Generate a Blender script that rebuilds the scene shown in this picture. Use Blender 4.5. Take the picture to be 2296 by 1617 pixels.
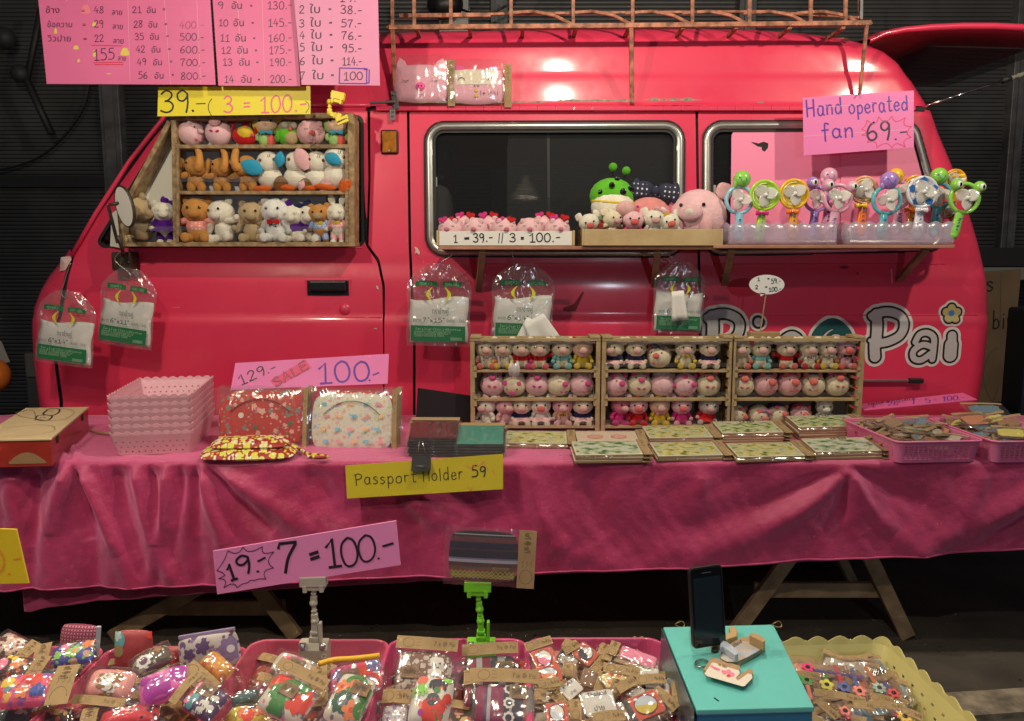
import bpy,bmesh,math,random
import numpy as np
from mathutils import Vector,Matrix,Euler,noise as mnoise
from mathutils.geometry import tessellate_polygon
PI = math.pi
R = math.radians
rnd = random.Random(11)
for o in list(bpy.data.objects):
    bpy.data.objects.remove(o)
scene = bpy.context.scene
COL = scene.collection

# ------------------------------------------------------------------ camera
F = 1800.0; CX = 1148.0; CY = 808.5; TH = R(7.4); CAMZ = 1.46
cam = bpy.data.cameras.new('camera'); cam.sensor_width = 36.0; cam.lens = 36.0 * F / 2296.0
cam.clip_start = 0.02; cam.clip_end = 200.0
camo = bpy.data.objects.new('camera',cam); COL.objects.link(camo)
camo.location = (0,0,CAMZ); camo.rotation_euler = (PI / 2 - TH,0,0)
scene.camera = camo

# ------------------------------------------------------------------ world, lamps, exposure
world = bpy.data.worlds.new('World'); scene.world = world; world.use_nodes = True
wn = world.node_tree.nodes; wl = world.node_tree.links
bg = wn['Background']
bg.inputs[0].default_value = (0.50,0.52,0.60,1)
bg.inputs[1].default_value = 0.09
scene.view_settings.view_transform = 'Standard'
scene.view_settings.look = 'None'
scene.view_settings.gamma = 1.0
scene.view_settings.exposure = 0.0
LAMPS = [(-1.35,1.75,2.50,72),(0.30,2.30,2.95,86),(2.22,2.30,2.95,80),(0.12,.75,2.45,64),(-1.75,1.05,2.50,76)]
LAMP_COL = (1.0,0.86,0.66)
COOL = (1.12,-2.0,1.75,62)

# ------------------------------------------------------------------ pixel <-> world (only to measure the photograph)
CT,ST = math.cos(TH),math.sin(TH)
def ray(px,py):
    u = (px - CX) / F; v = (CY - py) / F
    return Vector((u,CT + v * ST,-ST + v * CT))
CAM = Vector((0,0,CAMZ))
def at(px,py,Y):
    d = ray(px,py); return CAM + d * (Y / d.y)
def atz(px,py,Z):
    d = ray(px,py); return CAM + d * ((Z - CAMZ) / d.z)
def hit(px,py,pl):
    d = ray(px,py); return CAM + d * ((pl[0] - CAM).dot(pl[1]) / d.dot(pl[1]))
def z1(X,Y): return (X * .38806,Y * .38806)
def z2(X,Y): return (812.1 + X * .36532,Y * .36532)
def z3(X,Y): return (1513.4 + X * .36516,Y * .36516)
def z4(X,Y): return (X * .38585,553.7 + Y * .38585)
def z5(X,Y): return (849 + X * .3537,553.7 + Y * .3537)
def z6(X,Y): return (1513.4 + X * .34248,553.7 + Y * .34248)
def z7(X,Y): return (X * .38585,1070.5 + Y * .38585)
def z8(X,Y): return (812.1 + X * .36978,1070.5 + Y * .36978)
def z9(X,Y): return (1476.5 + X * .35691,1070.5 + Y * .35691)

# ------------------------------------------------------------------ materials
_M = {}
def M(name,col=(.5,.5,.5),rough=.5,metal=0.,spec=.5,coat=0.,sheen=0.,bump=0.,bs=60.,bd=.004,var=0.,vs=6.,
      col2=None,trans=0.,alpha=1.,emit=0.,sss=0.,detail=4.,cr=.08,stint=None):
    if name in _M: return _M[name]
    m = bpy.data.materials.new(name); m.use_nodes = True; _M[name] = m
    nt = m.node_tree; b = nt.nodes['Principled BSDF']
    I = b.inputs
    I['Base Color'].default_value = (*col,1); I['Roughness'].default_value = rough
    I['Metallic'].default_value = metal; I['Specular IOR Level'].default_value = spec
    I['Coat Weight'].default_value = coat; I['Coat Roughness'].default_value = cr
    I['Sheen Weight'].default_value = sheen; I['Sheen Roughness'].default_value = .45
    I['Transmission Weight'].default_value = trans; I['Alpha'].default_value = alpha
    if sheen: I['Sheen Tint'].default_value = (*(stint or [min(1,c * .6 + .4) for c in col]),1)
    if emit:
        I['Emission Color'].default_value = (*col,1); I['Emission Strength'].default_value = emit
    tc = nt.nodes.new('ShaderNodeTexCoord')
    if var or col2:
        n = nt.nodes.new('ShaderNodeTexNoise'); n.inputs['Scale'].default_value = vs; n.inputs['Detail'].default_value = detail
        nt.links.new(tc.outputs['Object'],n.inputs['Vector'])
        r = nt.nodes.new('ShaderNodeValToRGB')
        c2 = col2 or tuple(c * (1 - var) for c in col)
        r.color_ramp.elements[0].position = .35; r.color_ramp.elements[1].position = .68
        r.color_ramp.elements[0].color = (*c2,1); r.color_ramp.elements[1].color = (*col,1)
        nt.links.new(n.outputs['Fac'],r.inputs[0]); nt.links.new(r.outputs[0],I['Base Color'])
    if bump:
        n = nt.nodes.new('ShaderNodeTexNoise'); n.inputs['Scale'].default_value = bs; n.inputs['Detail'].default_value = 3
        nt.links.new(tc.outputs['Object'],n.inputs['Vector'])
        bp = nt.nodes.new('ShaderNodeBump'); bp.inputs['Strength'].default_value = bump; bp.inputs['Distance'].default_value = bd
        nt.links.new(n.outputs['Fac'],bp.inputs['Height']); nt.links.new(bp.outputs[0],I['Normal'])
    return m
def film(name,milk=.05,tint=(1,1,1),gloss=.16,bump=.9,bs=24.,rough=.20,milkcol=(.8,.8,.8)):
    """thin clear plastic: transparent, a little milky, glossy crinkles"""
    if name in _M: return _M[name]
    m = bpy.data.materials.new(name); m.use_nodes = True; _M[name] = m
    nt = m.node_tree; N = nt.nodes; L = nt.links; N.clear()
    out = N.new('ShaderNodeOutputMaterial'); tr = N.new('ShaderNodeBsdfTransparent'); tr.inputs[0].default_value = (*tint,1)
    gl = N.new('ShaderNodeBsdfGlossy'); gl.inputs['Roughness'].default_value = rough
    df = N.new('ShaderNodeBsdfDiffuse'); df.inputs[0].default_value = (*milkcol,1)
    tc = N.new('ShaderNodeTexCoord'); n = N.new('ShaderNodeTexNoise'); n.inputs['Scale'].default_value = bs
    n.inputs['Detail'].default_value = 1; n.inputs['Distortion'].default_value = .8
    mpn = N.new('ShaderNodeMapping'); mpn.inputs['Rotation'].default_value = (.3,.2,.6); mpn.inputs['Scale'].default_value = (1.,.38,.7)
    L.new(tc.outputs['Object'],mpn.inputs[0]); L.new(mpn.outputs[0],n.inputs['Vector'])
    bp = N.new('ShaderNodeBump'); bp.inputs['Strength'].default_value = bump; bp.inputs['Distance'].default_value = .014
    L.new(n.outputs['Fac'],bp.inputs['Height']); L.new(bp.outputs[0],gl.inputs['Normal'])
    lw = N.new('ShaderNodeLayerWeight'); lw.inputs[0].default_value = .5; fr = N.new('ShaderNodeMath'); fr.operation = 'POWER'; fr.inputs[1].default_value = 4.; L.new(lw.outputs['Facing'],fr.inputs[0])
    ml = N.new('ShaderNodeMath'); ml.operation = 'MULTIPLY_ADD'; ml.inputs[1].default_value = .6; ml.inputs[2].default_value = .05 + gloss * .28
    L.new(fr.outputs[0],ml.inputs[0])
    a = N.new('ShaderNodeMixShader'); a.inputs[0].default_value = milk; L.new(tr.outputs[0],a.inputs[1]); L.new(df.outputs[0],a.inputs[2])
    b = N.new('ShaderNodeMixShader'); L.new(ml.outputs[0],b.inputs[0]); L.new(a.outputs[0],b.inputs[1]); L.new(gl.outputs[0],b.inputs[2])
    L.new(b.outputs[0],out.inputs[0])
    return m
def pattern(name,base,cols,scale=40.,size=.36,rough=.6,kind='dots',coat=0.,dim='2D',wob=.5,rand=.75):
    """printed cloth: scattered spots (each cell its own colour) or woven stripes along x"""
    if name in _M: return _M[name]
    m = bpy.data.materials.new(name); m.use_nodes = True; _M[name] = m
    nt = m.node_tree; N = nt.nodes; L = nt.links; b = N['Principled BSDF']; b.inputs['Roughness'].default_value = rough
    b.inputs['Coat Weight'].default_value = coat; b.inputs['Coat Roughness'].default_value = .15
    tc = N.new('ShaderNodeTexCoord')
    def ramp(stops,interp='CONSTANT'):
        r = N.new('ShaderNodeValToRGB'); r.color_ramp.interpolation = interp
        e = r.color_ramp.elements
        while len(e) > 1: e.remove(e[-1])
        for i,(p,c) in enumerate(stops):
            if i == 0: e[0].position = p; e[0].color = (*c,1)
            else:
                q = e.new(p); q.color = (*c,1)
        return r
    if kind == 'dots':
        src = tc.outputs['Object']
        last = None; lastc = (*base,1)
        for k,(sc,sz) in enumerate(((scale,size),(scale * 1.9,size * .8)) if dim == '2D' else ((scale,size),)):
            v = N.new('ShaderNodeTexVoronoi'); v.voronoi_dimensions = dim; v.inputs['Scale'].default_value = sc
            v.inputs['Randomness'].default_value = rand
            nz = N.new('ShaderNodeTexNoise'); nz.inputs['Scale'].default_value = sc * 2.2
            mx = N.new('ShaderNodeVectorMath'); mx.operation = 'MULTIPLY_ADD'
            mx.inputs[1].default_value = (wob / sc,) * 3
            L.new(src,nz.inputs['Vector']); L.new(nz.outputs['Color'],mx.inputs[0]); L.new(src,mx.inputs[2])
            L.new(mx.outputs[0],v.inputs['Vector'])
            lt = N.new('ShaderNodeMath'); lt.operation = 'LESS_THAN'; lt.inputs[1].default_value = sz
            L.new(v.outputs['Distance'],lt.inputs[0])
            sp = N.new('ShaderNodeSeparateColor'); L.new(v.outputs['Color'],sp.inputs[0])
            r = ramp([(i / len(cols),c) for i,c in enumerate(cols if k == 0 else cols[::-1])]); L.new(sp.outputs[0],r.inputs[0])
            mix = N.new('ShaderNodeMix'); mix.data_type = 'RGBA'
            L.new(lt.outputs[0],mix.inputs['Factor'])
            if last: L.new(last,mix.inputs['A'])
            else: mix.inputs['A'].default_value = lastc
            L.new(r.outputs[0],mix.inputs['B']); last = mix.outputs['Result']
        L.new(last,b.inputs['Base Color'])
    else:
        s = N.new('ShaderNodeSeparateXYZ'); L.new(tc.outputs['Object'],s.inputs[0])
        a = N.new('ShaderNodeMath'); a.operation = 'MULTIPLY'; a.inputs[1].default_value = scale
        L.new(s.outputs[0 if kind == 'xstripe' else 1],a.inputs[0])
        f = N.new('ShaderNodeMath'); f.operation = 'FRACT'; L.new(a.outputs[0],f.inputs[0])
        r = ramp(cols); L.new(f.outputs[0],r.inputs[0])
        w = N.new('ShaderNodeTexWave'); w.inputs['Scale'].default_value = 220; w.wave_type = 'BANDS'; w.bands_direction = 'DIAGONAL'
        L.new(tc.outputs['Object'],w.inputs['Vector'])
        mix = N.new('ShaderNodeMix'); mix.data_type = 'RGBA'; mix.blend_type = 'MULTIPLY'; mix.inputs['Factor'].default_value = .3
        L.new(r.outputs[0],mix.inputs['A']); L.new(w.outputs['Color'],mix.inputs['B'])
        L.new(mix.outputs['Result'],b.inputs['Base Color'])
    return m

# ------------------------------------------------------------------ objects
WM = {}
def _world(o): return WM.get(o.name,Matrix.Identity(4)) if o else Matrix.Identity(4)
def tagp(o,label=None,cat=None,group=None,kind=None):
    if label: o['label'] = label
    if cat: o['category'] = cat
    if group: o['group'] = group
    if kind: o['kind'] = kind
    return o
def thing(name,label,cat,loc=(0,0,0),rot=(0,0,0),group=None,scale=1.,mtx=None):
    o = bpy.data.objects.new(name,None); COL.objects.link(o); o.empty_display_size = .05
    if mtx is None: mtx = Matrix.Translation(Vector(loc)) @ Euler(rot).to_matrix().to_4x4() @ Matrix.Scale(scale,4)
    o.matrix_world = mtx; WM[o.name] = mtx.copy()
    return tagp(o,label,cat,group)
_boxes = [(0,1,3,2),(4,6,7,5),(0,4,5,1),(2,3,7,6),(0,2,6,4),(1,5,7,3)]
class MB:
    def __init__(s): s.v = []; s.f = []
    def add(s,vs,fs):
        n = len(s.v); s.v += [tuple(p) for p in vs]; s.f += [tuple(i + n for i in f) for f in fs]; return s
    def box(s,a,b,mtx=None):
        vs = [Vector((x,y,z)) for x in (a[0],b[0]) for y in (a[1],b[1]) for z in (a[2],b[2])]
        if mtx is not None: vs = [mtx @ p for p in vs]
        return s.add(vs,_boxes)
    def bar(s,p,q,w,h,up=(0,0,1)):
        p = Vector(p); q = Vector(q); d = (q - p).normalized(); up = Vector(up)
        sd = d.cross(up).normalized(); up = sd.cross(d)
        vs = [c + sd * (w / 2) * i + up * (h / 2) * j for c in (p,q) for i in (-1,1) for j in (-1,1)]
        return s.add(vs,_boxes)
    def tube(s,pts,r,seg=8,closed=False,caps=True,flat=None):
        pts = [Vector(p) for p in pts]; n = len(pts); rs = r if isinstance(r,(list,tuple)) else [r] * n
        rings = []; prev = None
        for i,p in enumerate(pts):
            a = pts[i - 1] if (i or closed) else p; c = pts[(i + 1) % n] if (i < n - 1 or closed) else p
            d = (c - a)
            if d.length < 1e-9: d = Vector((0,0,1))
            d.normalize()
            if prev is None:
                ref = Vector((0,0,1)) if abs(d.z) < .9 else Vector((0,1,0)); e = d.cross(ref).normalized()
            else:
                e = prev - d * prev.dot(d)
                e = e.normalized() if e.length > 1e-6 else d.orthogonal().normalized()
            prev = e; g = d.cross(e)
            rings.append([p + (e * math.cos(t) + g * math.sin(t)) * rs[i] for t in [2 * PI * k / seg for k in range(seg)]])
        vs = [q for ring in rings for q in ring]; fs = []
        m = n if closed else n - 1
        for i in range(m):
            for k in range(seg):
                a = i * seg + k; b = i * seg + (k + 1) % seg; j = ((i + 1) % n) * seg
                fs.append((a,b,j + (k + 1) % seg,j + k))
        if caps and not closed:
            fs.append(tuple(range(seg))[::-1]); fs.append(tuple((n - 1) * seg + k for k in range(seg)))
        return s.add(vs,fs)
    def lathe(s,prof,seg=20,mtx=None):
        vs = []; fs = []
        for (r,z) in prof:
            for k in range(seg):
                t = 2 * PI * k / seg; p = Vector((r * math.cos(t),r * math.sin(t),z)); vs.append(mtx @ p if mtx is not None else p)
        for i in range(len(prof) - 1):
            for k in range(seg):
                fs.append((i * seg + k,i * seg + (k + 1) % seg,(i + 1) * seg + (k + 1) % seg,(i + 1) * seg + k))
        return s.add(vs,fs)
    def prism(s,poly,d0,d1,mtx):
        """poly in local xy, extruded from z=d0 to z=d1, mapped by mtx"""
        n = len(poly)
        vs = [mtx @ Vector((x,y,d)) for d in (d0,d1) for x,y in poly]
        fs = [(i,(i + 1) % n,n + (i + 1) % n,n + i) for i in range(n)]
        for t in tessellate_polygon([[Vector((x,y,0)) for x,y in poly]]):
            fs.append((t[2],t[1],t[0])); fs.append((n + t[0],n + t[1],n + t[2]))
        return s.add(vs,fs)
    def grid(s,fn,nu,nv,cu=False,skip=None):
        vs = [fn(i / nu if cu else i / (nu - 1),j / (nv - 1)) for j in range(nv) for i in range(nu)]
        fs = []
        for j in range(nv - 1):
            for i in range(nu if cu else nu - 1):
                if skip and skip(i,j): continue
                fs.append((j * nu + i,j * nu + (i + 1) % nu,(j + 1) * nu + (i + 1) % nu,(j + 1) * nu + i))
        return s.add(vs,fs)
    def ball(s,c,r,nu=14,nv=9,mtx=None):
        c = Vector(c); r = Vector(r) if hasattr(r,'__len__') else Vector((r,r,r))
        vs = [Vector((0,0,-1))] + [Vector((math.cos(2 * PI * i / nu) * math.sin(PI * j / nv),math.sin(2 * PI * i / nu) * math.sin(PI * j / nv),-math.cos(PI * j / nv))) for j in range(1,nv) for i in range(nu)] + [Vector((0,0,1))]
        fs = [(0,1 + (i + 1) % nu,1 + i) for i in range(nu)]
        for j in range(nv - 2):
            for i in range(nu):
                a = 1 + j * nu; fs.append((a + i,a + (i + 1) % nu,a + nu + (i + 1) % nu,a + nu + i))
        a = 1 + (nv - 2) * nu; t = len(vs) - 1
        fs += [(a + i,a + (i + 1) % nu,t) for i in range(nu)]
        vs = [Vector((p.x * r.x,p.y * r.y,p.z * r.z)) for p in vs]
        if mtx is not None: vs = [mtx @ p for p in vs]
        return s.add([p + c for p in vs],fs)
    def mesh(s,name,smooth):
        me = bpy.data.meshes.new(name); me.from_pydata([tuple(p) for p in s.v],[],s.f)
        if smooth: me.polygons.foreach_set('use_smooth',[True] * len(me.polygons))
        me.update(); return me
    def build(s,name,mat,parent=None,smooth=False,bevel=0.,solid=0.,label=None,cat=None,group=None,kind=None,local=False,auto=False):
        vs = np.array([tuple(p) for p in s.v],dtype=float)
        o_m = Matrix.Identity(4)
        if parent is not None:
            if not local:
                inv = np.array(_world(parent).inverted()); vs = vs @ inv[:3,:3].T + inv[:3,3]
            c = Vector(((vs[:,0].min() + vs[:,0].max()) / 2,(vs[:,1].min() + vs[:,1].max()) / 2,(vs[:,2].min() + vs[:,2].max()) / 2))
            vs = vs - np.array(c)
        else:
            c = Vector(((vs[:,0].min() + vs[:,0].max()) / 2,(vs[:,1].min() + vs[:,1].max()) / 2,vs[:,2].min()))
            vs = vs - np.array(c)
        me = bpy.data.meshes.new(name); me.from_pydata(vs.tolist(),[],s.f)
        if smooth: me.polygons.foreach_set('use_smooth',[True] * len(me.polygons))
        me.update(); me.materials.append(mat)
        o = bpy.data.objects.new(name,me); COL.objects.link(o)
        o.location = c
        if parent is not None:
            o.parent = parent; WM[o.name] = _world(parent) @ Matrix.Translation(c)
        else: WM[o.name] = Matrix.Translation(c)
        if solid:
            md = o.modifiers.new('solid','SOLIDIFY'); md.thickness = abs(solid); md.offset = -1 if solid > 0 else 1
        if bevel:
            md = o.modifiers.new('bevel','BEVEL'); md.width = bevel; md.segments = 2; md.limit_method = 'ANGLE'; md.angle_limit = R(40)
        return tagp(o,label,cat,group,kind)
# shared unit shapes placed by matrix
_U = {}
def unit(key):
    if key in _U: return _U[key]
    m = MB(); sm = True
    if key == 'ball': m.ball((0,0,0),1,16,10)
    elif key == 'bead': m.ball((0,0,0),1,8,6)
    elif key == 'cyl':
        m.lathe([(0,-1),(.93,-1),(1,-.93),(1,.93),(.93,1),(0,1)],16)
    elif key == 'ring':
        m.tube([(math.cos(2 * PI * i / 28),0,math.sin(2 * PI * i / 28)) for i in range(28)],.1,8,closed=True)
    elif key == 'box':
        m.box((-1,-1,-1),(1,1,1)); sm = False
    elif key == 'ear':   # soft leaf, base at origin, tip up z
        m.grid(lambda u,v: (math.cos(2 * PI * u) * .5 * math.sin(PI * min(1,v * .93 + .07)) ** .8,math.sin(2 * PI * u) * .16 * math.sin(PI * min(1,v * .93 + .07)),v),12,8,cu=True)
    elif key == 'bow':   # two lobes and a knot, along x
        for s_ in (-1,1):
            m.ball((s_ * .55,0,0),(.5,.2,.36),10,7,Matrix.Rotation(s_ * .15,4,'Y'))
            m.ball((s_ * .86,-.02,0),(.22,.2,.44),8,6)
        m.ball((0,-.08,0),(.2,.2,.2),8,6)
    elif key == 'heart':
        pts = [(math.sin(t) ** 3,(13 * math.cos(t) - 5 * math.cos(2 * t) - 2 * math.cos(3 * t) - math.cos(4 * t)) / 16) for t in [2 * PI * k / 24 for k in range(24)]]
        m.prism(pts,-.3,.3,Matrix.Rotation(PI / 2,4,'X')); sm = False
    elif key == 'fuzzy':
        m.ball((0,0,0),1,34,22)
        vs = []
        for p in m.v:
            q = Vector(p); k = 1 + .07 * mnoise.noise(q * 5.) + .06 * mnoise.noise(q * 13.); vs.append(tuple(q * k))
        m.v = vs
    me = m.mesh('unit_' + key,sm); _U[key] = me; return me
_UM = {}
def pt(parent,name,key,mat,loc,sc=(1,1,1),rot=(0,0,0),label=None):
    k = (key,mat.name)
    if k not in _UM:
        me = unit(key).copy(); me.name = name; me.materials.append(mat); _UM[k] = me
    o = bpy.data.objects.new(name,_UM[k]); COL.objects.link(o); o.parent = parent
    if not hasattr(sc,'__len__'): sc = (sc,sc,sc)
    mt = Matrix.LocRotScale(Vector(loc),Euler(rot),Vector(sc)); o.matrix_local = mt
    WM[o.name] = _world(parent) @ mt
    if label: o['label'] = label
    return o
def ptc(parent,name,key,mat,loc,sc,rot=(0,0,0)):
    """unit part placed in the grand-parent's frame but parented to a (scaled) part"""
    k = (key,mat.name)
    if k not in _UM:
        me = unit(key).copy(); me.name = name; me.materials.append(mat); _UM[k] = me
    o = bpy.data.objects.new(name,_UM[k]); COL.objects.link(o); o.parent = parent
    if not hasattr(sc,'__len__'): sc = (sc,sc,sc)
    o.matrix_local = parent.matrix_local.inverted() @ Matrix.LocRotScale(Vector(loc),Euler(rot),Vector(sc))
    return o

# ------------------------------------------------------------------ signed-distance sheets
def sd_seg(X,Z,a,b):
    dx,dz = b[0] - a[0],b[1] - a[1]; L = dx * dx + dz * dz + 1e-12
    t = np.clip(((X - a[0]) * dx + (Z - a[1]) * dz) / L,0,1)
    return np.hypot(X - a[0] - t * dx,Z - a[1] - t * dz)
def sd_path(X,Z,pts):
    d = np.full(X.shape,1e9)
    for a,b in zip(pts[:-1],pts[1:]): d = np.minimum(d,sd_seg(X,Z,a,b))
    return d
def sd_poly(X,Z,pts):
    d = sd_path(X,Z,list(pts) + [pts[0]]); ins = np.zeros(X.shape,bool); n = len(pts)
    for i in range(n):
        (x0,z0),(x1,z1_) = pts[i],pts[(i + 1) % n]
        c = ((z0 > Z) != (z1_ > Z)) & (X < (x1 - x0) * (Z - z0) / ((z1_ - z0) if z1_ != z0 else 1e-12) + x0)
        ins ^= c
    return np.where(ins,-d,d)
def sheet(sdf,x0,x1,z0,z1_,h,surf):
    nx = max(2,int(round((x1 - x0) / h)) + 1); nz = max(2,int(round((z1_ - z0) / h)) + 1)
    xs = np.linspace(x0,x1,nx); zs = np.linspace(z0,z1_,nz); X,Z = np.meshgrid(xs,zs)
    S = sdf(X,Z); ins = S < 0
    vid = {}; px = []; pz = []; faces = []
    def V(key,x,z):
        i = vid.get(key)
        if i is None: i = len(px); vid[key] = i; px.append(x); pz.append(z)
        return i
    cnt = ins[:-1,:-1].astype(int) + ins[1:,:-1] + ins[:-1,1:] + ins[1:,1:]
    for j,i in zip(*np.nonzero(cnt)):
        cs = [(j,i),(j,i + 1),(j + 1,i + 1),(j + 1,i)]
        if cnt[j,i] == 4:
            faces.append(tuple(V(c,xs[c[1]],zs[c[0]]) for c in cs)); continue
        f = []
        for k in range(4):
            a = cs[k]; b = cs[(k + 1) % 4]; sa = S[a]; sb = S[b]
            if sa < 0: f.append(V(a,xs[a[1]],zs[a[0]]))
            if (sa < 0) != (sb < 0):
                t = min(.98,max(.02,sa / (sa - sb))); key = (a,b) if a < b else (b,a)
                f.append(V(key,xs[a[1]] + t * (xs[b[1]] - xs[a[1]]),zs[a[0]] + t * (zs[b[0]] - zs[a[0]])))
        if len(f) >= 3: faces.append(tuple(f))
    m = MB()
    if px:
        A = surf(np.array(px),np.array(pz)); m.v = list(zip(*[q.tolist() for q in A])); m.f = faces
    return m

# ------------------------------------------------------------------ handwriting
G = {
 '0': (.62,[[(.3,1),(.08,.8),(.02,.45),(.12,.08),(.32,0),(.52,.15),(.6,.5),(.5,.88),(.3,1)]]),
 '1': (.5,[[(.02,.72),(.28,1),(.28,1),(.26,0)],[(.05,0),(.5,0)]]),
 '2': (.6,[[(.05,.75),(.15,.95),(.35,1),(.5,.85),(.45,.6),(.2,.25),(.02,.02),(.02,.02),(.58,.04)]]),
 '3': (.6,[[(.05,.85),(.25,1),(.48,.9),(.5,.72),(.35,.56),(.2,.52),(.4,.5),(.56,.32),(.5,.1),(.28,0),(.02,.1)]]),
 '4': (.6,[[(.35,1),(.02,.35),(.02,.35),(.58,.35)],[(.45,.65),(.42,0)]]),
 '5': (.6,[[(.5,1),(.12,1),(.12,1),(.08,.6),(.08,.6),(.3,.64),(.52,.5),(.55,.25),(.4,.04),(.02,.03)]]),
 '6': (.6,[[(.45,1),(.2,.8),(.05,.45),(.08,.12),(.28,0),(.5,.12),(.52,.36),(.32,.5),(.08,.35)]]),
 '7': (.6,[[(.02,.82),(.05,.97),(.05,.97),(.55,1),(.55,1),(.3,.5),(.2,0)]]),
 '8': (.6,[[(.5,.9),(.3,1),(.1,.85),(.2,.6),(.45,.42),(.52,.2),(.3,0),(.06,.15),(.15,.42),(.42,.65),(.5,.9)]]),
 '9': (.6,[[(.5,.85),(.3,1),(.08,.85),(.1,.6),(.3,.52),(.5,.72),(.5,.88),(.5,.88),(.5,.4),(.4,0)]]),
 '.': (.22,[[(.08,.02),(.12,.05),(.14,.0)]]),'-': (.45,[[(.05,.42),(.4,.45)]]),
 '=': (.45,[[(.05,.58),(.4,.6)],[(.05,.36),(.4,.38)]]),':': (.3,[[(.1,.6),(.2,.6)],[(.1,.35),(.2,.35)]]),
 '(': (.3,[[(.25,1.05),(.08,.75),(.05,.35),(.22,-.05)]]),')': (.3,[[(.05,1.05),(.22,.75),(.24,.35),(.06,-.05)]]),
 '/': (.25,[[(.22,1),(.02,0)]]),'"': (.3,[[(.08,1),(.06,.8)],[(.2,1),(.18,.8)]]),' ': (.4,[]),
 '|': (.3,[[(.15,1),(.1,0)]]),
 'H': (.7,[[(.08,1),(.08,0)],[(.6,1),(.58,0)],[(.08,.5),(.6,.52)]]),
 'P': (.6,[[(.1,.95),(.12,0)],[(.0,.9),(.3,1),(.55,.85),(.5,.6),(.12,.48)]]),
 'S': (.6,[[(.5,.9),(.28,1),(.08,.82),(.2,.6),(.45,.42),(.5,.18),(.28,0),(.04,.1)]]),
 'A': (.65,[[(.02,0),(.3,1),(.3,1),(.6,0)],[(.12,.35),(.5,.36)]]),
 'L': (.55,[[(.08,1),(.06,0),(.06,0),(.5,.02)]]),
 'E': (.6,[[(.52,1),(.08,1),(.08,1),(.06,0),(.06,0),(.54,0)],[(.06,.52),(.45,.52)]]),
 'I': (.3,[[(.15,1),(.15,0)]]),'T': (.6,[[(.02,.98),(.58,1)],[(.3,1),(.28,0)]]),
 'a': (.55,[[(.42,.5),(.22,.62),(.05,.4),(.08,.1),(.25,0),(.42,.2),(.44,.6),(.44,.6),(.42,.15),(.52,0)]]),
 'n': (.5,[[(.06,.6),(.06,0)],[(.06,.35),(.25,.6),(.42,.48),(.42,0)]]),
 'd': (.58,[[(.42,.45),(.22,.58),(.05,.35),(.1,.05),(.28,0),(.44,.2)],[(.46,1),(.46,0)]]),
 'o': (.52,[[(.25,.6),(.05,.42),(.06,.12),(.25,0),(.45,.15),(.44,.48),(.25,.6)]]),
 'p': (.52,[[(.08,.6),(.08,-.4)],[(.08,.4),(.28,.6),(.46,.4),(.42,.1),(.22,0),(.08,.12)]]),
 'e': (.5,[[(.06,.32),(.42,.35),(.38,.55),(.2,.6),(.05,.38),(.1,.08),(.28,0),(.45,.12)]]),
 'r': (.42,[[(.08,.6),(.08,0)],[(.08,.38),(.22,.58),(.38,.55)]]),
 't': (.42,[[(.2,.95),(.18,.1),(.3,0),(.38,.06)],[(.02,.62),(.38,.64)]]),
 'f': (.42,[[(.4,.92),(.26,1),(.18,.85),(.16,-.15)],[(.0,.55),(.36,.57)]]),
 's': (.42,[[(.36,.52),(.2,.6),(.06,.48),(.2,.32),(.36,.18),(.22,0),(.03,.06)]]),
 'l': (.25,[[(.12,1),(.12,0)]]),'b': (.52,[[(.08,1),(.08,0)],[(.08,.35),(.28,.55),(.45,.35),(.4,.08),(.2,0),(.08,.1)]]),
 'i': (.25,[[(.12,.6),(.12,0)],[(.12,.82),(.14,.86)]]),'x': (.5,[[(.05,.6),(.42,0)],[(.42,.6),(.05,0)]]),
 'h': (.5,[[(.06,1),(.06,0)],[(.06,.35),(.25,.6),(.42,.48),(.42,0)]]),
 '@': (.9,[[(.6,.6),(.42,.68),(.28,.45),(.4,.22),(.6,.35),(.62,.65),(.64,.3),(.8,.3),(.85,.65),(.6,.98),(.25,.92),(.04,.5),(.2,.08),(.6,-.02)]]),
 'y': (.5,[[(.06,.6),(.22,.1)],[(.42,.6),(.2,0),(.05,-.35)]]),
}
def smooth_path(pts,n=5):
    out = []
    segs = []; cur = [pts[0]]
    for p in pts[1:]:
        if p == cur[-1]:
            segs.append(cur); cur = [p]
        else: cur.append(p)
    segs.append(cur)
    for sgm in segs:
        if len(sgm) < 2: continue
        if len(sgm) == 2:
            out += [sgm[0],sgm[1]] if not out else ([sgm[1]] if out[-1] == sgm[0] else [sgm[0],sgm[1]]); continue
        P = [sgm[0]] + sgm + [sgm[-1]]
        for i in range(1,len(P) - 2):
            p0,p1,p2,p3 = P[i - 1:i + 3]
            for k in range(n):
                t = k / n
                out.append(tuple(.5 * (2 * p1[c] + (-p0[c] + p2[c]) * t + (2 * p0[c] - 5 * p1[c] + 4 * p2[c] - p3[c]) * t * t + (-p0[c] + 3 * p1[c] - 3 * p2[c] + p3[c]) * t ** 3) for c in (0,1)))
        out.append(sgm[-1])
    return out
_lift = [0]
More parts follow.
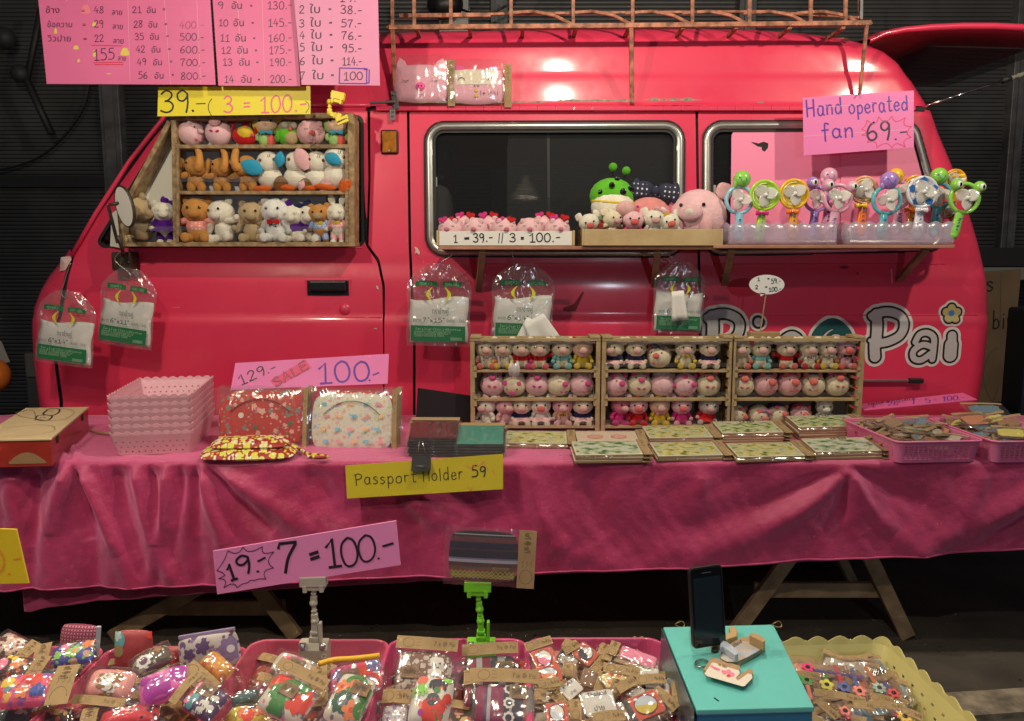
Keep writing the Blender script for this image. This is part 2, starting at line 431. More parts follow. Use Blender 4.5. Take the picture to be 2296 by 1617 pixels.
def ribbon(m,pts,w,nrm,lift0=.0008):
    """flat pen stroke lying on a surface with normal nrm; every stroke a hair higher than the last"""
    nrm = Vector(nrm).normalized(); pts = [Vector(p) for p in pts]
    pts = [p for i,p in enumerate(pts) if i == 0 or (p - pts[i - 1]).length > 1e-6]
    if len(pts) < 2: return
    n = len(pts); _lift[0] = (_lift[0] + 1) % 40; base = lift0 + _lift[0] * 1e-5
    vs = []
    for i,p in enumerate(pts):
        d = pts[min(n - 1,i + 1)] - pts[max(0,i - 1)]
        if d.length < 1e-9: d = Vector((1,0,0))
        s_ = d.normalized().cross(nrm).normalized() * (w / 2)
        if i == 0: p = p - d.normalized() * w * .3
        if i == n - 1: p = p + d.normalized() * w * .3
        l = nrm * (base + i * 6e-6); vs += [p - s_ + l,p + s_ + l]
    m.add(vs,[(2 * i,2 * i + 2,2 * i + 3,2 * i + 1) for i in range(n - 1)])
def write(m,txt,x0,y0,x1,y1,hgt,wid,tomap,nrm,jit=.04,lift0=.0008):
    """handwrite txt from (x0,y0) to (x1,y1) (baseline ends, pixel coordinates, y down); tomap turns a pixel into a point"""
    adv = sum(G[c][0] + .14 for c in txt) - .14; L = math.hypot(x1 - x0,y1 - y0); k = L / adv
    ex = ((x1 - x0) / L,(y1 - y0) / L); ey = (ex[1],-ex[0]); a = 0
    r_ = random.Random(txt + str(int(x0)))
    for c in txt:
        w_,st = G[c]; dy = r_.uniform(-jit,jit); sh = r_.uniform(-.03,.06); sc = r_.uniform(.95,1.05)
        for s_ in st:
            q = []
            for (gx,gy) in smooth_path(s_):
                X = (a + gx + sh * gy) * k; Yv = (gy * sc + dy) * hgt
                q.append(tomap(x0 + ex[0] * X + ey[0] * Yv,y0 + ex[1] * X + ey[1] * Yv))
            ribbon(m,q,wid,nrm,lift0)
        a += w_ + .14
def fonttext(txt,size,shear=0.):
    """printed text as a flat mesh (verts in xy), returned as (verts, faces, width)"""
    cu = bpy.data.curves.new('t','FONT'); cu.body = txt; cu.size = size; cu.shear = shear; cu.resolution_u = 2
    ob = bpy.data.objects.new('t',cu); COL.objects.link(ob)
    dg = bpy.context.evaluated_depsgraph_get(); me = bpy.data.meshes.new_from_object(ob.evaluated_get(dg))
    vs = [v.co.copy() for v in me.vertices]; fs = [tuple(p.vertices) for p in me.polygons]
    bpy.data.objects.remove(ob); bpy.data.curves.remove(cu); bpy.data.meshes.remove(me)
    w = max([v.x for v in vs],default=0)
    return vs,fs,w
_ft = {}
def printtext(m,txt,x0,y0,x1,y1,hgt,tomap,nrm,lift=.0012):
    """lay printed text between two baseline pixels"""
    if txt not in _ft: _ft[txt] = fonttext(txt,1.0)
    vs,fs,w = _ft[txt]
    if not vs: return
    L = math.hypot(x1 - x0,y1 - y0); ex = ((x1 - x0) / L,(y1 - y0) / L); ey = (ex[1],-ex[0]); n = Vector(nrm).normalized()
    out = []
    for v in vs:
        X = v.x / w * L; Yv = v.y / .52 * hgt
        out.append(tomap(x0 + ex[0] * X + ey[0] * Yv,y0 + ex[1] * X + ey[1] * Yv) + n * lift)
    m.add(out,fs)
INK = M('black_marker_ink',(.012,.012,.018),.45)
BLUEINK = M('blue_marker_ink',(.03,.02,.28),.45)
PINKINK = M('pink_marker_ink',(.85,.12,.3),.5)
REDINK = M('red_marker_ink',(.75,.02,.04),.5)
def plane_of(a,b,c):
    n = (b - a).cross(c - a).normalized()
    if n.dot(CAM - a) < 0: n = -n
    return (a,n)
def sign(name,label,corners,Ys,mat,thick=.004,texts=(),cat='sign',group=None,prints=()):
    """a card with corners TL,TR,BR,BL (pixels) standing at depth(s) Ys; texts = (txt,x0,y0,x1,y1,h,stroke_px,ink,partname)"""
    if not hasattr(Ys,'__len__'): Ys = [Ys] * 4
    P = [at(c[0],c[1],y) for c,y in zip(corners,Ys)]
    pl = plane_of(P[0],P[1],P[2]); P[3] = hit(corners[3][0],corners[3][1],pl)
    n = pl[1]; c = sum(P,Vector()) / 4
    low = min(P,key=lambda p: p.z)
    t = thing(name,label,cat,(c.x,c.y,low.z),group=group)
    m = MB(); m.add([p for p in P] + [p - n * thick for p in P],[(3,2,1,0),(4,5,6,7),(0,1,5,4),(1,2,6,5),(2,3,7,6),(3,0,4,7)])
    m.build('card',mat,t)
    mp = lambda x,y: hit(x,y,pl)
    s = (mp(1001 * 0 + corners[0][0] + 1,corners[0][1]) - mp(*corners[0])).length
    byink = {}
    for tx in texts:
        k = byink.setdefault(tx[7],MB()); 
        write(k,tx[0],tx[1],tx[2],tx[3],tx[4],tx[5],tx[6] * s,mp,n)
    for tx in prints:
        k = byink.setdefault(tx[6],MB()); printtext(k,tx[0],tx[1],tx[2],tx[3],tx[4],tx[5],mp,n)
    for ink,mb in byink.items():
        if mb.v: mb.build('lettering',ink,t,kind='stuff')
    return t,pl,mp,s
def strokes(parent,paths,wid,ink,mp,n,name='drawing',smooth=True):
    m = MB()
    for p in paths: ribbon(m,[mp(*q) for q in (smooth_path(p) if smooth else p)],wid,n)
    if m.v: return m.build(name,ink,parent,kind='stuff')
# ------------------------------------------------------------------ ground
ASPH = M('dusty_asphalt',(.085,.07,.055),.93,bump=.9,bs=90,col2=(.045,.038,.03),vs=3.5)
KERBM = M('worn_pale_road_paint',(.34,.29,.21),.85,bump=.7,bs=70,col2=(.12,.10,.075),vs=16)
m = MB(); m.grid(lambda u,v: Vector((-14 + 28 * u,-8 + 22 * v,.012 * mnoise.noise(Vector((u * 40,v * 30,0))) * (1 if v < .65 else .3))),160,120)
m.build('ground',ASPH,smooth=True,kind='structure')
CRACK = M('tar_patch',(.03,.026,.022),.9,bump=.6,bs=60)
def gpt(px,py,lift=.0): return atz(px,py,0.02 + lift)
m = MB()
a = [(2050,1558),(2120,1553),(2200,1548),(2310,1541),(2500,1532),(2500,1590),(2310,1595),(2200,1603),(2120,1609),(2060,1613)]
ps = [gpt(*p) for p in a]; m.add([p for p in ps] + [p + Vector((0,0,-.03)) for p in ps],[(0,1,8,9),(1,2,7,8),(2,3,6,7),(3,4,5,6)] + [(i,(i + 1) % 10,10 + (i + 1) % 10,10 + i) for i in range(10)])
m.build('road_line',KERBM,kind='structure')
# raised concrete apron of the pavement behind the van
m = MB(); m.box((-9,4.95,-.1),(9,5.9,.13)); m.build('pavement',M('concrete_pavement',(.16,.14,.115),.9,bump=.5,bs=50,var=.4),bevel=.01,kind='structure')

m = MB()
for i in range(420):
    x = rnd.uniform(-2.4,2.6); y = rnd.uniform(1.9,3.6); r = rnd.uniform(.002,.007)
    m.ball((x,y,.008),(r,r,r * .7),5,3)
m.build('gravel',ASPH,kind='stuff')

# ------------------------------------------------------------------ shop front behind the van
SHUT = M('grey_painted_steel_shutter',(.115,.117,.122),.5,metal=.2,var=.35,vs=2.5)
POSTM = M('grey_steel_post',(.17,.17,.18),.5,metal=.2,var=.4,vs=9,bump=.2)
DARKST = M('dark_steel',(.03,.03,.034),.6)
YS = 5.95
def shutter(x0,x1,label):
    t = thing('roller_shutter',label,'shutter',((x0 + x1) / 2,YS,.13),group='closed roller shutters behind the van')
    m = MB(); pts = []; z = .2; pitch = .028
    while z < 4.3:
        pts += [(z,0),(z + pitch * .18,-.009),(z + pitch * .55,-.012),(z + pitch * .86,-.008),(z + pitch * .93,.003)]; z += pitch
    vs = [(x,YS + d,zz) for zz,d in pts for x in (x0,x1)]
    m.add(vs,[(2 * i,2 * i + 1,2 * i + 3,2 * i + 2) for i in range(len(pts) - 1)])
    m.build('corrugated_curtain',SHUT,t,kind='stuff')
    m = MB(); m.box((x0,YS - .03,.13),(x1,YS + .03,.2)); m.build('bottom_rail',DARKST,t,bevel=.004)
    return t
def postx(px): return at(px,300,YS).x
xp = [-6.5,postx(262),postx(1120),postx(1660),postx(2262),6.5]
shutter(xp[0],xp[1] - .07,'dark ribbed roller shutter left of the van behind the pink price cards')
shutter(xp[1] + .07,xp[2] - .06,'dark ribbed roller shutter behind the cab of the pink van')
shutter(xp[2] + .06,xp[3] - .06,'dark ribbed shutter seen through the sliding door window of the van')
shutter(xp[3] + .06,xp[4] - .05,'dark ribbed roller shutter under the raised tailgate at right')
shutter(xp[4] + .05,xp[5],'dark shutter at the right edge of the photograph')
for x,w,lb in ((xp[1],.14,'grey steel post between shutters below the pink price cards'),(xp[2],.12,'steel post seen above the roof rack over the van roof'),
              (xp[3],.12,'steel post between shutters near the rear roof rack'),(xp[4],.10,'grey steel door post at right beyond the tailgate')):
    t = thing('steel_post',lb,'post',(x,YS,.13))
    m = MB(); m.box((x - w / 2,YS - .09,.13),(x + w / 2,YS + .05,4.3)); m.build('channel',POSTM,t,bevel=.006)
    m = MB(); m.box((x - w / 2 + .035,YS - .105,.13),(x + w / 2 - .035,YS - .092,4.3)); m.build('centre_rib',POSTM,t)
# header beam and wall
m = MB(); m.box((-6.5,YS - .15,4.3),(6.5,YS + .3,5.2)); o = m.build('shop_wall',M('grey_render_wall',(.12,.12,.12),.9,bump=.4),label='grey rendered wall above the row of roller shutters',cat='wall')
m = MB(); zz = at(0,405,YS).z; m.box((-6.5,YS - .06,zz - .05),(xp[1] - .08,YS - .02,zz + .03))
m.build('shutter_crossbar',DARKST,label='dark horizontal bar crossing the shutter left of the van',cat='bar')
zz = at(2250,575,YS - .3).z
m = MB(); m.box((2.3,YS - .34,zz - .07),(6.5,YS - .26,zz + .06)); m.build('shop_counter_rail',DARKST,label='dark rail above the pale strip right of the van',cat='rail',bevel=.005)
m = MB(); m.box((2.3,YS - .42,zz - .16),(6.5,YS - .28,zz - .075)); m.build('counter_edge',M('pale_laminate',(.32,.33,.30),.5),label='pale counter edge behind the cardboard right of the van',cat='counter',bevel=.004)
# cable sagging over the left shutter
m = MB(); a,b = at(200,190,YS - .1),at(0,380,YS - .1)
pts = [at(x,y,YS - .12) for x,y in smooth_path([(205,180),(190,240),(150,300),(100,345),(40,372),(-60,392)])]
m.tube(pts,.008,6); m.build('cable',M('black_rubber',(.01,.01,.01),.5),label='thin black cable sagging across the left shutter',cat='cable')
# dark bars and balls standing in for shadow blobs on the left shutter
m = MB()
m.bar(at(92,20,5.6),at(60,180,5.6),.03,.03); m.bar(at(60,180,5.6),at(115,300,5.6),.045,.03); m.ball(at(45,165,5.6),.06); m.ball(at(10,85,5.6),.07)
m.build('shutter_shadow_blobs',DARKST,smooth=True,label='bent dark shape with blobs standing in for shadow before the left shutter',cat='bracket')

# cardboard leaning right of the van
CB = M('brown_cardboard',(.30,.20,.115),.85,var=.3,vs=4,bump=.2,bs=90)
Yc = 5.1
t,pl,mp,s_ = sign('cardboard_sheet','brown cardboard sheet with written letters leaning behind the van',[(2170,612),(2290,604),(2262,900),(2150,905)],Yc,CB,.02,
    texts=[('s',2210,652,2228,652,36,3,INK),('bin',2224,738,2274,738,38,3,INK)],cat='cardboard')
strokes(t,[[(2235,780),(2215,800),(2205,850),(2225,900),(2240,860)],[(2244,612),(2242,735)]],.006,M('pencil_grey',(.15,.12,.09),.8),mp,pl[1])
m = MB(); a = at(2262,700,4.9); b = at(2296,960,4.9)
m.box((a.x + .12,4.9,.13),(a.x + .9,5.3,a.z + .02)); m.build('dark_crate',M('dark_blue_plastic',(.012,.016,.03),.6),bevel=.02,label='dark crate half seen at the right edge beside the cardboard',cat='crate')
m = MB(); a = at(75,800,4.9); m.box((a.x - .06,4.9,a.z - .13),(a.x + .2,5.1,a.z + .02)); m.build('pale_box',M('grey_box_card',(.14,.135,.13),.7),bevel=.01,label='small pale grey box left of the van front',cat='box')
m = MB(); m.box((a.x - .06,4.9,a.z - .35),(a.x + .16,5.1,a.z - .133)); m.build('grey_crate',M('grey_crate_plastic',(.07,.07,.07),.7),bevel=.01,label='dark grey crate under the small pale box at left',cat='crate')
m = MB(); c = at(-14,842,3.9); m.ball(c,(.075,.08,.085)); m.build('orange_ball',M('orange_plastic',(.75,.2,.03),.45),smooth=True,label='orange round thing at the far left edge above the wooden box',cat='ball')
m = MB(); P4 = [at(-30,760,3.95),at(2,765,3.95),at(22,812,3.95),at(-30,818,3.95)]; m.add(P4 + [p + Vector((0,.004,0)) for p in P4],[(0,1,2,3),(7,6,5,4),(0,4,5,1),(1,5,6,2),(2,6,7,3),(3,7,4,0)])
m.build('paper_sheet',M('grey_paper',(.30,.30,.29),.8),label='scrap of grey paper at the far left edge above the orange ball',cat='paper')
# things stored on the pavement seen over the roof rack
m = MB(); a = at(985,75,5.6); b = at(1050,30,5.6); m.box((a.x,5.6,a.z),(b.x,5.85,b.z + .1)); m.build('notice_board',M('white_notice',(.42,.43,.42),.6),bevel=.005,label='white notice on the shop front seen through the roof rack',cat='notice')
m = MB(); c = at(998,10,5.5); m.ball(c,(.12,.1,.1)); m.tube([c + Vector((.1,0,-.03)),c + Vector((.25,0,-.08)),c + Vector((.42,0,0)),c + Vector((.55,0,.2))],.008,6)
m.build('wall_lamp',M('black_lamp_metal',(.012,.012,.012),.4),smooth=True,label='unlit black lamp with cable above the roof rack',cat='lamp')

# ------------------------------------------------------------------ hanging market lamps (above the frame, they light the stall)
def market_lamp(x,y,z,power,label,col=LAMP_COL,rad=.032,shade=False):
    t = thing('hanging_lamp',label,'lamp',(x,y,z))
    m = MB(); m.tube([(x,y,z + .09),(x,y,z + .9)],.006,6); m.build('cord',M('black_rubber',(.01,.01,.01),.5),t)
    m = MB(); m.lathe([(0,.1),(.02,.1),(.022,.085),(.022,.045),(.0,.042)],12,Matrix.Translation((x,y,z))); m.build('socket',M('white_lamp_plastic',(.6,.6,.58),.4),t,smooth=True)
    if shade: m = MB(); m.lathe([(.02,.06),(.028,.055),(.125,-.088),(.127,-.088),(.030,.058),(.02,.063)],28,Matrix.Translation((x,y,z))); m.build('added_lamp_shade',M('added_shade_white',(.7,.7,.68),.4),t,smooth=True)  # unseen cone added to keep the front lamps' light off the van
    l = bpy.data.lights.new('lamp_light','POINT'); l.energy = power; l.color = col; l.shadow_soft_size = rad
    o = bpy.data.objects.new('lamp_light',l); COL.objects.link(o); o.parent = t
for i,(x,y,z,p) in enumerate(LAMPS):
    market_lamp(x,y,z,p,shade=i > 2,rad=.024 if i > 2 else .034,label=['warm bulb hanging on a cord over the left of the stall','warm bulb hanging on a cord over the middle of the stall','warm bulb hanging on a cord over the right of the stall','warm bulb hanging on a cord over the front baskets','warm bulb hanging on a cord at the front left corner'][i])
market_lamp(*COOL,'cool white bulb hanging across the lane behind the photographer',(.78,.88,1.0),.05)
# ------------------------------------------------------------------ the van
PINK = M('pink_red_van_paint',(.77,.040,.108),.40,cr=.13,coat=.45,spec=.5,var=.07,vs=1.5,bump=.012,bs=14)
_n = PINK.node_tree.nodes; _l = PINK.node_tree.links; _tc = _n.new('ShaderNodeTexCoord'); _g = _n.new('ShaderNodeTexNoise'); _g.inputs['Scale'].default_value = 2.6; _g.inputs['Detail'].default_value = 9; _g.inputs['Roughness'].default_value = .7
_mr = _n.new('ShaderNodeMapRange'); _mr.inputs['From Min'].default_value = .35; _mr.inputs['From Max'].default_value = .68; _mr.inputs['To Min'].default_value = .30; _mr.inputs['To Max'].default_value = .56
_l.new(_tc.outputs['Object'],_g.inputs['Vector']); _l.new(_g.outputs['Fac'],_mr.inputs['Value']); _l.new(_mr.outputs['Result'],_n['Principled BSDF'].inputs['Roughness'])
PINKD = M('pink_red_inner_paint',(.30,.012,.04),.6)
BLACKR = M('black_rubber_seal',(.012,.012,.013),.6)
CHROME = M('brushed_aluminium',(.52,.53,.50),.36,metal=.85,var=.15,vs=20)
DARKIN = M('dark_van_interior',(.018,.018,.020),.8)
_vz = np.linspace(.2,2.7,1001)
_vs = np.interp(_vz,[.2,.62,.8,1.13,1.15,1.165,1.168,1.19,1.195,1.30,1.36,1.37,1.42,1.425,1.50,2.10,2.115,2.12,2.14,2.145,2.20,2.255,2.262,2.275,2.281,2.31,2.36,2.42,2.5,2.7],
                     [-.08,-.05,-.04,-.03,.0,.02,.45,.45,.0,.02,.10,.2,.2,.05,.06,.075,.075,.9,.9,.142,.160,.178,.45,.45,.088,.098,.118,.27,.6,.8])
_vy = np.concatenate([[0],np.cumsum((_vs[1:] + _vs[:-1]) / 2 * (_vz[1] - _vz[0]))]); _vy += 3.676 - np.interp(1.5,_vz,_vy)
def vprof(z): return np.interp(z,_vz,_vy)
def vp(px,py,extra=0.):
    Y = 3.7
    for _ in range(6):
        p = at(px,py,Y); Y = float(vprof(p.z)) + extra
    return p
FR = .10
OUT_P = [(430,232),(485,190),(560,150),(640,112),(720,90),(800,78),(950,72),(1300,66),(1560,64),(1700,68),(1800,76),(1880,87),(1930,98),(1975,116),(2008,142),(2040,185),(2070,232),(2100,300),(2128,365),(2152,430),(2172,490),(2188,545),(2201,600),(2208,655),(2209,705),(2206,770),(2199,835),(2190,890),(2178,960),(2165,1040),(2150,1140),
         (130,1140),(110,1020),(97,935),(88,870),(80,800),(76,740),(80,690),(95,650),(118,612),(150,572),(185,520),(230,450),(290,370),(345,300),(385,262)]
OUT = [vp(x,y,FR * .9 if (i < 31 or i > 31) else 0) for i,(x,y) in enumerate(OUT_P)]
OUTXZ = [(p.x,p.z) for p in OUT]
def fillet(X,Z):
    d = -sd_poly(X,Z,OUTXZ); d = np.clip(d,0,FR); return FR * (1 - np.sqrt(np.clip(1 - (1 - d / FR) ** 2,0,1)))
def vsurf(off=0.,f=True):
    def g(X,Z):
        Y = vprof(Z) + off
        if f: Y = Y + fillet(X,Z)
        # faint dents so that reflections wander
        Y = Y + .0016 * np.sin(X * 3.1 + Z * 2.3) * np.sin(Z * 5.2 + 1.)
        return X,Y,Z
    return g
xz = lambda px,py: (lambda p: (p.x,p.z))(vp(px,py))
def rrect(pts,r):
    """rounded polygon sdf from pixel corners"""
    q = [xz(*p) for p in pts]; c = (sum(a for a,_ in q) / len(q),sum(b for _,b in q) / len(q))
    n = len(q); ins = []
    for i in range(n):
        p0,p1,p2 = Vector((*q[i - 1],0)),Vector((*q[i],0)),Vector((*q[(i + 1) % n],0))
        e1 = (p1 - p0).normalized(); e2 = (p2 - p1).normalized(); n1 = Vector((-e1.y,e1.x,0)); n2 = Vector((-e2.y,e2.x,0))
        if (Vector((*c,0)) - p1).dot(n1) < 0: n1 = -n1
        if (Vector((*c,0)) - p1).dot(n2) < 0: n2 = -n2
        b = (n1 + n2) / (1 + n1.dot(n2)); w = p1 + b * r; ins.append((w.x,w.y))
    return lambda X,Z: sd_poly(X,Z,ins) - r
W1 = rrect([(954,276),(1532,274),(1530,575),(958,572)],.085)
W2 = rrect([(1577,274),(2052,272),(2132,560),(1577,572)],.085)
W0 = rrect([(385,262),(815,258),(818,553),(208,556)],.03)
VZ = float(OUTXZ[0][1]); zg = vp(1200,243).z
van = thing('van','bright pink van with roof rack and lettering parked behind the stall','van',(0,4.4,0))
body = lambda X,Z: sd_poly(X,Z,OUTXZ)
door_l = [xz(*p) for p in [(140,1200),(142,900),(128,800),(140,700),(160,600),(165,572),(225,470),(300,365),(372,262),(380,244),(824,241),(826,400),(821,552),(846,588),(857,640),(859,760),(860,1200)]]
pil = [xz(*p) for p in [(830,243),(912,246),(916,555),(926,760),(926,1200),(864.5,1200),(863,640),(850,580),(826,550),(831,400)]]
sld = [xz(*p) for p in [(918,247),(1559,245),(1561,1200),(932,1200),(932,760),(922,553)]]
rear = [xz(*p) for p in [(1565,245),(2400,245),(2400,1200),(1567,1200)]]
roofp = [(-3,zg + .012),(3,zg + .012),(3,3),(-3,3)]
H = .0135
arches = [lambda X,Z,w=w: np.hypot(X - w,Z - .33) - .40 for w in (-1.45,1.15)]
def panel(name,poly,holes,win=None):
    holes = list(holes) + arches
    f = lambda X,Z: np.maximum.reduce([body(X,Z),sd_poly(X,Z,poly)] + [-h(X,Z) for h in holes])
    xs = [p[0] for p in poly]; zs = [p[1] for p in poly]
    mb = sheet(f,max(-2.3,min(xs)),min(2.3,max(xs)),max(.28,min(zs)),min(2.62,max(zs)),H,vsurf())
    return mb.build(name,PINK,van,smooth=True,solid=.0)
fd = panel('front_door',door_l,[W0]); panel('door_pillar',pil,[]); sd_ = panel('sliding_door',sld,[W1]); rq = panel('rear_side_panel',rear,[W2]); panel('upper_side_panel',roofp,[])
# front wing
wing = [xz(*p) for p in [(60,1200),(60,560),(155,560),(150,600),(132,700),(120,800),(134,900),(132,1200)]]
panel('front_wing',wing,[])
# dark inner skin seen in the gaps
inner = sheet(lambda X,Z: np.maximum.reduce([body(X,Z) + .02,-W0(X,Z),-W1(X,Z),-W2(X,Z)]),-2.2,2.2,.3,2.58,.04,vsurf(.022))
inner.build('inner_skin',DARKIN,van,smooth=True)
# hull around: roof, tail, nose
m = MB(); nO = len(OUT); vs = []
YF = 5.28
for x,z in OUTXZ:
    y0 = float(vprof(z)) + FR
    vs += [(x,y0,z),(x,y0 + .15,z + (.035 if z > 2.3 else .0)),(x,YF - .25,z + (.035 if z > 2.3 else 0)),(x,YF - .1,z),(x,YF,z)]
fs = []
for i in range(nO):
    j = (i + 1) % nO
    for k in range(4): fs.append((5 * i + k,5 * j + k,5 * j + k + 1,5 * i + k + 1))
m.add(vs,fs); m.build('roof_and_ends',PINK,van,smooth=True)
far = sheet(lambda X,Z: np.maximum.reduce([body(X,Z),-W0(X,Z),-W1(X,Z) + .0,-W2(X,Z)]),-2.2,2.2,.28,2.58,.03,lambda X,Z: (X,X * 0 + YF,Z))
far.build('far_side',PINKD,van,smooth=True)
# floor, bulkhead-free dark cabin
m = MB(); m.box((-1.9,3.75,.45),(1.95,5.2,.5)); m.build('floor_pan',DARKIN,van)
SEAT = M('grey_seat_fabric',(.09,.09,.10),.9,bump=.3)
for k,(px,yy) in enumerate(((985,4.15),(560,4.2),(1850,4.3))):
    m = MB(); c = at(px,520,yy); m.box((c.x - .07,yy - .24,.95),(c.x + .07,yy + .24,c.z + .22)); m.box((c.x - .5,yy - .24,.82),(c.x + .0,yy + .24,.97)); m.box((c.x - .06,yy - .13,c.z + .24),(c.x + .06,yy + .13,c.z + .42))
    m.build('seat',SEAT,van,bevel=.05,smooth=True)
# gutter
m = MB()
for (x0_,x1_) in ((845,2068),):
    pts = [vp(px,238) for px in range(x0_,x1_ + 1,40)]
    mm = [(p.x,float(vprof(zg)) - .012,zg - .004) for p in pts]
    for a,b in zip(mm[:-1],mm[1:]): m.bar(a,b,.028,.020)
gut = m.build('roof_gutter',PINK,van,bevel=.003)
WORN = M('worn_bare_metal',(.42,.36,.28),.7,var=.6,vs=40,bump=.4)
def patch(parent,px0,px1,py,hh,n=10,mat=WORN):
    f = random.Random(px0); m = MB(); nrm = Vector((0,-1,0)); top = []; bot = []
    for i in range(n + 1):
        x = px0 + (px1 - px0) * i / n; w = hh * (f.uniform(.25,1) if 0 < i < n else .05)
        p = vp(x,py - w); q = vp(x,py + w * .6); p.y = q.y = float(vprof(zg)) - .028; top.append(p); bot.append(q)
    m.add(top + bot,[(i,i + 1,n + 2 + i,n + 1 + i) for i in range(n)]); return m.build('worn_patch',mat,parent)
patch(gut,925,1225,234,2.5,14); patch(gut,1245,1420,231,4,18); patch(gut,1440,1568,229,4.5,14); patch(gut,1690,1706,234,2)
# paint chips on the panels
CHIP = M('paint_chip_primer',(.62,.5,.45),.7); CHIPD = M('paint_chip_dark',(.20,.02,.03),.7)
def chip(poly,mat,parent=van):
    P = [vp(*p) for p in poly]; c = sum(P,Vector()) / len(P); m = MB(); P = [p + Vector((0,-.0025,0)) for p in P]; c = c + Vector((0,-.0025,0))
    m.add(P + [c],[(i,(i + 1) % len(P),len(P)) for i in range(len(P))]); return m.build('paint_chip',mat,parent)
chip([(929,553),(936,556),(942,566),(940,572),(934,566),(930,570),(932,561)],CHIP)
chip([(2098 / 2 + 0,235),(1052,236),(1050,239)],CHIP)
chip([(1263,690),(1283,694),(1296,672),(1306,654),(1309,655),(1300,676),(1290,698),(1272,698),(1262,696)],CHIPD)
chip([(1880,598),(1896,596),(1905,600),(1890,603)],CHIPD); chip([(1920,612),(1925,610),(1924,618)],CHIPD)
chip([(1996,604),(2000,604),(2001,635),(1998,636)],M('scratch_pale',(.8,.25,.32),.6))
chip([(843,640),(848,642),(850,650),(845,648)],CHIP); chip([(836,736),(846,736),(845,739)],CHIP)
chip([(384,690),(404,688),(403,690)],M('scratch_pale',(.8,.25,.32),.6))
# window rings: chrome frame, black seal, glass
GLASS = M('dark_window_glass',(.03,.032,.034),.03,spec=.6,alpha=.42)
GLASS2 = M('inner_sliding_glass',(.10,.105,.11),.06,spec=.6,alpha=.40)
def vwindow(S,name,glass=GLASS):
    xs = (-2.2,2.2,1.35,2.25)
    seal0 = sheet(lambda X,Z: np.maximum(S(X,Z) - .009,-(S(X,Z) + .0)),*xs,.009,vsurf(-.008,False)); w = seal0.build('outer_seal',BLACKR,van,smooth=True,solid=.01)
    def fsurf(X,Z):
        d = S(X,Z); t = np.clip(-d / .031,0,1); return X,vprof(Z) - .010 - .010 * np.sin(PI * t),Z
    fr = sheet(lambda X,Z: np.maximum(S(X,Z),-(S(X,Z) + .031)),*xs,.0085,fsurf).build(name,CHROME,van,smooth=True)
    sheet(lambda X,Z: np.maximum(S(X,Z) + .031,-(S(X,Z) + .044)),*xs,.009,vsurf(-.004,False)).build('inner_seal',BLACKR,fr,smooth=True)
    sheet(lambda X,Z: S(X,Z) + .031,*xs,.05,vsurf(.012,False)).build('pane',glass,fr,smooth=True)
    return fr
w1 = vwindow(W1,'window_frame'); w2 = vwindow(W2,'window_frame')
# cab window: seal, pane
sheet(lambda X,Z: np.maximum(W0(X,Z),-(W0(X,Z) + .014)),-2.2,0,1.35,2.25,.01,vsurf(-.002,False)).build('cab_window_seal',BLACKR,van,smooth=True)
sheet(lambda X,Z: W0(X,Z) + .012,-2.2,0,1.35,2.25,.05,vsurf(.014,False)).build('cab_window_pane',GLASS,van,smooth=True)
# sliding inner pane in the big window
S3 = rrect([(1137,294),(1516,293),(1516,560),(1137,560)],.04)
sheet(lambda X,Z: S3(X,Z),-.4,1.2,1.4,2.1,.05,vsurf(.03,False)).build('sliding_pane',GLASS2,w1,smooth=True)
sheet(lambda X,Z: np.maximum(S3(X,Z),-(S3(X,Z) + .004)),-.4,1.2,1.4,2.1,.008,vsurf(.027,False)).build('pane_edge',M('pane_edge_grey',(.16,.17,.16),.4),w1,smooth=True)
m = MB(); a = vp(1230,296); b = vp(1232,556); a.y += .035; b.y += .035; m.bar(a,b,.012,.010,(0,1,0)); m.build('pane_seal',M('pane_seal_grey',(.09,.09,.085),.5),w1)
m = MB(); a = vp(976,408); m.box((a.x - .013,a.y + .0,a.z - .022),(a.x + .008,a.y + .02,a.z + .022)); m.build('window_latch',M('latch_grey',(.35,.35,.33),.4),w1,bevel=.004)
m = MB(); a = vp(1601,425); m.box((a.x - .01,a.y + .0,a.z - .02),(a.x + .01,a.y + .02,a.z + .02)); m.build('window_latch',M('latch_grey',(.35,.35,.33),.4),w2,bevel=.004)
# pink boards taped inside the rear window
PB = M('pink_board',(.92,.27,.46),.55)
def quadsheet(px,off,name,mat,parent,r=.03,h=.02):
    S = rrect(px,r); xs_ = [xz(*p) for p in px]
    return sheet(S,min(a for a,_ in xs_) - .01,max(a for a,_ in xs_) + .01,min(b for _,b in xs_) - .01,max(b for _,b in xs_) + .01,h,vsurf(off,False)).build(name,mat,parent,smooth=True)
bd = thing('pink_window_board','pink card panels filling the rear side window behind the fans','board',tuple(vp(1840,560)))
quadsheet([(1640,290),(1900,290),(1900,560),(1637,560)],.000,'card_panel',PB,bd); quadsheet([(1884,345),(2040,300),(2108,552),(1884,556)],-.005,'card_panel',PB,bd,.005)
quadsheet([(1884,292),(2036,292),(2046,340),(1884,340)],-.004,'card_panel',PB,bd,.005)
P = [vp(*p) for p in [(1683,318),(1700,322),(1712,318),(1722,322),(1721,332),(1714,340),(1708,336),(1710,330),(1698,328)]]
m = MB(); c = sum(P,Vector()) / len(P); off = Vector((0,-.004,0)); m.add([p + off for p in P] + [c + off],[(i,(i + 1) % len(P),len(P)) for i in range(len(P))]); m.build('torn_hole',DARKIN,bd)
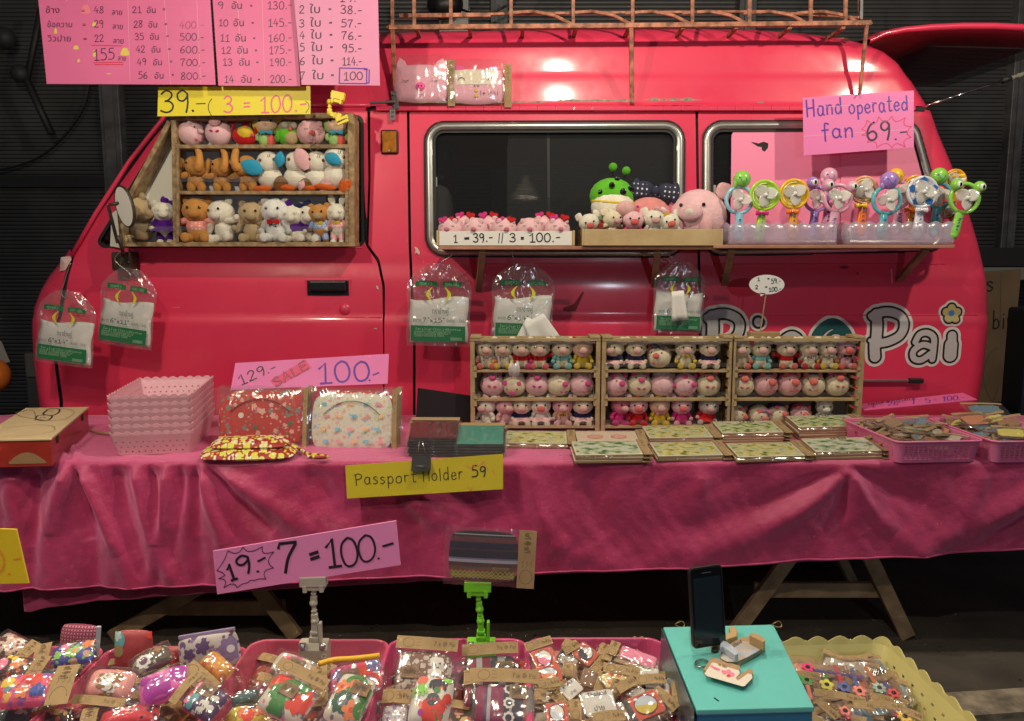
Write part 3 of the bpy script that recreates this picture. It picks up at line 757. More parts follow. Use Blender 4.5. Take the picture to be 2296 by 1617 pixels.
# door handle, lock, fuel flap, marker lamp, trim
HB = M('black_handle_plastic',(.012,.014,.016),.25,coat=.3)
hr_ = MB(); a,b = vp(684,625),vp(790,682); hr_.box((a.x,a.y - .003,b.z),(b.x,a.y + .004,a.z)); hr_.build('handle_recess',PINK,van,bevel=.016)
hd = MB(); a,b = vp(688,628),vp(783,664); hd.box((a.x,a.y - .004,b.z),(b.x,a.y + .004,a.z)); h0 = hd.build('door_handle',HB,van,bevel=.012)
hd = MB(); hd.box((a.x + .012,a.y - .028,b.z + .022),(b.x - .010,a.y - .010,a.z - .002)); hd.build('handle_grip',HB,h0,bevel=.010)
m = MB(); c = vp(773,694); m.lathe([(0,-.004),(.024,-.004),(.0255,-.001),(.0265,0)],20,Matrix.Translation(c) @ Matrix.Rotation(PI / 2,4,'X') @ Matrix.Scale(-1,4,(0,0,1))); m.build('lock_cover',PINK,van,smooth=True)
ml = MB(); a,b = vp(854,292),vp(894,347); ml.box((a.x,a.y - .018,b.z),(b.x,a.y,a.z)); lm = ml.build('marker_lamp',M('lamp_bezel_black',(.02,.015,.012),.4),van,bevel=.010)
ml = MB(); ml.box((a.x + .008,a.y - .026,b.z + .008),(b.x - .008,a.y - .019,a.z - .008)); ml.build('amber_lens',M('amber_lens',(.50,.19,.02),.12,coat=.8,var=.5,vs=30),lm,bevel=.006)
c = vp(874,342); m = MB(); m.ball(Vector((c.x,c.y - .028,c.z + .004)),.005,8,6); m.build('lens_screw',M('latch_grey',(.35,.35,.33),.4),lm)
m = MB(); a = vp(1930,853); b = vp(2035,853); m.bar(a + Vector((-1.0,-.006,0)),b + Vector((0,-.006,0)),.022,.012); tr = m.build('door_rail',M('steel_rail',(.24,.18,.19),.4,metal=.5),van,bevel=.003)
m = MB(); b2 = vp(2066,853); m.bar(b + Vector((0,-.008,0)),b2 + Vector((0,-.008,0)),.034,.022); m.build('rail_end_cap',BLACKR,tr,bevel=.004)
# front indicator on the wing
m = MB(); P = [vp(*p,extra=-.006) for p in [(136,577),(160,574),(160,583),(146,606),(134,608)]]; c = sum(P,Vector()) / len(P) + Vector((0,-.01,0)); m.add(P + [c],[(i,(i + 1) % 5,5) for i in range(5)]); m.build('side_indicator',M('clear_lens',(.7,.5,.48),.1,coat=.6),van)
# A pillar moulding, drip line over the cab door
m = MB(); m.tube([vp(x,y,-.006) for x,y in [(160,574),(215,478),(290,362),(372,258),(392,246),(420,240),(620,236),(830,236)]],.010,8); m.build('door_drip_moulding',PINK,van,smooth=True)
# door creases: pressed ridges
for ya,yb,x0_,x1_,nm in ((556,556,250,812,'door_waist_ridge'),(708,712,160,856,'door_pressing'),(708,709,934,1558,'side_pressing'),(707,707,1570,2190,'rear_pressing'),(592,592,1062,1450,'upper_pressing'),(592,592,1600,2120,'upper_pressing')):
    m = MB(); m.tube([vp(x0_ + (x1_ - x0_) * k / 12,ya + (yb - ya) * k / 12,.0010) for k in range(13)],.0032,6); m.build(nm,PINK,van,smooth=True)
# gap shadow wheels
for wx in (-1.45,1.15):
    for wy in (3.78,5.05):
        m = MB(); mt = Matrix.Translation((wx,wy,.31)) @ Matrix.Rotation(PI / 2,4,'X')
        m.lathe([(.18,.1),(.29,.1),(.31,.07),(.31,-.07),(.29,-.1),(.18,-.1)],28,mt); w = m.build('wheel',M('tyre_rubber',(.015,.015,.015),.8),van,smooth=True)
        m = MB(); m.lathe([(0,.06),(.06,.07),(.08,.03),(.16,.05),(.185,.09)],24,mt); m.build('rim',CHROME,w,smooth=True)
m = MB(); m.box((-1.9,3.8,.22),(1.9,5.2,.44)); m.build('underbody',M('underbody_black',(.012,.011,.011),.9),van,bevel=.02)
# ---- raised tailgate
def zt(lst): return [at(x,y,3.82) for x,y in lst]
top = zt([(1950,88),(1985,70),(2030,60),(2090,54),(2160,51),(2230,51),(2300,54),(2400,62)])
m = MB(); n = len(top); vs = []
for i,p in enumerate(top):
    th = .018 + .010 * min(1,i / 3)
    for (dy,dz) in ((0,0),(-.012,-th * .5),(0,-th),(.10,-th * .9),(1.2,-th * .9 + .02),(1.25,0),(.1,.02)):
        vs.append((p.x,p.y + dy,p.z + dz))
fs = [(7 * i + k,7 * (i + 1) + k,7 * (i + 1) + (k + 1) % 7,7 * i + (k + 1) % 7) for i in range(n - 1) for k in range(7)]
m.add(vs,fs); tg = m.build('tailgate',PINK,van,smooth=True)
m = MB(); a = at(2055,100,4.0); m.add([(top[3].x + .05,3.95,top[3].z - .06),(top[-1].x,3.95,top[-1].z - .06),(top[-1].x,4.9,top[-1].z - .04),(top[3].x + .05,4.9,top[3].z - .04)],[(0,1,2,3)]); m.build('tailgate_window',GLASS,tg,solid=.006)
m = MB(); m.tube([at(2078,237,3.80),at(2252,180,3.80)],.0055,10); gs = m.build('gas_strut',M('polished_steel',(.75,.75,.75),.12,metal=1.),van,smooth=True)
m = MB(); m.tube([at(2248,182,3.80),at(2266,175,3.80)],.013,10); m.build('strut_collar',BLACKR,gs,smooth=True)
m = MB(); m.tube([at(2262,177,3.80),at(2420,128,3.80)],.011,10); m.build('strut_cylinder',M('strut_label_grey',(.25,.24,.2),.5,var=.7,vs=50),gs,smooth=True)
P = [vp(x,y,-.004) for x,y in [(2040,240),(2078,240),(2076,247),(2058,249),(2040,247)]]; m = MB(); c = sum(P,Vector()) / 5; m.add(P + [c],[(i,(i + 1) % 5,5) for i in range(5)]); m.build('gutter_end_gap',DARKIN,van)

# ---- "Pie@Pai" lettering, three stacked vinyl layers per letter
VG = M('grey_vinyl',(.50,.50,.50),.45); VK = M('black_vinyl',(.012,.012,.012),.4); VW = M('white_vinyl',(.70,.67,.64),.45); VT = M('teal_vinyl',(.015,.10,.10),.4); VY = M('yellow_vinyl',(.50,.42,.17),.45); VBl = M('blue_vinyl',(.06,.22,.50),.4)
U6 = .34248 * 3.66 / F
lx = lambda X,Y: (lambda p: (p.x,p.z))(vp(*z6(X,Y)))
def letter(paths,rg,rb,rw,name,fill=VG,box=None):
    """paths in zoom-6 units; each (points, extra radius)"""
    Q = [([lx(*p) for p in smooth_path(pp,4)],ex) for pp,ex in paths]
    xs_ = [a for q,_ in Q for a,_b in q]; zs_ = [b for q,_ in Q for _a,b in q]; rr = (rw + max(e for _,e in Q)) * U6 + .01
    def S(X,Z): return np.minimum.reduce([sd_path(X,Z,q) - ex * U6 for q,ex in Q])
    root = None
    for r_,mt,off in ((rw,VW,-.0015),(rb,VK,-.0025),(rg,fill,-.0035)):
        o = sheet(lambda X,Z: S(X,Z) - r_ * U6,min(xs_) - rr,max(xs_) + rr,min(zs_) - rr,max(zs_) + rr,.0045,vsurf(off,False)).build(name if root is None else ('outline' if mt is VK else 'fill'),mt,van if root is None else root,smooth=True)
        root = root or o
Pp = [([(1290,455),(1350,428),(1420,428),(1485,462),(1498,520),(1470,580),(1400,618),(1340,630)],0),([(1318,440),(1322,520),(1316,600),(1305,640),(1308,720)],6),([(1275,612),(1300,640),(1285,690),(1300,730)],-14)]
letter(Pp,27,40,60,'letter_P')
letter([([(x - 1075,y + 12) for x,y in p],e) for p,e in Pp],29,42,62,'letter_P')
letter([([(545,492),(546,494)],0)],28,43,58,'letter_dot'); letter([([(540,610),(535,720)],0)],26,39,56,'letter_i')
letter([([(705,650),(800,640),(810,600),(765,572),(710,600),(695,660),(730,715),(800,715)],0)],20,33,52,'letter_e')
letter([([(1135,640),(1120,570),(1050,505),(985,520),(930,580),(925,660),(970,730),(1060,740)],0),([(1080,560),(1030,560),(985,610),(990,670),(1040,680),(1080,600),(1085,670),(1130,650)],-22)],33,36,56,'letter_at',VT)
letter([([(1572,622),(1600,574),(1650,562),(1692,592),(1692,660),(1682,735)],0),([(1680,655),(1620,640),(1560,680),(1562,730),(1610,740),(1670,700)],0)],19,32,50,'letter_a')
letter([([(1812,580),(1812,630)],-4),([(1806,640),(1800,710)],8)],32,44,62,'letter_i')
fl = [([(1810 + 36 * math.cos(R(90 + 72 * k)),438 - 38 * math.sin(R(90 + 72 * k))),(1810 + 37 * math.cos(R(90 + 72 * k)),438 - 39 * math.sin(R(90 + 72 * k)))],0) for k in range(5)] + [([(1810,438),(1811,439)],0)]
letter(fl,25,36,50,'flower_emblem',VY)
c = lx(1808,434); sheet(lambda X,Z: np.hypot(X - c[0],Z - c[1]) - 20 * U6,c[0] - .03,c[0] + .03,c[1] - .03,c[1] + .03,.003,vsurf(-.0045,False)).build('flower_centre',VBl,van,smooth=True)

# ------------------------------------------------------------------ roof rack
RUST = M('rusty_orange_paint',(.57,.225,.13),.62,col2=(.16,.07,.04),vs=28,bump=.5,bs=80)
rack = thing('roof_rack','rusty orange tubular roof rack on top of the van','roof rack',tuple(at(1400,60,3.7)))
YR = 3.66
def rk(name,pts,w,mat=RUST,Y=YR,h=None):
    m = MB(); q = [at(p[0],p[1],Y + (p[2] if len(p) > 2 else 0)) for p in pts]
    for a,b in zip(q[:-1],q[1:]): m.bar(a,b,w,h or w,(0,1,0))
    return m.build(name,mat,rack,bevel=.002)
rk('bottom_rail',[(872,62),(1400,58),(1952,52)],.020)
rk('bottom_rail',[(872,62,.02),(872,62,1.4)],.020); rk('bottom_rail',[(1950,52,.02),(1950,52,1.4)],.020)
ra = at(872,62,YR); rb_ = at(1952,52,YR)
m = MB(); m.bar((ra.x,5.1,ra.z),(rb_.x,5.1,rb_.z),.02,.02); m.build('far_rail',RUST,rack)
m = MB(); m.bar((ra.x,3.9,ra.z - .01),(rb_.x,3.9,rb_.z - .01),.018,.018); m.build('inner_rail',RUST,rack)
for k in range(9):
    x = ra.x + (rb_.x - ra.x) * (k + .5) / 9; m = MB()
    m.bar((x,YR,ra.z),(x,5.1,ra.z),.016,.012); m.build('cross_bar',RUST,rack)
for px in (880,929,1011,1146,1285,1418,1552,1680,1817,1895):
    rk('upright',[(px,58),(px + (px - 1148) * .004,-70)],.015)
rk('top_rail',[(872,-70),(1400,-72),(1960,-76)],.02)
for px in (929,1146,1418,1680,1926):
    rk('far_upright',[(px,52,1.4),(px,-60,1.4)],.015)
rk('back_corner_post',[(1930,45,.12),(1932,-70,.12)],.015,POSTM)
# low curved braces
for px in (1285,1418,1552,1680,1817,1935):
    pts = [(px - 150,30,.10),(px - 90,26,.08),(px - 45,34,.04),(px,56,0)]
    rk('curved_brace',pts,.013)
rk('middle_rail',[(895,36,.1),(1100,34,.1)],.018); rk('middle_rail',[(1000,33,.1),(1300,29,.1),(1700,26,.1),(1926,40,.1)],.011)
# legs to the gutter
def leg(pts,w=.018): 
    m = MB(); q = [at(x,y,Y) for x,y,Y in pts]
    for a,b in zip(q[:-1],q[1:]): m.bar(a,b,w,w,(0,1,0))
    return m.build('support_leg',RUST,rack,bevel=.002)
leg([(880,62,3.66),(884,150,3.70),(889,240,3.71)]); leg([(1415,58,3.66),(1417,232,3.71)]); leg([(1944,54,3.66),(1941,80,3.67),(1928,205,3.71),(1926,232,3.71)],.014)
m = MB(); a = at(882,205,3.69); b = at(889,245,3.69); m.bar(a,b,.026,.006,(0,1,0)); m.bar(at(880,243,3.69),at(880,270,3.69),.026,.005,(0,1,0)); m.bar(at(830,231,3.68),at(886,228,3.68),.012,.01); m.build('bracket_plate',POSTM,rack,bevel=.002)
for (x,y) in ((882,212),(880,260),(880,250)):
    m = MB(); m.ball(at(x,y,3.682),.005,8,6); m.build('bolt',POSTM,rack)
# wing mirror
MIR = M('mirror_black_metal',(.03,.028,.026),.5)
mr = thing('wing_mirror','round wing mirror on a bent black arm before the toy case','mirror',tuple(at(282,500,3.40)))
c = at(282,463,3.40); mt = Matrix.Translation(c) @ Matrix.Rotation(R(-12),4,'Y') @ Matrix.Rotation(R(-30),4,'Z') @ Matrix.Rotation(PI / 2,4,'X')
m = MB(); m.lathe([(0,-.012),(.06,-.012),(.085,-.004),(.089,.004),(.086,.010),(.082,.010)],30,mt @ Matrix.Diagonal((.62,1,1,1))); m.build('mirror_housing',MIR,mr,smooth=True)
m = MB(); m.lathe([(0,.0085),(.082,.0085)],30,mt @ Matrix.Diagonal((.62,1,1,1))); m.build('mirror_glass',M('painted_mirror_reflection',(.86,.84,.76),.5),mr,smooth=True)  # flat matte cream stands in for the bright reflection in the mirror
m = MB(); m.tube([at(x,y,3.41) for x,y in [(268,455),(247,459),(243,463),(264,545)]],.007,8); m.tube([at(264,530,3.41),at(275,560,3.44),at(276,575,3.62)],.008,8); m.build('arm',MIR,mr,smooth=True)
m = MB(); a = at(255,565,3.60); b = at(301,607,3.60); m.box((a.x,3.57,b.z),(b.x,3.66,a.z)); bb = m.build('mount_bracket',M('rusty_dark_bracket',(.07,.05,.03),.6,metal=.4,var=.6,vs=40),mr,bevel=.008)
for (x,y) in ((262,588),(288,588),(276,602)):
    m = MB(); m.ball(at(x,y,3.567),.005,8,6); m.build('screw',POSTM,bb)
# ------------------------------------------------------------------ stall table: trestles, board, satin cloth
ZT = .735; YF_ = 2.76
WOOD = M('pale_pine',(.42,.29,.15),.6,col2=(.30,.19,.09),vs=14,bump=.25,bs=120)
WOODD = M('weathered_pine',(.34,.235,.135),.7,col2=(.2,.13,.07),vs=12,bump=.3,bs=110)
m = MB(); m.box((-2.5,2.79,ZT - .022),(2.5,3.56,ZT - .006)); tb = m.build('stall_table_top',WOODD,label='long wooden table top under the pink satin cloth',cat='table top',bevel=.003)
def trestle(label,lf,lb,rf,rb_,bar,Y0):
    t = thing('trestle',label,'trestle',tuple(at(*bar[1],Y0)),group='wooden trestles under the stall table')
    def lg(a,b,Ya,w=.055):
        p = at(*a,Ya); q = at(*b,Ya); d = (q - p).normalized(); k = (p.z - ZT + .03) / -d.z if d.z else 0
        top = p + d * ((ZT - .03 - p.z) / d.z); bot = p + d * ((.012 - p.z) / d.z)
        m = MB(); m.bar(top,bot,w,.028,(0,1,0)); m.build('leg',WOODD,t,bevel=.002)
    for pa,pb,ya in ((lf,lb,Y0),(rf,rb_,Y0),(lf,lb,Y0 + .55),(rf,rb_,Y0 + .55)):
        if ya == Y0: lg(pa,pb,ya)
        else:
            off = .0
            p = at(*pa,Y0); q = at(*pb,Y0); m = MB(); d = (q - p).normalized(); top = p + d * ((ZT - .03 - p.z) / d.z); bot = p + d * ((.012 - p.z) / d.z)
            m.bar(top + Vector((0,.5,0)),bot + Vector((0,.5,0)),.05,.028,(0,1,0)); m.build('leg',WOODD,t,bevel=.002)
    a,b = at(*bar[0],Y0 + .03),at(*bar[1],Y0 + .03); m = MB(); m.bar(a,b,.022,.058,(0,0,1)); m.build('cross_rail',WOODD,t,bevel=.002)
    for yy in (Y0 + .05,):
        p = at(*lf,yy); m = MB(); m.box((p.x + .02,Y0 + .02,ZT - .09),(at(*rf,yy).x - .02,Y0 + .05,ZT - .028)); m.build('top_beam',WOODD,t)
trestle('wooden trestle under the right of the table, cross rail in view',(1755,1270),(1648,1418),(1957,1265),(2031,1420),((1690,1322),(1990,1322)),2.92)
trestle('wooden trestle under the left of the table, half in shade',(398,1345),(290,1406),(596,1338),(668,1432),((360,1362),(640,1362)),2.92)

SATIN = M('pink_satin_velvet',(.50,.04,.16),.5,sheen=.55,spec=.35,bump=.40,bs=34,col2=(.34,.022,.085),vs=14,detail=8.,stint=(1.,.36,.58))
def velvet(m,dark,lite):  # pile sheen put into the base colour: lighter at grazing view
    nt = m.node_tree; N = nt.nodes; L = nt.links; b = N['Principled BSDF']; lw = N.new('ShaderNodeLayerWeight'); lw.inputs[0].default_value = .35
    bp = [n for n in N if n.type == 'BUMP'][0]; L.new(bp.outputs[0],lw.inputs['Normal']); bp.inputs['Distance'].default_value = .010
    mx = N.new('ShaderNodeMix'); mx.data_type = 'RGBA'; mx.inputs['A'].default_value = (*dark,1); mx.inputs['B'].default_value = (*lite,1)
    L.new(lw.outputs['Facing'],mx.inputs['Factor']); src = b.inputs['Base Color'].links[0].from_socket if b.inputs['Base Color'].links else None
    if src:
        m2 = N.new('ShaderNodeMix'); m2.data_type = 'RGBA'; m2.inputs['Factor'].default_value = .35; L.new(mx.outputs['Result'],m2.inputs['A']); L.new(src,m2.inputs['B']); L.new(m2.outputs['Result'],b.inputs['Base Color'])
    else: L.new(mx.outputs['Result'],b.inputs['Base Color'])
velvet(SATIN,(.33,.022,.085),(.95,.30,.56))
SATIN2 = M('pink_satin_underlayer',(.42,.034,.12),.5,stint=(1.,.36,.58),sheen=.8,spec=.4,bump=.1,bs=70)
RIDGES = [  # (points in P pixels, w0, w1, amplitude m)
 ([(135,1005),(150,1060),(115,1180),(95,1330)],10,30,.030),([(150,1010),(175,1090),(200,1200),(215,1325)],8,26,-.030),
 ([(165,1010),(215,1110),(265,1230),(300,1330)],8,26,.026),([(30,1040),(40,1200),(40,1330)],30,34,.022),([(75,1045),(75,1150),(70,1330)],14,22,-.026),
 ([(262,1040),(270,1120),(310,1240),(345,1320)],16,22,-.020),([(300,1045),(330,1160),(372,1290)],12,20,.022),([(335,1045),(350,1150),(352,1300)],9,16,-.022),
 ([(372,1050),(365,1160),(335,1300)],10,16,.022),([(405,1045),(405,1120),(385,1250)],9,14,-.016),
 ([(450,1035),(470,1120),(500,1210),(530,1320)],10,26,.026),([(440,1045),(440,1130),(450,1300)],9,18,-.02),([(462,1040),(520,1110),(600,1190),(720,1270)],9,30,-.026),
 ([(475,1040),(560,1100),(690,1180),(860,1240)],12,40,.018),([(900,1120),(1020,1190),(1010,1290)],22,30,.014),([(880,1110),(930,1180),(940,1300)],16,24,-.012),
 ([(960,1060),(1080,1160),(1090,1290)],20,34,-.014),([(1190,1050),(1210,1150),(1260,1230),(1400,1270)],20,30,.018),([(1330,1050),(1340,1160),(1400,1250)],24,34,-.014),
 ([(1890,1055),(1820,1120),(1720,1180),(1560,1240)],12,34,.026),([(1880,1060),(1780,1105),(1640,1160),(1480,1200)],12,40,-.020),([(1900,1060),(1880,1150),(1800,1250)],10,26,-.018),
 ([(1905,1060),(1960,1150),(2060,1240)],10,28,.024),([(1895,1060),(1920,1160),(1950,1250)],10,26,.012),([(1920,1050),(2020,1110),(2150,1180)],12,34,-.018),([(1570,1050),(1560,1130),(1500,1220)],20,40,.016),
 ([(2340,1090),(2240,1150),(2080,1225)],18,40,.026),([(2340,1140),(2240,1200),(2140,1245)],14,26,-.018),([(2200,1050),(2180,1120),(2120,1190)],20,30,.014),([(700,1060),(760,1150),(820,1220)],24,40,-.014)]
def fold(PX,PY):
    D = np.zeros(PX.shape)
    for pts,w0,w1,a in RIDGES:
        q = smooth_path(pts,6); n = len(q) - 1
        best = np.full(PX.shape,1e9); tb_ = np.zeros(PX.shape)
        for i in range(n):
            (x0,y0),(x1,y1) = q[i],q[i + 1]; dx,dy = x1 - x0,y1 - y0; L = dx * dx + dy * dy + 1e-9
            t = np.clip(((PX - x0) * dx + (PY - y0) * dy) / L,0,1); d = np.hypot(PX - x0 - t * dx,PY - y0 - t * dy)
            k = d < best; best = np.where(k,d,best); tb_ = np.where(k,(i + t) / n,tb_)
        w = w0 + (w1 - w0) * tb_; D += a * np.exp(-(best / w) ** 2) * (.45 + .55 * np.sin(np.clip(tb_ * 1.25 + .12,0,1) * PI) ** .5)
    return D
HEM = [(-400,1322),(0,1324),(42,1317),(120,1319),(190,1317),(330,1318),(440,1314),(600,1308),(886,1294),(1000,1292),(1200,1285),(1661,1268),(1833,1256),(2296,1233),(2700,1215)]
HEM2 = [(30,1384),(42,1380),(70,1372),(120,1369),(190,1358),(290,1352),(386,1346),(480,1338),(580,1333),(886,1318),(1000,1311),(1200,1300),(1661,1281),(1833,1270),(2000,1260),(2296,1238),(2700,1219)]
def cloth(name,hem,x0,x1,dy,mat,label,nx=880,top=True,amp=1.,fill=0.):
    XS = np.linspace(x0,x1,nx); rows = []
    def pxat(x,z,Y): 
        v = Vector((x,Y,z - CAMZ)); fwd = v.y * CT - v.z * ST; up = v.y * ST + v.z * CT; return CX + F * v.x / fwd,CY - F * up / fwd
    hpx = np.array([h[0] for h in hem]); hpy = np.array([h[1] for h in hem])
    pts0 = [pxat(x,ZT,YF_)[0] for x in XS]; hy = np.interp(pts0,hpx,hpy)
    zh = np.array([at(p,y,YF_ - .01).z for p,y in zip(pts0,hy)])
    verts = []
    if top:
        for t in np.linspace(0,1,40)[:-1]:
            Y = 3.60 - t * (3.60 - YF_ - .03)
            rows.append([(x,Y,ZT + .004 + .0) for x in XS])
    rad = .016
    for a in np.linspace(0,PI / 2,6): rows.append([(x,YF_ + rad - dy - rad * math.sin(a),ZT + .004 - rad * (1 - math.cos(a))) for x in XS])
    for t in np.linspace(0,1,110)[1:]:
        rows.append([(x,YF_ - dy - .012 * t,ZT - .012 - t * (ZT - .012 - zh[i])) for i,x in enumerate(XS)])
    A = np.array(rows); X,Yv,Z = A[...,0],A[...,1],A[...,2]
    V_ = Yv; fw = V_ * CT - (Z - CAMZ) * ST; up = V_ * ST + (Z - CAMZ) * CT; PX = CX + F * X / fw; PY = CY - F * up / fw
    D = fold(PX,PY) * amp * (1.55 - .35 * np.clip((PX - 500) / 900,0,1))
    tt = np.clip((ZT - Z) / .05,0,1) * 1.0
    sm = .004 * np.sin(X * 9 + 3 * np.sin(Z * 6)) + .002 * np.sin(X * 23 + Z * 17) + .0012 * np.sin(X * 51 - Z * 30 + 2 * np.sin(Z * 20 + X * 4))
    # fine hanging wrinkles, stronger towards the gathered left end
    gl_ = np.clip((700 - PX) / 700,0,1); vr = .0035 * gl_ * np.sin(X * 62 + 4 * np.sin(Z * 7 + X * 3)) * np.sin(X * 17 + 1.3) + .0012 * np.sin(X * 95 + Z * 31 + 3 * np.sin(Z * 13)) * np.sin(Z * 19 + X * 7)
    Yv -= (D + (sm + vr) * amp) * tt + fill * 0
    # lie-flat wrinkles on the table top
    topm = np.clip((Yv - YF_ - .01) / .03,0,1)
    wr = .004 * np.abs(np.sin(X * 13 + Yv * 22 + 2 * np.sin(Yv * 9))) ** 3 * (X < -.7) + np.clip(D,-.004,.03) * .45 * (PX < 560) + .0012 * np.sin(X * 31 + Yv * 13)
    Z += topm * np.clip(wr,0,.02) * (Z > ZT - .001)
    n1,n2 = X.shape; m = MB(); m.v = np.stack([X,Yv,Z],-1).reshape(-1,3).tolist()
    m.f = [(j * n2 + i,j * n2 + i + 1,(j + 1) * n2 + i + 1,(j + 1) * n2 + i) for j in range(n1 - 1) for i in range(n2 - 1)]
    return m,mat
cl = thing('tablecloth','pink satin cloth draped over the long stall table','tablecloth',(0,YF_,.4))
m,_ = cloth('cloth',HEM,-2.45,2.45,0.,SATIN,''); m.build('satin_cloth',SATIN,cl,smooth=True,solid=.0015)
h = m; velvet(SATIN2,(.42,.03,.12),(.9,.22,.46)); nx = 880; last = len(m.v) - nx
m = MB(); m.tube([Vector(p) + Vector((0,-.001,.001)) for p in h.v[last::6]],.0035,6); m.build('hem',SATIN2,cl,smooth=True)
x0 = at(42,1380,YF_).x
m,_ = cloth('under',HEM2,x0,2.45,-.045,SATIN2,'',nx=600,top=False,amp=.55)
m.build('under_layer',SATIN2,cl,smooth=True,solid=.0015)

# ------------------------------------------------------------------ general goods helpers
KRAFT = M('kraft_paper',(.36,.245,.12),.85,var=.15,vs=18,bump=.1,bs=150)
STAMP = M('stamp_ink',(.13,.08,.04),.8)
CLEAR = film('clear_plastic_film',milk=.025,gloss=.25,bump=1.,bs=17,rough=.15)
def Fr(p,yaw=0.,tilt=0.,roll=0.):
    """frame lying at p: x right, y away, z up; tilt raises the far edge towards the camera"""
    return Matrix.Translation(Vector(p)) @ Matrix.Rotation(yaw,4,'Z') @ Matrix.Rotation(tilt,4,'X') @ Matrix.Rotation(roll,4,'Y')
def pillow_h(u,v,t,p=2.6): return t * max(0,(1 - abs(u) ** p)) ** .55 * max(0,(1 - abs(v) ** p)) ** .55
def pillow(m,w,h,t,mt,n=16,seed=0,corner=.12,wrinkle=.022):
    for sgn in (1,-1):
        def fn(a,b):
            u = 2 * a - 1; v = 2 * b - 1; c = 1 - corner * (abs(u) * abs(v)) ** 3
            z = sgn * pillow_h(u,v,t / 2); z += sgn * t * wrinkle * mnoise.noise(Vector((u * 2.3 + seed,v * 2.3,seed * 1.7))) * (1 - abs(u) ** 4) * (1 - abs(v) ** 4)
            return mt @ Vector((u * w / 2 * c,v * h / 2 * c,z))
        m.grid(fn,n,n)
    return m
def wrapfilm(parent,w,h,t,mt,mat=CLEAR,seed=0,off=(0,0),name='plastic_wrapper',n=15):
    m = MB()
    def fn(a,b):
        u = 2 * a - 1; v = 2 * b - 1
        z = pillow_h(u,v,t / 2 * 1.12 + .002,3.) + .0035 * mnoise.noise(Vector((u * 4 + seed,v * 4,3.1 * seed))) + .002 + .002 * mnoise.noise(Vector((u * 9 + seed,v * 9,1)))
        return mt @ Vector((off[0] + u * w / 2,off[1] + v * h / 2,max(z,-.001)))
    m.grid(fn,n,n); return m.build(name,mat,parent,smooth=True)
def card(parent,x0,y0,x1,y1,z,mt,name='header_card',mat=KRAFT,bend=0.,stampmark=True,seed=0):
    m = MB(); L = max(x1 - x0,y1 - y0); along = (x1 - x0) >= (y1 - y0)
    def fn(a,b):
        x = x0 + a * (x1 - x0); y = y0 + b * (y1 - y0); k = a if along else b; kk = b if along else a
        return mt @ Vector((x,y,z + bend * .7 * math.sin(k * PI) + .0012 * math.sin(k * 5 + seed) + .0008 * kk))
    nn = (6,2) if along else (2,6)
    m.grid(fn,*nn); o = m.build(name,mat,parent,smooth=False,solid=-.0008)
    if stampmark:
        s = MB(); cw = min(x1 - x0,y1 - y0) * .36; r_ = random.Random(seed)
        f2 = lambda k,q: fn(k,q) if along else fn(q,k)
        k0 = .2; asp = cw / L
        for rr in (1.,):
            ribbon(s,[f2(k0 + asp * math.cos(t) * 1.2,.5 + .36 * math.sin(t)) for t in [2 * PI * i / 12 for i in range(13)]],cw * .09,mt.to_3x3() @ Vector((0,0,1)),.0008)
        for j in range(3):
            ribbon(s,[f2(k0 + asp * (1.6 + i * .35),.25 + j * .25 + .07 * (i % 2)) for i in range(4)],cw * .07,mt.to_3x3() @ Vector((0,0,1)),.0008)
        tx = 'Pie @ Pai'; a_ = .62; 
        tm = lambda X,Y: f2(min(.96,a_ + X * .34),.5 - Y)
        write(s,tx,0,.16,1,.16,.36,cw * .10,tm,mt.to_3x3() @ Vector((0,0,1)),lift0=.0008)
        s.build('stamp_print',STAMP,o)
    return o
def flower_pts(r,n=5,d=.35,ph=0.): return [(r * (1 - d + d * abs(math.cos(n * t / 2))) * math.cos(t + ph),r * (1 - d + d * abs(math.cos(n * t / 2))) * math.sin(t + ph)) for t in [2 * PI * k / (n * 6) for k in range(n * 6)]]
def circ_pts(r,n=20): return [(r * math.cos(2 * PI * k / n),r * math.sin(2 * PI * k / n)) for k in range(n)]
def decal(m,pts,cx,cy,w,h,t,mt,lift=.0006,rot=0.):
    """flat print conforming to the pillow top (cx, cy in -1..1; pts in metres)"""
    f = lambda x,y: mt @ Vector((x,y,pillow_h(max(-1,min(1,2 * x / w)),max(-1,min(1,2 * y / h)),t / 2) + lift * .7 + t * .012))
    c = (cx * w / 2,cy * h / 2); q = [(c[0] + x * math.cos(rot) - y * math.sin(rot),c[1] + x * math.sin(rot) + y * math.cos(rot)) for x,y in pts]
    q = [(max(-w * .475,min(w * .475,x)),max(-h * .475,min(h * .475,y))) for x,y in q]
    n = len(q); vs = [f(*c)] + [f(c[0] + (x - c[0]) * .55,c[1] + (y - c[1]) * .55) for x,y in q] + [f(*p) for p in q]
    fs = [(0,1 + i,1 + (i + 1) % n) for i in range(n)] + [(1 + i,1 + n + i,1 + n + (i + 1) % n,1 + (i + 1) % n) for i in range(n)]
    m.add(vs,fs)
LEATH = M('brown_leather_patch',(.26,.15,.07),.6,var=.3,vs=60)
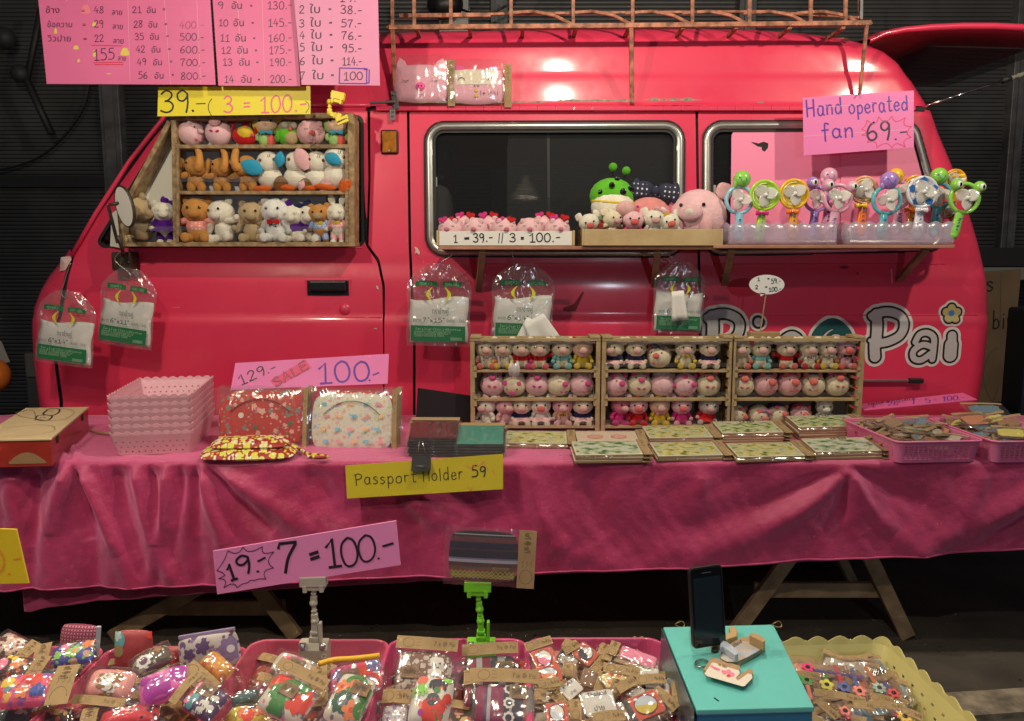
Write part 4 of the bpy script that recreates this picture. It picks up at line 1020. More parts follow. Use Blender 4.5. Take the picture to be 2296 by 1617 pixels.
def pouch(label,mt,w,h,t,mat,cardside=None,cardw=.03,zipc=None,patch_=None,decals=(),wrap=True,group='wrapped cloth purses in the front baskets',cat='purse',seed=0,elephants=(),bend=.004,name='cloth_purse',tab=None):
    T = thing(name,label,cat,group=group,mtx=mt.copy())
    m = MB(); pillow(m,w,h,t,mt,seed=seed); m.build('cloth_body',mat,T,smooth=True)
    byc = {}
    for i,(shape,cx,cy,r,col) in enumerate(decals):
        k = byc.setdefault(col.name,(MB(),col))
        pts = flower_pts(r,5,.4,i) if shape == 'f' else flower_pts(r,8,.2,i) if shape == 'g' else circ_pts(r) if shape == 'c' else flower_pts(r,3,.5,i)
        decal(k[0],pts,cx,cy,w,h,t,mt,.0006 + .0002 * i)
    for i,(cx,cy,r,col,flip,ro) in enumerate(elephants):
        k = byc.setdefault(col.name,(MB(),col)); f = -1 if flip else 1
        rt = lambda a,b: (cx + f * (a * math.cos(ro) - b * math.sin(ro)) * 2 * r / w,cy + (a * math.sin(ro) + b * math.cos(ro)) * 2 * r / h)
        for j,(sx,sy,ox,oy) in enumerate(((1,.7,0,0),(.55,.5,-.95,.15),(.2,.5,-1.35,-.4),(.2,.45,-.5,-.8),(.2,.45,.1,-.85),(.22,.45,.65,-.75),(.3,.4,-.7,.2))):
            q = rt(ox,oy); decal(k[0],[(x * sx,y * sy) for x,y in circ_pts(r,14)],q[0],q[1],w,h,t,mt,.0008 + .0001 * j + .001 * i,ro)
    for mb,col in byc.values(): mb.build('printed_motif',col,T,smooth=True,kind='stuff')
    if zipc:
        m = MB(); m.box((-w * .46,h * .44,-.003),(w * .46,h * .53,.004),mt); z = m.build('zip',zipc,T,bevel=.001)
        m = MB(); m.box((w * .40,h * .40,.004),(w * .44,h * .50,.008),mt); m.build('zip_pull',M('zip_metal',(.5,.45,.35),.3,metal=.9),z)
    if patch_:
        px_,py_ = patch_; zz = pillow_h(px_,py_,t / 2) + t * .05; k = .017
        m = MB(); m.box((px_ * w / 2 - k,py_ * h / 2 - k * .75,zz),(px_ * w / 2 + k,py_ * h / 2 + k * .75,zz + .002),mt); o = m.build('leather_patch',LEATH,T,bevel=.0008)
        mp = lambda X,Y: mt @ Vector((px_ * w / 2 - k * .7 + X * k * 1.4,py_ * h / 2 - Y * k * .6,zz + .002)); s = MB()
        write(s,'Pie@Pai',0,.3,1,.3,.9,.0011,mp,mt.to_3x3() @ Vector((0,0,1))); s.build('patch_print',STAMP,o)
    cw = cardw; W = w * 1.14; Hh = h * 1.14
    if cardside:
        z = t * .25 + .003
        b = {'top': (-W / 2,h / 2,W / 2,h / 2 + cw),'bottom': (-W / 2,-h / 2 - cw,W / 2,-h / 2),'right': (w / 2,-Hh / 2,w / 2 + cw,Hh / 2),'left': (-w / 2 - cw,-Hh / 2,-w / 2,Hh / 2)}[cardside]
        card(T,*b,z,mt,bend=bend,seed=seed)
    if wrap: wrapfilm(T,W,Hh,t,mt,seed=seed)
    return T

# shallow tapered tray: a ring of walls with slots, rim and floor
def tray(name,label,mt,w,d,h,mat,cat='basket',group=None,taper=.86,rc=.03,rows=0,colsn=0,scallop=0.,nsc=0,slot=(.5,.5),rim=.004,holes='slot',seed=0):
    """mt: frame at the base centre; w,d rim size; rounded corners; optional rows x cols of open slots; scalloped rim"""
    T = thing(name,label,cat,group=group,mtx=mt.copy())
    per = []
    nside = max(6,colsn * 4 if colsn else 24)
    hw,hd = w / 2 - rc,d / 2 - rc
    def side(a,b,n): return [(a[0] + (b[0] - a[0]) * k / n,a[1] + (b[1] - a[1]) * k / n) for k in range(n)]
    nx_ = nside; ny_ = max(6,int(nside * d / w))
    segs = [((-hw,-hd - rc),(hw,-hd - rc),nx_,None),((hw + rc,-hd),(hw + rc,hd),ny_,None),((hw,hd + rc),(-hw,hd + rc),nx_,None),((-hw - rc,hd),(-hw - rc,-hd),ny_,None)]
    cen = [(hw,-hd,-PI / 2),(hw,hd,0),(-hw,hd,PI / 2),(-hw,-hd,PI)]
    ring = []; flat = []
    for (a,b,n,_),c in zip(segs,cen):
        for p in side(a,b,n): ring.append(p); flat.append(True)
        for k in range(6):
            t = c[2] + PI / 2 * k / 6; ring.append((c[0] + rc * math.cos(t),c[1] + rc * math.sin(t))); flat.append(False)
    n = len(ring); lv = [0.]
    if rows:
        for r in range(rows):
            z0 = .14 + .66 * r / rows; lv += [z0,z0 + .66 / rows * slot[1]]
        lv.append(.84)
    lv += [.93,1.]
    vs = []; L = 0; cum = [0]
    for i in range(n): L += math.hypot(ring[(i + 1) % n][0] - ring[i][0],ring[(i + 1) % n][1] - ring[i][1]); cum.append(L)
    for l in lv:
        k = taper + (1 - taper) * l
        for i,(x,y) in enumerate(ring):
            z = h * l
            if scallop and l == 1.: z += scallop * abs(math.sin(PI * cum[i] / L * nsc))
            vs.append(mt @ Vector((x * k,y * k,z)))
    fs = []
    for j in range(len(lv) - 1):
        for i in range(n):
            if rows and j % 2 == 1 and j < 2 * rows and flat[i] and (i % 4 in (0,1,2) if holes == 'slot' else (i + (j // 2 % 2) * 2) % 4 == 0): continue
            fs.append((j * n + i,j * n + (i + 1) % n,(j + 1) * n + (i + 1) % n,(j + 1) * n + i))
    m = MB(); m.add(vs,fs); m.build('wall',mat,T,smooth=False,solid=.0022)
    m = MB(); vs = [mt @ Vector((x * taper,y * taper,.002)) for x,y in ring]; m.add(vs + [mt @ Vector((0,0,.002))],[(i,(i + 1) % n,n) for i in range(n)]); m.build('floor',mat,T)
    if rim and not scallop:
        m = MB(); m.tube([mt @ Vector((x * 1.012,y * 1.012,h)) for x,y in ring],rim,6,closed=True); m.build('rim',mat,T,smooth=True)
    return T
# ------------------------------------------------------------------ signs
PCARD = M('pink_corrugated_plastic',(.80,.17,.38),.5,var=.10,vs=3)
PCARD2 = M('light_pink_card',(.74,.28,.48),.5,var=.08,vs=3)
PCARD3 = M('hot_pink_card',(.82,.20,.50),.55,var=.05,vs=4)
YCARD = M('yellow_card',(.86,.74,.02),.5,var=.04,vs=4)
YCARD2 = M('yellow_price_card',(.70,.54,.02),.55,var=.06,vs=4)
DARKPEN = M('dark_violet_pen',(.05,.015,.06),.5)
VIOLET = M('violet_marker_ink',(.10,.02,.36),.5)
def zc(fn,c): return [fn(*p) for p in c]
def T1(fn,L,k=.388): return [(t,*fn(x0,y0),*fn(x1,y1),h * k,w,ink) for (t,x0,y0,x1,y1,h,w,ink) in L]
D = DARKPEN
def P1(fn,L,k=.388): return [(t,*fn(x0,y0),*fn(x1,y1),h * k,ink) for (t,x0,y0,x1,y1,h,ink) in L]
S1 = []; PR = []
for i,(a,n) in enumerate((('48',78),('29',160),('22',243))):
    S1.append((a,545 + 4 * (i == 2),n,600,n - 2,40,1.5,D)); S1.append(('=',470 + 6 * i,n,492 + 6 * i,n,34,1.3,D)); PR.append(('ลาย',645 + 4 * i,n + 8,706 + 4 * i,n + 10,24,D))
PR += [('ช้าง',262,76,345,76,26,D),('ข้อความ',272,158,418,158,24,D),('วิวปาย',276,240,410,240,26,D),('ลาย',680,350,728,352,22,D)]
S1.append(('155',545,348,662,344,66,2.0,D))
for i,(a,b,n) in enumerate((('21','',76),('28','400.-',160),('35','500.-',230),('42','600.-',304),('49','700.-',378),('56','800.-',455))):
    x = 766 + i * 7; S1.append((a,x,n,x + 52,n - 1,38,1.5,D)); PR.append(('อัน',x + 80 + i * 2,n,x + 134 + i * 2,n,26,D)); S1.append(('=',x + 175 + 3 * i,n - 6,x + 190 + 3 * i,n - 6,30,1.3,D))
    if b: S1.append((b,1035 + i * 2,n + 4,1175 + i * 3,n + 4,40,1.5 if i > 1 else .7,D))
YP = 3.44
t,pl,mp,s_ = sign('price_board','wide pink price board top left with prices from 400 to 800',zc(z1,[(205,-160),(1203,-160),(1245,490),(270,485)]),YP,PCARD,.004,T1(z1,S1),prints=P1(z1,PR),group='pink price boards hanging over the van')
n_ = pl[1]
strokes(t,[[z1(530,262),z1(705,266)],[z1(540,364),z1(712,360)],[z1(548,374),z1(712,374)]],s_ * 1.6,REDINK,mp,n_,'underline')
strokes(t,[[z1(735 + .05 * k,-150),z1(752,470)] for k in (0,)] + [[z1(940,-150),z1(985,485)],[z1(1130,-150),z1(1160,488)]],s_ * .8,M('board_crease',(.85,.45,.6),.5),mp,n_,'crease')
def smudges(parent,pts,mat,mp,n,name='paint_smudge'):
    m = MB()
    for (x,y,rx,ry) in pts:
        _lift[0] += 1
        q = [mp(x + rx * math.cos(a) * (1 + .3 * math.sin(3 * a)),y + ry * math.sin(a) * (1 + .3 * math.cos(2 * a))) + n * (.0006 + (_lift[0] % 9) * 3e-5) for a in [2 * PI * k / 12 for k in range(12)]]
        c = sum(q,Vector()) / 12; m.add(q + [c],[(k,(k + 1) % 12,12) for k in range(12)])
    return m.build(name,mat,parent,kind='stuff')
smudges(t,[(*z1(495,55),10,14)],M('orange_smudge',(.85,.22,.3),.6),mp,n_)
smudges(t,[(*z1(322,180),3,8),(*z1(440,275),6,6),(*z1(545,140),4,7),(*z1(455,350),3,5),(*z1(545,310),3,10),(*z1(630,427),5,1.6),(*z1(722,300),9,12)],M('yellow_smudge',(.78,.62,.12),.6),mp,n_)
S2 = []; PR = []
for i,(a,b,n) in enumerate((('9','130.-',52),('10','145.-',152),('11','160.-',240),('12','175.-',310),('13','190.-',380),('14','200.-',478))):
    x = 1258 + i * 8; w = 52 if i else 34; S2.append((a,x,n,x + w,n,40,1.6,D)); PR.append(('อัน',1335 + i * 11,n,1398 + i * 11,n,30,D)); S2.append(('=',1445 + i * 9,n - 8,1458 + i * 9,n - 8,22,1.4,D)); S2.append((b,1548 + i * 3,n + 2,1686,n,44,1.6,D))
t,pl,mp,s_ = sign('price_board','narrow deep pink price board second from left reading 130 to 200',zc(z1,[(1218,-160),(1690,-160),(1735,498),(1262,495)]),YP + .012,PCARD,.004,T1(z1,S2),prints=P1(z1,PR),group='pink price boards hanging over the van')
strokes(t,[[z1(1510,-150),z1(1530,490)],[z1(1365,-150),z1(1400,490)]],s_ * .8,M('board_crease',(.85,.45,.6),.5),mp,pl[1],'crease')
S3 = []; PR = []
for i,(a,b,n) in enumerate((('','19.-',10),('2','38.-',80),('3','57.-',158),('4','76.-',228),('5','95.-',300),('6','114.-',376),('7','100',462))):
    if a: S3.append((a,1728 + i,n - 2,1756 + i,n - 2,44,1.9,D)); PR.append(('ใบ',1785 + i * 3,n - 4,1845 + i * 4,n - 4,34,D)); S3.append(('=',1895 + i * 3,n - 14,1912 + i * 3,n - 14,26,1.6,D))
    S3.append((b,1965 + (3 * i if i < 6 else 22),n,2090 if i < 6 else 2096,n,46,2.0,D))
t,pl,mp,s_ = sign('price_board','pale pink price board right of the pair, boxed 100 at its bottom',zc(z1,[(1685,-160),(2180,-160),(2195,495),(1742,490)]),YP - .01,PCARD2,.004,T1(z1,S3),prints=P1(z1,PR),group='pink price boards hanging over the van')
strokes(t,[[z1(1963,395),z1(1960,480)],[z1(1960,482),z1(2118,484)],[z1(2118,484),z1(2120,398)],[z1(1963,393),z1(2122,398)],[z1(2120,480),z1(2130,480)],[z1(2132,480),z1(2134,404)]],s_ * 2.4,VIOLET,mp,pl[1],'ink_box')
strokes(t,[[z1(2105,396),z1(2122,400)],[z1(2105,402),z1(2122,404)]],s_ * 3,VIOLET,mp,pl[1],'ink_box')
# cord ties holding the boards up (out of frame top)
m = MB(); a = at(50,-80,YP); b = at(1900,-90,YP); m.bar(a + Vector((0,.03,0)),b + Vector((0,.03,0)),.03,.03); m.build('awning_rail',POSTM,label='metal awning rail the pink price boards hang from',cat='rail')

t,pl,mp,s_ = sign('price_card','yellow card reading 39.- (3=100.-) on top of the toy case',[(355,195),(696,193),(696,256),(353,261)],[3.50] * 4,YCARD,.004,
    [('39',360,254,428,250,48,3.8,INK),('.',428,250,437,250,40,4,INK),('-',436,243,462,243,26,2.2,INK),('(',466,256,477,256,34,1.6,INK),('3 = 100.-',502,254,688,250,38,3.2,PINKINK),(')',684,252,695,251,24,1.4,INK)])
t,pl,mp,s_ = sign('price_card','pink card reading Hand operated fan 69 hung on the roof rack',[(1800,219),(2049,203),(2049,331),(1802,349)],[3.60,3.58,3.56,3.58],PCARD3,.004,
    [('Hand',1808,262,1890,254,36,3.4,VIOLET),('operated',1904,256,2037,246,33,3.2,VIOLET),('fan',1844,312,1914,307,34,3.4,VIOLET),('69',1944,314,1998,312,42,4.4,DARKPEN),('.-',2004,313,2034,312,34,3.0,DARKPEN)])
burst = [(1932,290),(1944,270),(1958,279),(1970,262),(1984,274),(2000,260),(2010,273),(2030,264),(2028,280),(2044,284),(2034,298),(2043,308),(2028,316),(2030,330),(2012,322),(2000,332),(1988,322),(1966,331),(1960,318),(1944,320),(1948,306),(1932,303),(1942,296),(1932,290)]
def arcs(pts,k=.35):
    c = (sum(p[0] for p in pts) / len(pts),sum(p[1] for p in pts) / len(pts)); out = []
    for a,b in zip(pts[:-1],pts[1:]):
        mx,my = (a[0] + b[0]) / 2,(a[1] + b[1]) / 2; d = math.hypot(mx - c[0],my - c[1]) or 1; q = (mx - (mx - c[0]) / d * 3,my - (my - c[1]) / d * 3); out.append([a,q,b])
    return out
strokes(t,arcs(burst),s_ * 1.5,M('red_pencil',(.75,.06,.16),.6),mp,pl[1],'starburst')
strokes(t,[[(1800,244),(2049,226)],[(1802,306),(2049,290)]],s_ * 1.0,M('board_crease',(.85,.45,.6),.5),mp,pl[1],'crease')
m = MB(); m.tube([at(1925,213,3.57),at(1926,200,3.62),at(1926,228,3.66)],.003,6); m.build('wire_tie',POSTM,t)

SALEP = (1.0,)
t,pl,mp,s_ = sign('price_card','pink card reading 129.- SALE 100.- behind the wrapped purses',[z4(1368,675),z4(2260,621),z4(2252,795),z4(1340,832)],[3.30,3.30,3.24,3.24],PCARD3,.004,
    T1(z4,[('129',1402,802,1548,742,58,2.8,INK),('.-',1555,738,1610,716,46,2.4,INK),('100',1855,795,2150,776,118,4.6,VIOLET),('.-',2138,782,2215,755,60,3.2,VIOLET)],.386))
smudges_q = [z4(1568,778),z4(1775,655),z4(1810,705),z4(1605,815)]
m = MB(); q = [mp(*p) + pl[1] * .0006 for p in smudges_q]; m.add(q,[(0,1,2,3)]); m.build('sale_patch',M('rose_marker',(.80,.08,.22),.55),t)
m = MB(); write(m,'SALE',*z4(1605,815),*z4(1795,705),20,4.4 * s_,mp,pl[1],lift0=.0012); m.build('sale_outline',INK,t)
m = MB(); write(m,'SALE',*z4(1605,815),*z4(1795,705),20,2.0 * s_,mp,pl[1],lift0=.0019); m.build('sale_lettering',M('rose_marker',(.80,.08,.22),.55),t)

t,pl,mp,s_ = sign('price_card','mustard yellow card reading Passport Holder 59 clipped to the table edge',[(774,1044),(1128,1018),(1128,1097),(778,1118)],[2.715,2.715,2.70,2.70],M('mustard_card',(.50,.40,.015),.5,var=.08,vs=4),.003,
    [('Passport',796,1088,934,1080,26,1.9,INK),('Holder',948,1080,1038,1074,28,1.9,INK),('59',1058,1070,1090,1068,24,2.8,INK)])
strokes(t,arcs([(1045,1042),(1052,1052),(1066,1040),(1078,1044),(1086,1034),(1094,1052)]) + [[(1050,1092),(1054,1100),(1060,1092)],[(1104,1054),(1110,1066)]],s_ * 1.0,M('red_pencil',(.75,.06,.16),.6),mp,pl[1],'starburst')
bc = thing('binder_clip','black binder clip holding the Passport Holder card','binder clip',tuple(at(943,1052,2.70)))
m = MB(); a = at(922,1026,2.695); b = at(965,1056,2.695); mm = Matrix.Translation((0,0,0)); m.add([Vector((a.x,2.690,b.z)),Vector((b.x,2.690,b.z + .002)),Vector((b.x,2.72,a.z)),Vector((a.x,2.72,a.z)),Vector((a.x,2.735,b.z)),Vector((b.x,2.735,b.z))],[(0,1,2,3),(3,2,5,4),(0,3,4),(1,5,2)]); m.build('clip_body',M('black_clip_steel',(.015,.015,.016),.3,metal=.3),bc)
for sg in (0,1):
    yy = 2.70 - .015 * (1 - sg); m = MB(); cx = (a.x + b.x) / 2
    up = .05 if sg else -.028
    m.tube([(cx - .014,2.72 - .028 * (1 - sg),a.z - (.03 if not sg else 0)),(cx - .006,2.72 - .03 * (1 - sg) - .004,a.z + up),(cx + .006,2.72 - .03 * (1 - sg) - .004,a.z + up),(cx + .014,2.72 - .028 * (1 - sg),a.z - (.03 if not sg else 0))],.0012,6); m.build('wire_handle',M('bright_wire',(.6,.6,.6),.2,metal=.9),bc,smooth=True)

YF0 = 1.60
t,pl,mp,s_ = sign('price_card','pink card reading 19.- 7 = 100.- held by the white clip stand',[(477,1236),(888,1168),(898,1267),(487,1333)],[YF0] * 4,M('orchid_card',(.76,.25,.52),.5,var=.06,vs=5),.004,
    T1(z7,[('1',1345,602,1380,590,100,6,INK),('9',1385,575,1475,548,110,5.4,INK),('.',1488,548,1510,545,60,4.4,INK),('-',1500,505,1552,480,40,4.4,INK),('7',1620,555,1740,548,168,7,INK),('=',1815,520,1870,505,120,7.5,INK),('1',1908,528,1985,518,160,6,INK),('0',1990,518,2090,508,165,5,INK),('0',2088,495,2190,480,150,4.6,INK),('.',2190,475,2212,470,60,4.0,INK),('-',2225,425,2300,405,60,5.0,INK)],.386))
b2 = [z7(*p) for p in [(1262,540),(1325,425),(1375,440),(1412,405),(1455,430),(1525,402),(1535,440),(1592,432),(1560,485),(1590,525),(1540,545),(1545,590),(1480,598),(1440,612),(1378,640),(1350,618),(1302,640),(1310,600),(1272,588),(1308,568),(1262,540)]]
strokes(t,arcs(b2),s_ * 1.7,INK,mp,pl[1],'starburst')
t,pl,mp,s_ = sign('price_card','yellow card with orange writing cut by the left edge',[(-130,1184),(36,1187),(64,1308),(-110,1312)],[1.62] * 4,YCARD2,.004,
    [('0',-26,1290,14,1286,60,3.2,M('orange_marker',(.80,.22,.04),.5)),('.',14,1288,28,1286,40,3.2,M('orange_marker',(.8,.22,.04),.5)),('-',30,1270,50,1268,40,2.2,M('orange_marker',(.8,.22,.04),.5))])
t,pl,mp,s_ = sign('price_card','pink card reading 1=26.- / 5=100.- lying behind the pink baskets',[z6(1190,1030),z6(1885,955),z6(1978,998),z6(1240,1068)],[3.42,3.42,3.22,3.22],M('hot_pink_card_shaded',(.78,.12,.36),.55),.003,
    [('1',*z6(1290,1052),*z6(1310,1050),11,1.8,VIOLET),('= 26.-',*z6(1340,1048),*z6(1510,1030),9,1.6,VIOLET),('/',*z6(1560,1030),*z6(1580,1026),14,2.2,VIOLET),('5',*z6(1640,1022),*z6(1675,1018),10,2.2,VIOLET),('= 100.-',*z6(1695,1016),*z6(1900,998),10,2.2,VIOLET)],
    prints=[('แม่เหล็กตู้เย็น',*z6(1262,1036),*z6(1560,1004),4,DARKPEN)])
# speech bubble price tag on a stick
bt = thing('price_tag','white speech bubble tag reading 59 and 100 on a wooden stick','price tag',tuple(at(1712,760,3.34)))
Yb = 3.34; c = z6(602,247); pts = [(c[0] + 39.5 * math.cos(a),c[1] + 22 * math.sin(a)) for a in [2 * PI * k / 32 for k in range(32)]]
pl = (at(*c,Yb),Vector((0,-1,0))); mp = lambda x,y: hit(x,y,pl)
m = MB(); q = [mp(*p) for p in pts]; cc = mp(*c); m.add(q + [p + Vector((0,.004,0)) for p in q],[tuple(range(32)),tuple(range(63,31,-1))] + [(k,32 + k,32 + (k + 1) % 32,(k + 1) % 32) for k in range(32)])
q = [mp(*z6(556,300)),mp(*z6(596,305)),mp(*z6(562,324))]; m.add(q + [p + Vector((0,.004,0)) for p in q],[(0,1,2),(3,5,4),(0,3,4,1),(1,4,5,2),(2,5,3,0)]); m.build('bubble_card',M('white_card',(.72,.74,.74),.6),bt)
m = MB(); s_ = 3.34 / F
for tx in (('1',540,222,556,222,24),('=',604,218,618,218,20),('59.-',630,240,694,236,30),('2',526,276,542,276,24),('=',590,272,604,272,20),('100.-',616,294,696,288,28)):
    write(m,tx[0],*z6(tx[1],tx[2]),*z6(tx[3],tx[4]),tx[5] * .342,1.5 * s_,mp,Vector((0,-1,0)))
m.build('lettering',INK,bt,kind='stuff')
m = MB(); m.tube([at(*z6(596,305),Yb + .006),at(*z6(556,575),Yb + .006)],.0028,6); m.build('stick',WOOD,bt)
m = MB(); a = at(*z6(497,560),Yb - .03); b = at(*z6(693,608),Yb - .03); m.box((a.x,Yb - .02,b.z),(b.x,Yb + .03,a.z)); m.build('wooden_base',M('tag_base_wood',(.36,.23,.11),.6,bump=.2),bt,bevel=.003)
# ------------------------------------------------------------------ toy case hung in the cab window
OAK = M('mottled_case_wood',(.42,.30,.15),.65,col2=(.20,.12,.055),vs=35,bump=.3,bs=90)
CASEB = M('case_backing_white',(.72,.72,.62),.6); CASEB2 = M('case_backing_grey',(.56,.56,.58),.6)
Y0,Y1 = 3.54,3.645
case = thing('toy_case','wooden display case of plush toys fitted in the cab window','display case',tuple(at(530,550,3.5)))
def plank(name,a,b,w,par=case,ya=Y0,yb=Y1,mat=OAK):
    """board seen edge-on between two zoom-1 points, w thick, running back from ya to yb"""
    p = at(*z1(*a),ya); q = at(*z1(*b),ya); d = (q - p).normalized(); n = Vector((-d.z,0,d.x)) * w / 2
    m = MB(); vs = [p + n,p - n,q - n,q + n]; m.add([Vector((v.x,ya,v.z)) for v in vs] + [Vector((v.x,yb,v.z)) for v in vs],[(0,1,2,3),(7,6,5,4),(0,4,5,1),(1,5,6,2),(2,6,7,3),(3,7,4,0)])
    return m.build(name,mat,par,bevel=.0015)
W = .022
plank('bottom_board',(690,1412),(2052,1412),.019); plank('top_board',(985,678),(2040,665),.021)
plank('slanted_side',(700,1222),(978,700),.020); plank('side_board',(700,1232),(700,1402),.020)
plank('side_board',(2028,676),(2028,1402),.030); plank('divider',(1002,692),(1014,1402),.021)
plank('divider_strip',(1025,856),(1025,1402),.010,ya=Y0 - .006,yb=Y0 + .01); plank('divider_strip',(2003,850),(2003,1402),.014,ya=Y0 - .005,yb=Y0 + .01)
plank('shelf',(1012,847),(2010,845),.016); plank('shelf',(1025,1113),(2010,1113),.015)
m = MB(); P = [at(*z1(*p),Y1) for p in [(690,1412),(2045,1412),(2040,668),(985,680),(695,1215)]]
P1_ = [at(*z1(*p),Y1 - .001) for p in [(690,1412),(1010,1412),(1000,690),(985,690),(695,1225)]]
def flatp(pts,yb,nm,mat,par):
    m = MB(); n = len(pts); m.add([Vector((p.x,yb,p.z)) for p in pts] + [Vector((p.x,yb + .004,p.z)) for p in pts],[tuple(range(n))[::-1],tuple(range(n,2 * n))] + [(i,(i + 1) % n,n + (i + 1) % n,n + i) for i in range(n)])
    return m.build(nm,mat,par)
flatp(P1_,Y1 + .002,'back_panel',CASEB,case); flatp([at(*z1(*p),Y1) for p in [(1008,1412),(2045,1412),(2040,668),(998,680)]],Y1 + .008,'back_panel',CASEB2,case)
flatp([at(*p,3.655) for p in [(247,552),(270,556),(262,470),(250,480)]],3.655,'white_side_board',CASEB,case)
# clear strips keeping the toys in
for (ya_,x0_,x1_) in ((1035,1030,2000),(1320,1030,2000),(1318,705,1000)):
    a = at(*z1(x0_,ya_ - 12),Y0 - .006); b = at(*z1(x1_,ya_ + 16),Y0 - .006); m = MB(); m.box((a.x,Y0 - .0075,b.z),(b.x,Y0 - .006,a.z)); m.build('clear_strip',film('clear_strip_film',milk=.02,gloss=.12,bump=.15,bs=8),case)
# nails / staples along the dividers
m = MB()
for k in range(22):
    p = at(*z1(1018 + k % 2 * 2,700 + k * 32),Y0 - .0005); m.box((p.x - .006,p.y - .001,p.z - .0006),(p.x + .006,p.y,p.z + .0006))
    p = at(*z1(2012,860 + k * 24),Y0 - .006); m.box((p.x - .006,p.y - .001,p.z - .0006),(p.x + .006,p.y,p.z + .0006))
m.build('staples',DARKST,case,kind='stuff')
# articulated sign clips
def clipstand(label,pts,Y,mat,jaw,base=True,sc=1.,group=None,top_tilt=0.):
    """pts: pixel joints from base to jaw"""
    t = thing('clip_stand',label,'clip stand',tuple(at(*pts[0],Y)),group=group); q = [at(*p,Y) for p in pts]
    for i,(a,b) in enumerate(zip(q[:-1],q[1:])):
        w = (.020 if i == 0 else .0125) * sc; m = MB(); d = b - a
        m.bar(a + d * .04,a + d * .40,w,w * .9,(0,1,0)); m.bar(a + d * .38,a + d * .97,w * .62,w * .62,(0,1,0)); m.bar(a + d * .5,a + d * .62,w * .85,w * .85,(0,1,0)); m.build('arm_link',mat,t,bevel=.0012 * sc)
        m = MB(); m.ball(b,.0085 * sc,12,8); m.build('joint',mat,t,smooth=True)
    c = q[-1]; w2 = jaw / 2; T = Matrix.Translation(c) @ Matrix.Rotation(top_tilt,4,'Y')
    m = MB(); m.box((-w2,-.010 * sc,-.001),(w2,-.003 * sc,.020 * sc),T); m.box((-w2,.003 * sc,-.001),(w2,.009 * sc,.020 * sc),T); m.box((-w2 * .8,-.008 * sc,-.010 * sc),(w2 * .8,.008 * sc,.0),T)
    jw = m.build('jaw',mat,t,bevel=.0015 * sc)
    m = MB()
    for s_ in (-1,1): m.box((s_ * w2 * .62 - .004,-.0115 * sc,-.012 * sc),(s_ * w2 * .62 + .004,-.008 * sc,.002),T)
    m.build('jaw_feet',mat,jw,kind='stuff')
    if base:
        c = q[0]; m = MB(); r_ = .021
        prof = [(-.0,-.0),(.0,0)]
        sec = [(-.018,-.030),(-.014,-.034),(.020,-.034),(.022,-.004),(.012,.012),(-.008,.012),(-.018,-.002)]
        m.prism([(y,z) for y,z in sec],-.030,.030,Matrix.Translation(c) @ Matrix(((0,0,1,0),(1,0,0,0),(0,1,0,0),(0,0,0,1))))
        bs = m.build('clamp_base',mat,t,bevel=.003)
        for s_ in (-1,1):
            m = MB(); m.tube([c + Vector((s_ * .021 - .006,-.012,.004)),c + Vector((s_ * .021 + .006,-.012,.004))],.0085,12); m.build('spring',M('spring_steel',(.6,.6,.62),.2,metal=.9),t,smooth=True)
        m = MB(); m.box((c.x + .012,c.y - .012,c.z + .008),(c.x + .018,c.y + .002,c.z + .055)); m.build('lever',mat,t,bevel=.0015)
    return t
IVORY = M('ivory_plastic',(.42,.40,.33),.4,var=.12,vs=30); LIMEP = M('lime_green_plastic',(.15,.52,.02),.35); YELP = M('yellow_plastic',(.78,.62,.02),.4)
clipstand('off white jointed clip stand on the third front basket',[(705,1448),(706,1392),(703,1352),(704,1312)],1.605,IVORY,.056,top_tilt=R(-2))
clipstand('lime green jointed clip stand holding a wrapped woven purse',[z8(722,1015),z8(718,870),z8(712,800),z8(700,685)],1.60,LIMEP,.056,top_tilt=R(1))
clipstand('small yellow jointed clip at the top of the toy case',[z1(1975,685),z1(1905,655),z1(1905,590),z1(1950,575)],3.44,YELP,.055,base=False,sc=1.5,top_tilt=R(12))
m = MB(); 
for a_,b_ in (((1945,705),(2010,672)),((1950,715),(2012,690))): m.bar(at(*z1(*a_),3.43),at(*z1(*b_),3.43),.016,.012,(0,1,0))
m.bar(at(*z1(1912,545),3.44),at(*z1(1950,540),3.44),.02,.012); m.build('yellow_jaw',YELP,bpy.data.objects['clip_stand.002'],bevel=.001,label=None,kind='stuff')

# ------------------------------------------------------------------ window shelves and brackets
SHM = M('pinkish_shelf_wood',(.48,.24,.15),.6,col2=(.36,.16,.10),vs=10,bump=.2)
def shelf(label,x0,x1,py,Yf,brk,group):
    t = thing('window_shelf',label,'shelf',tuple(at((x0 + x1) / 2,py,Yf)),group=group); a = at(x0,py,Yf); b = at(x1,py,Yf); z = (a.z + b.z) / 2
    m = MB(); m.box((a.x,Yf,z - .014),(b.x,3.69,z)); m.build('shelf_board',SHM,t,bevel=.002)
    for (tx,ty,bx,by) in brk:
        p = at(tx,ty,Yf + .03); q = at(bx,by,3.66); m = MB(); m.bar((p.x,Yf + .025,z - .018),(q.x,3.655,q.z),.028,.022,(0,0,1)); m.build('bracket',WOODD,t,bevel=.002)
    return z
zs1 = shelf('narrow wooden shelf below the sliding door window',982,1606,552,3.40,[(1082,560,1073,650),(1474,560,1466,640)],'shelves along the van windows')
zs2 = shelf('wooden shelf under the rear window carrying the toy fans',1600,2141,549,3.38,[(1640,560,1624,636),(2075,556,2014,628)],'shelves along the van windows')
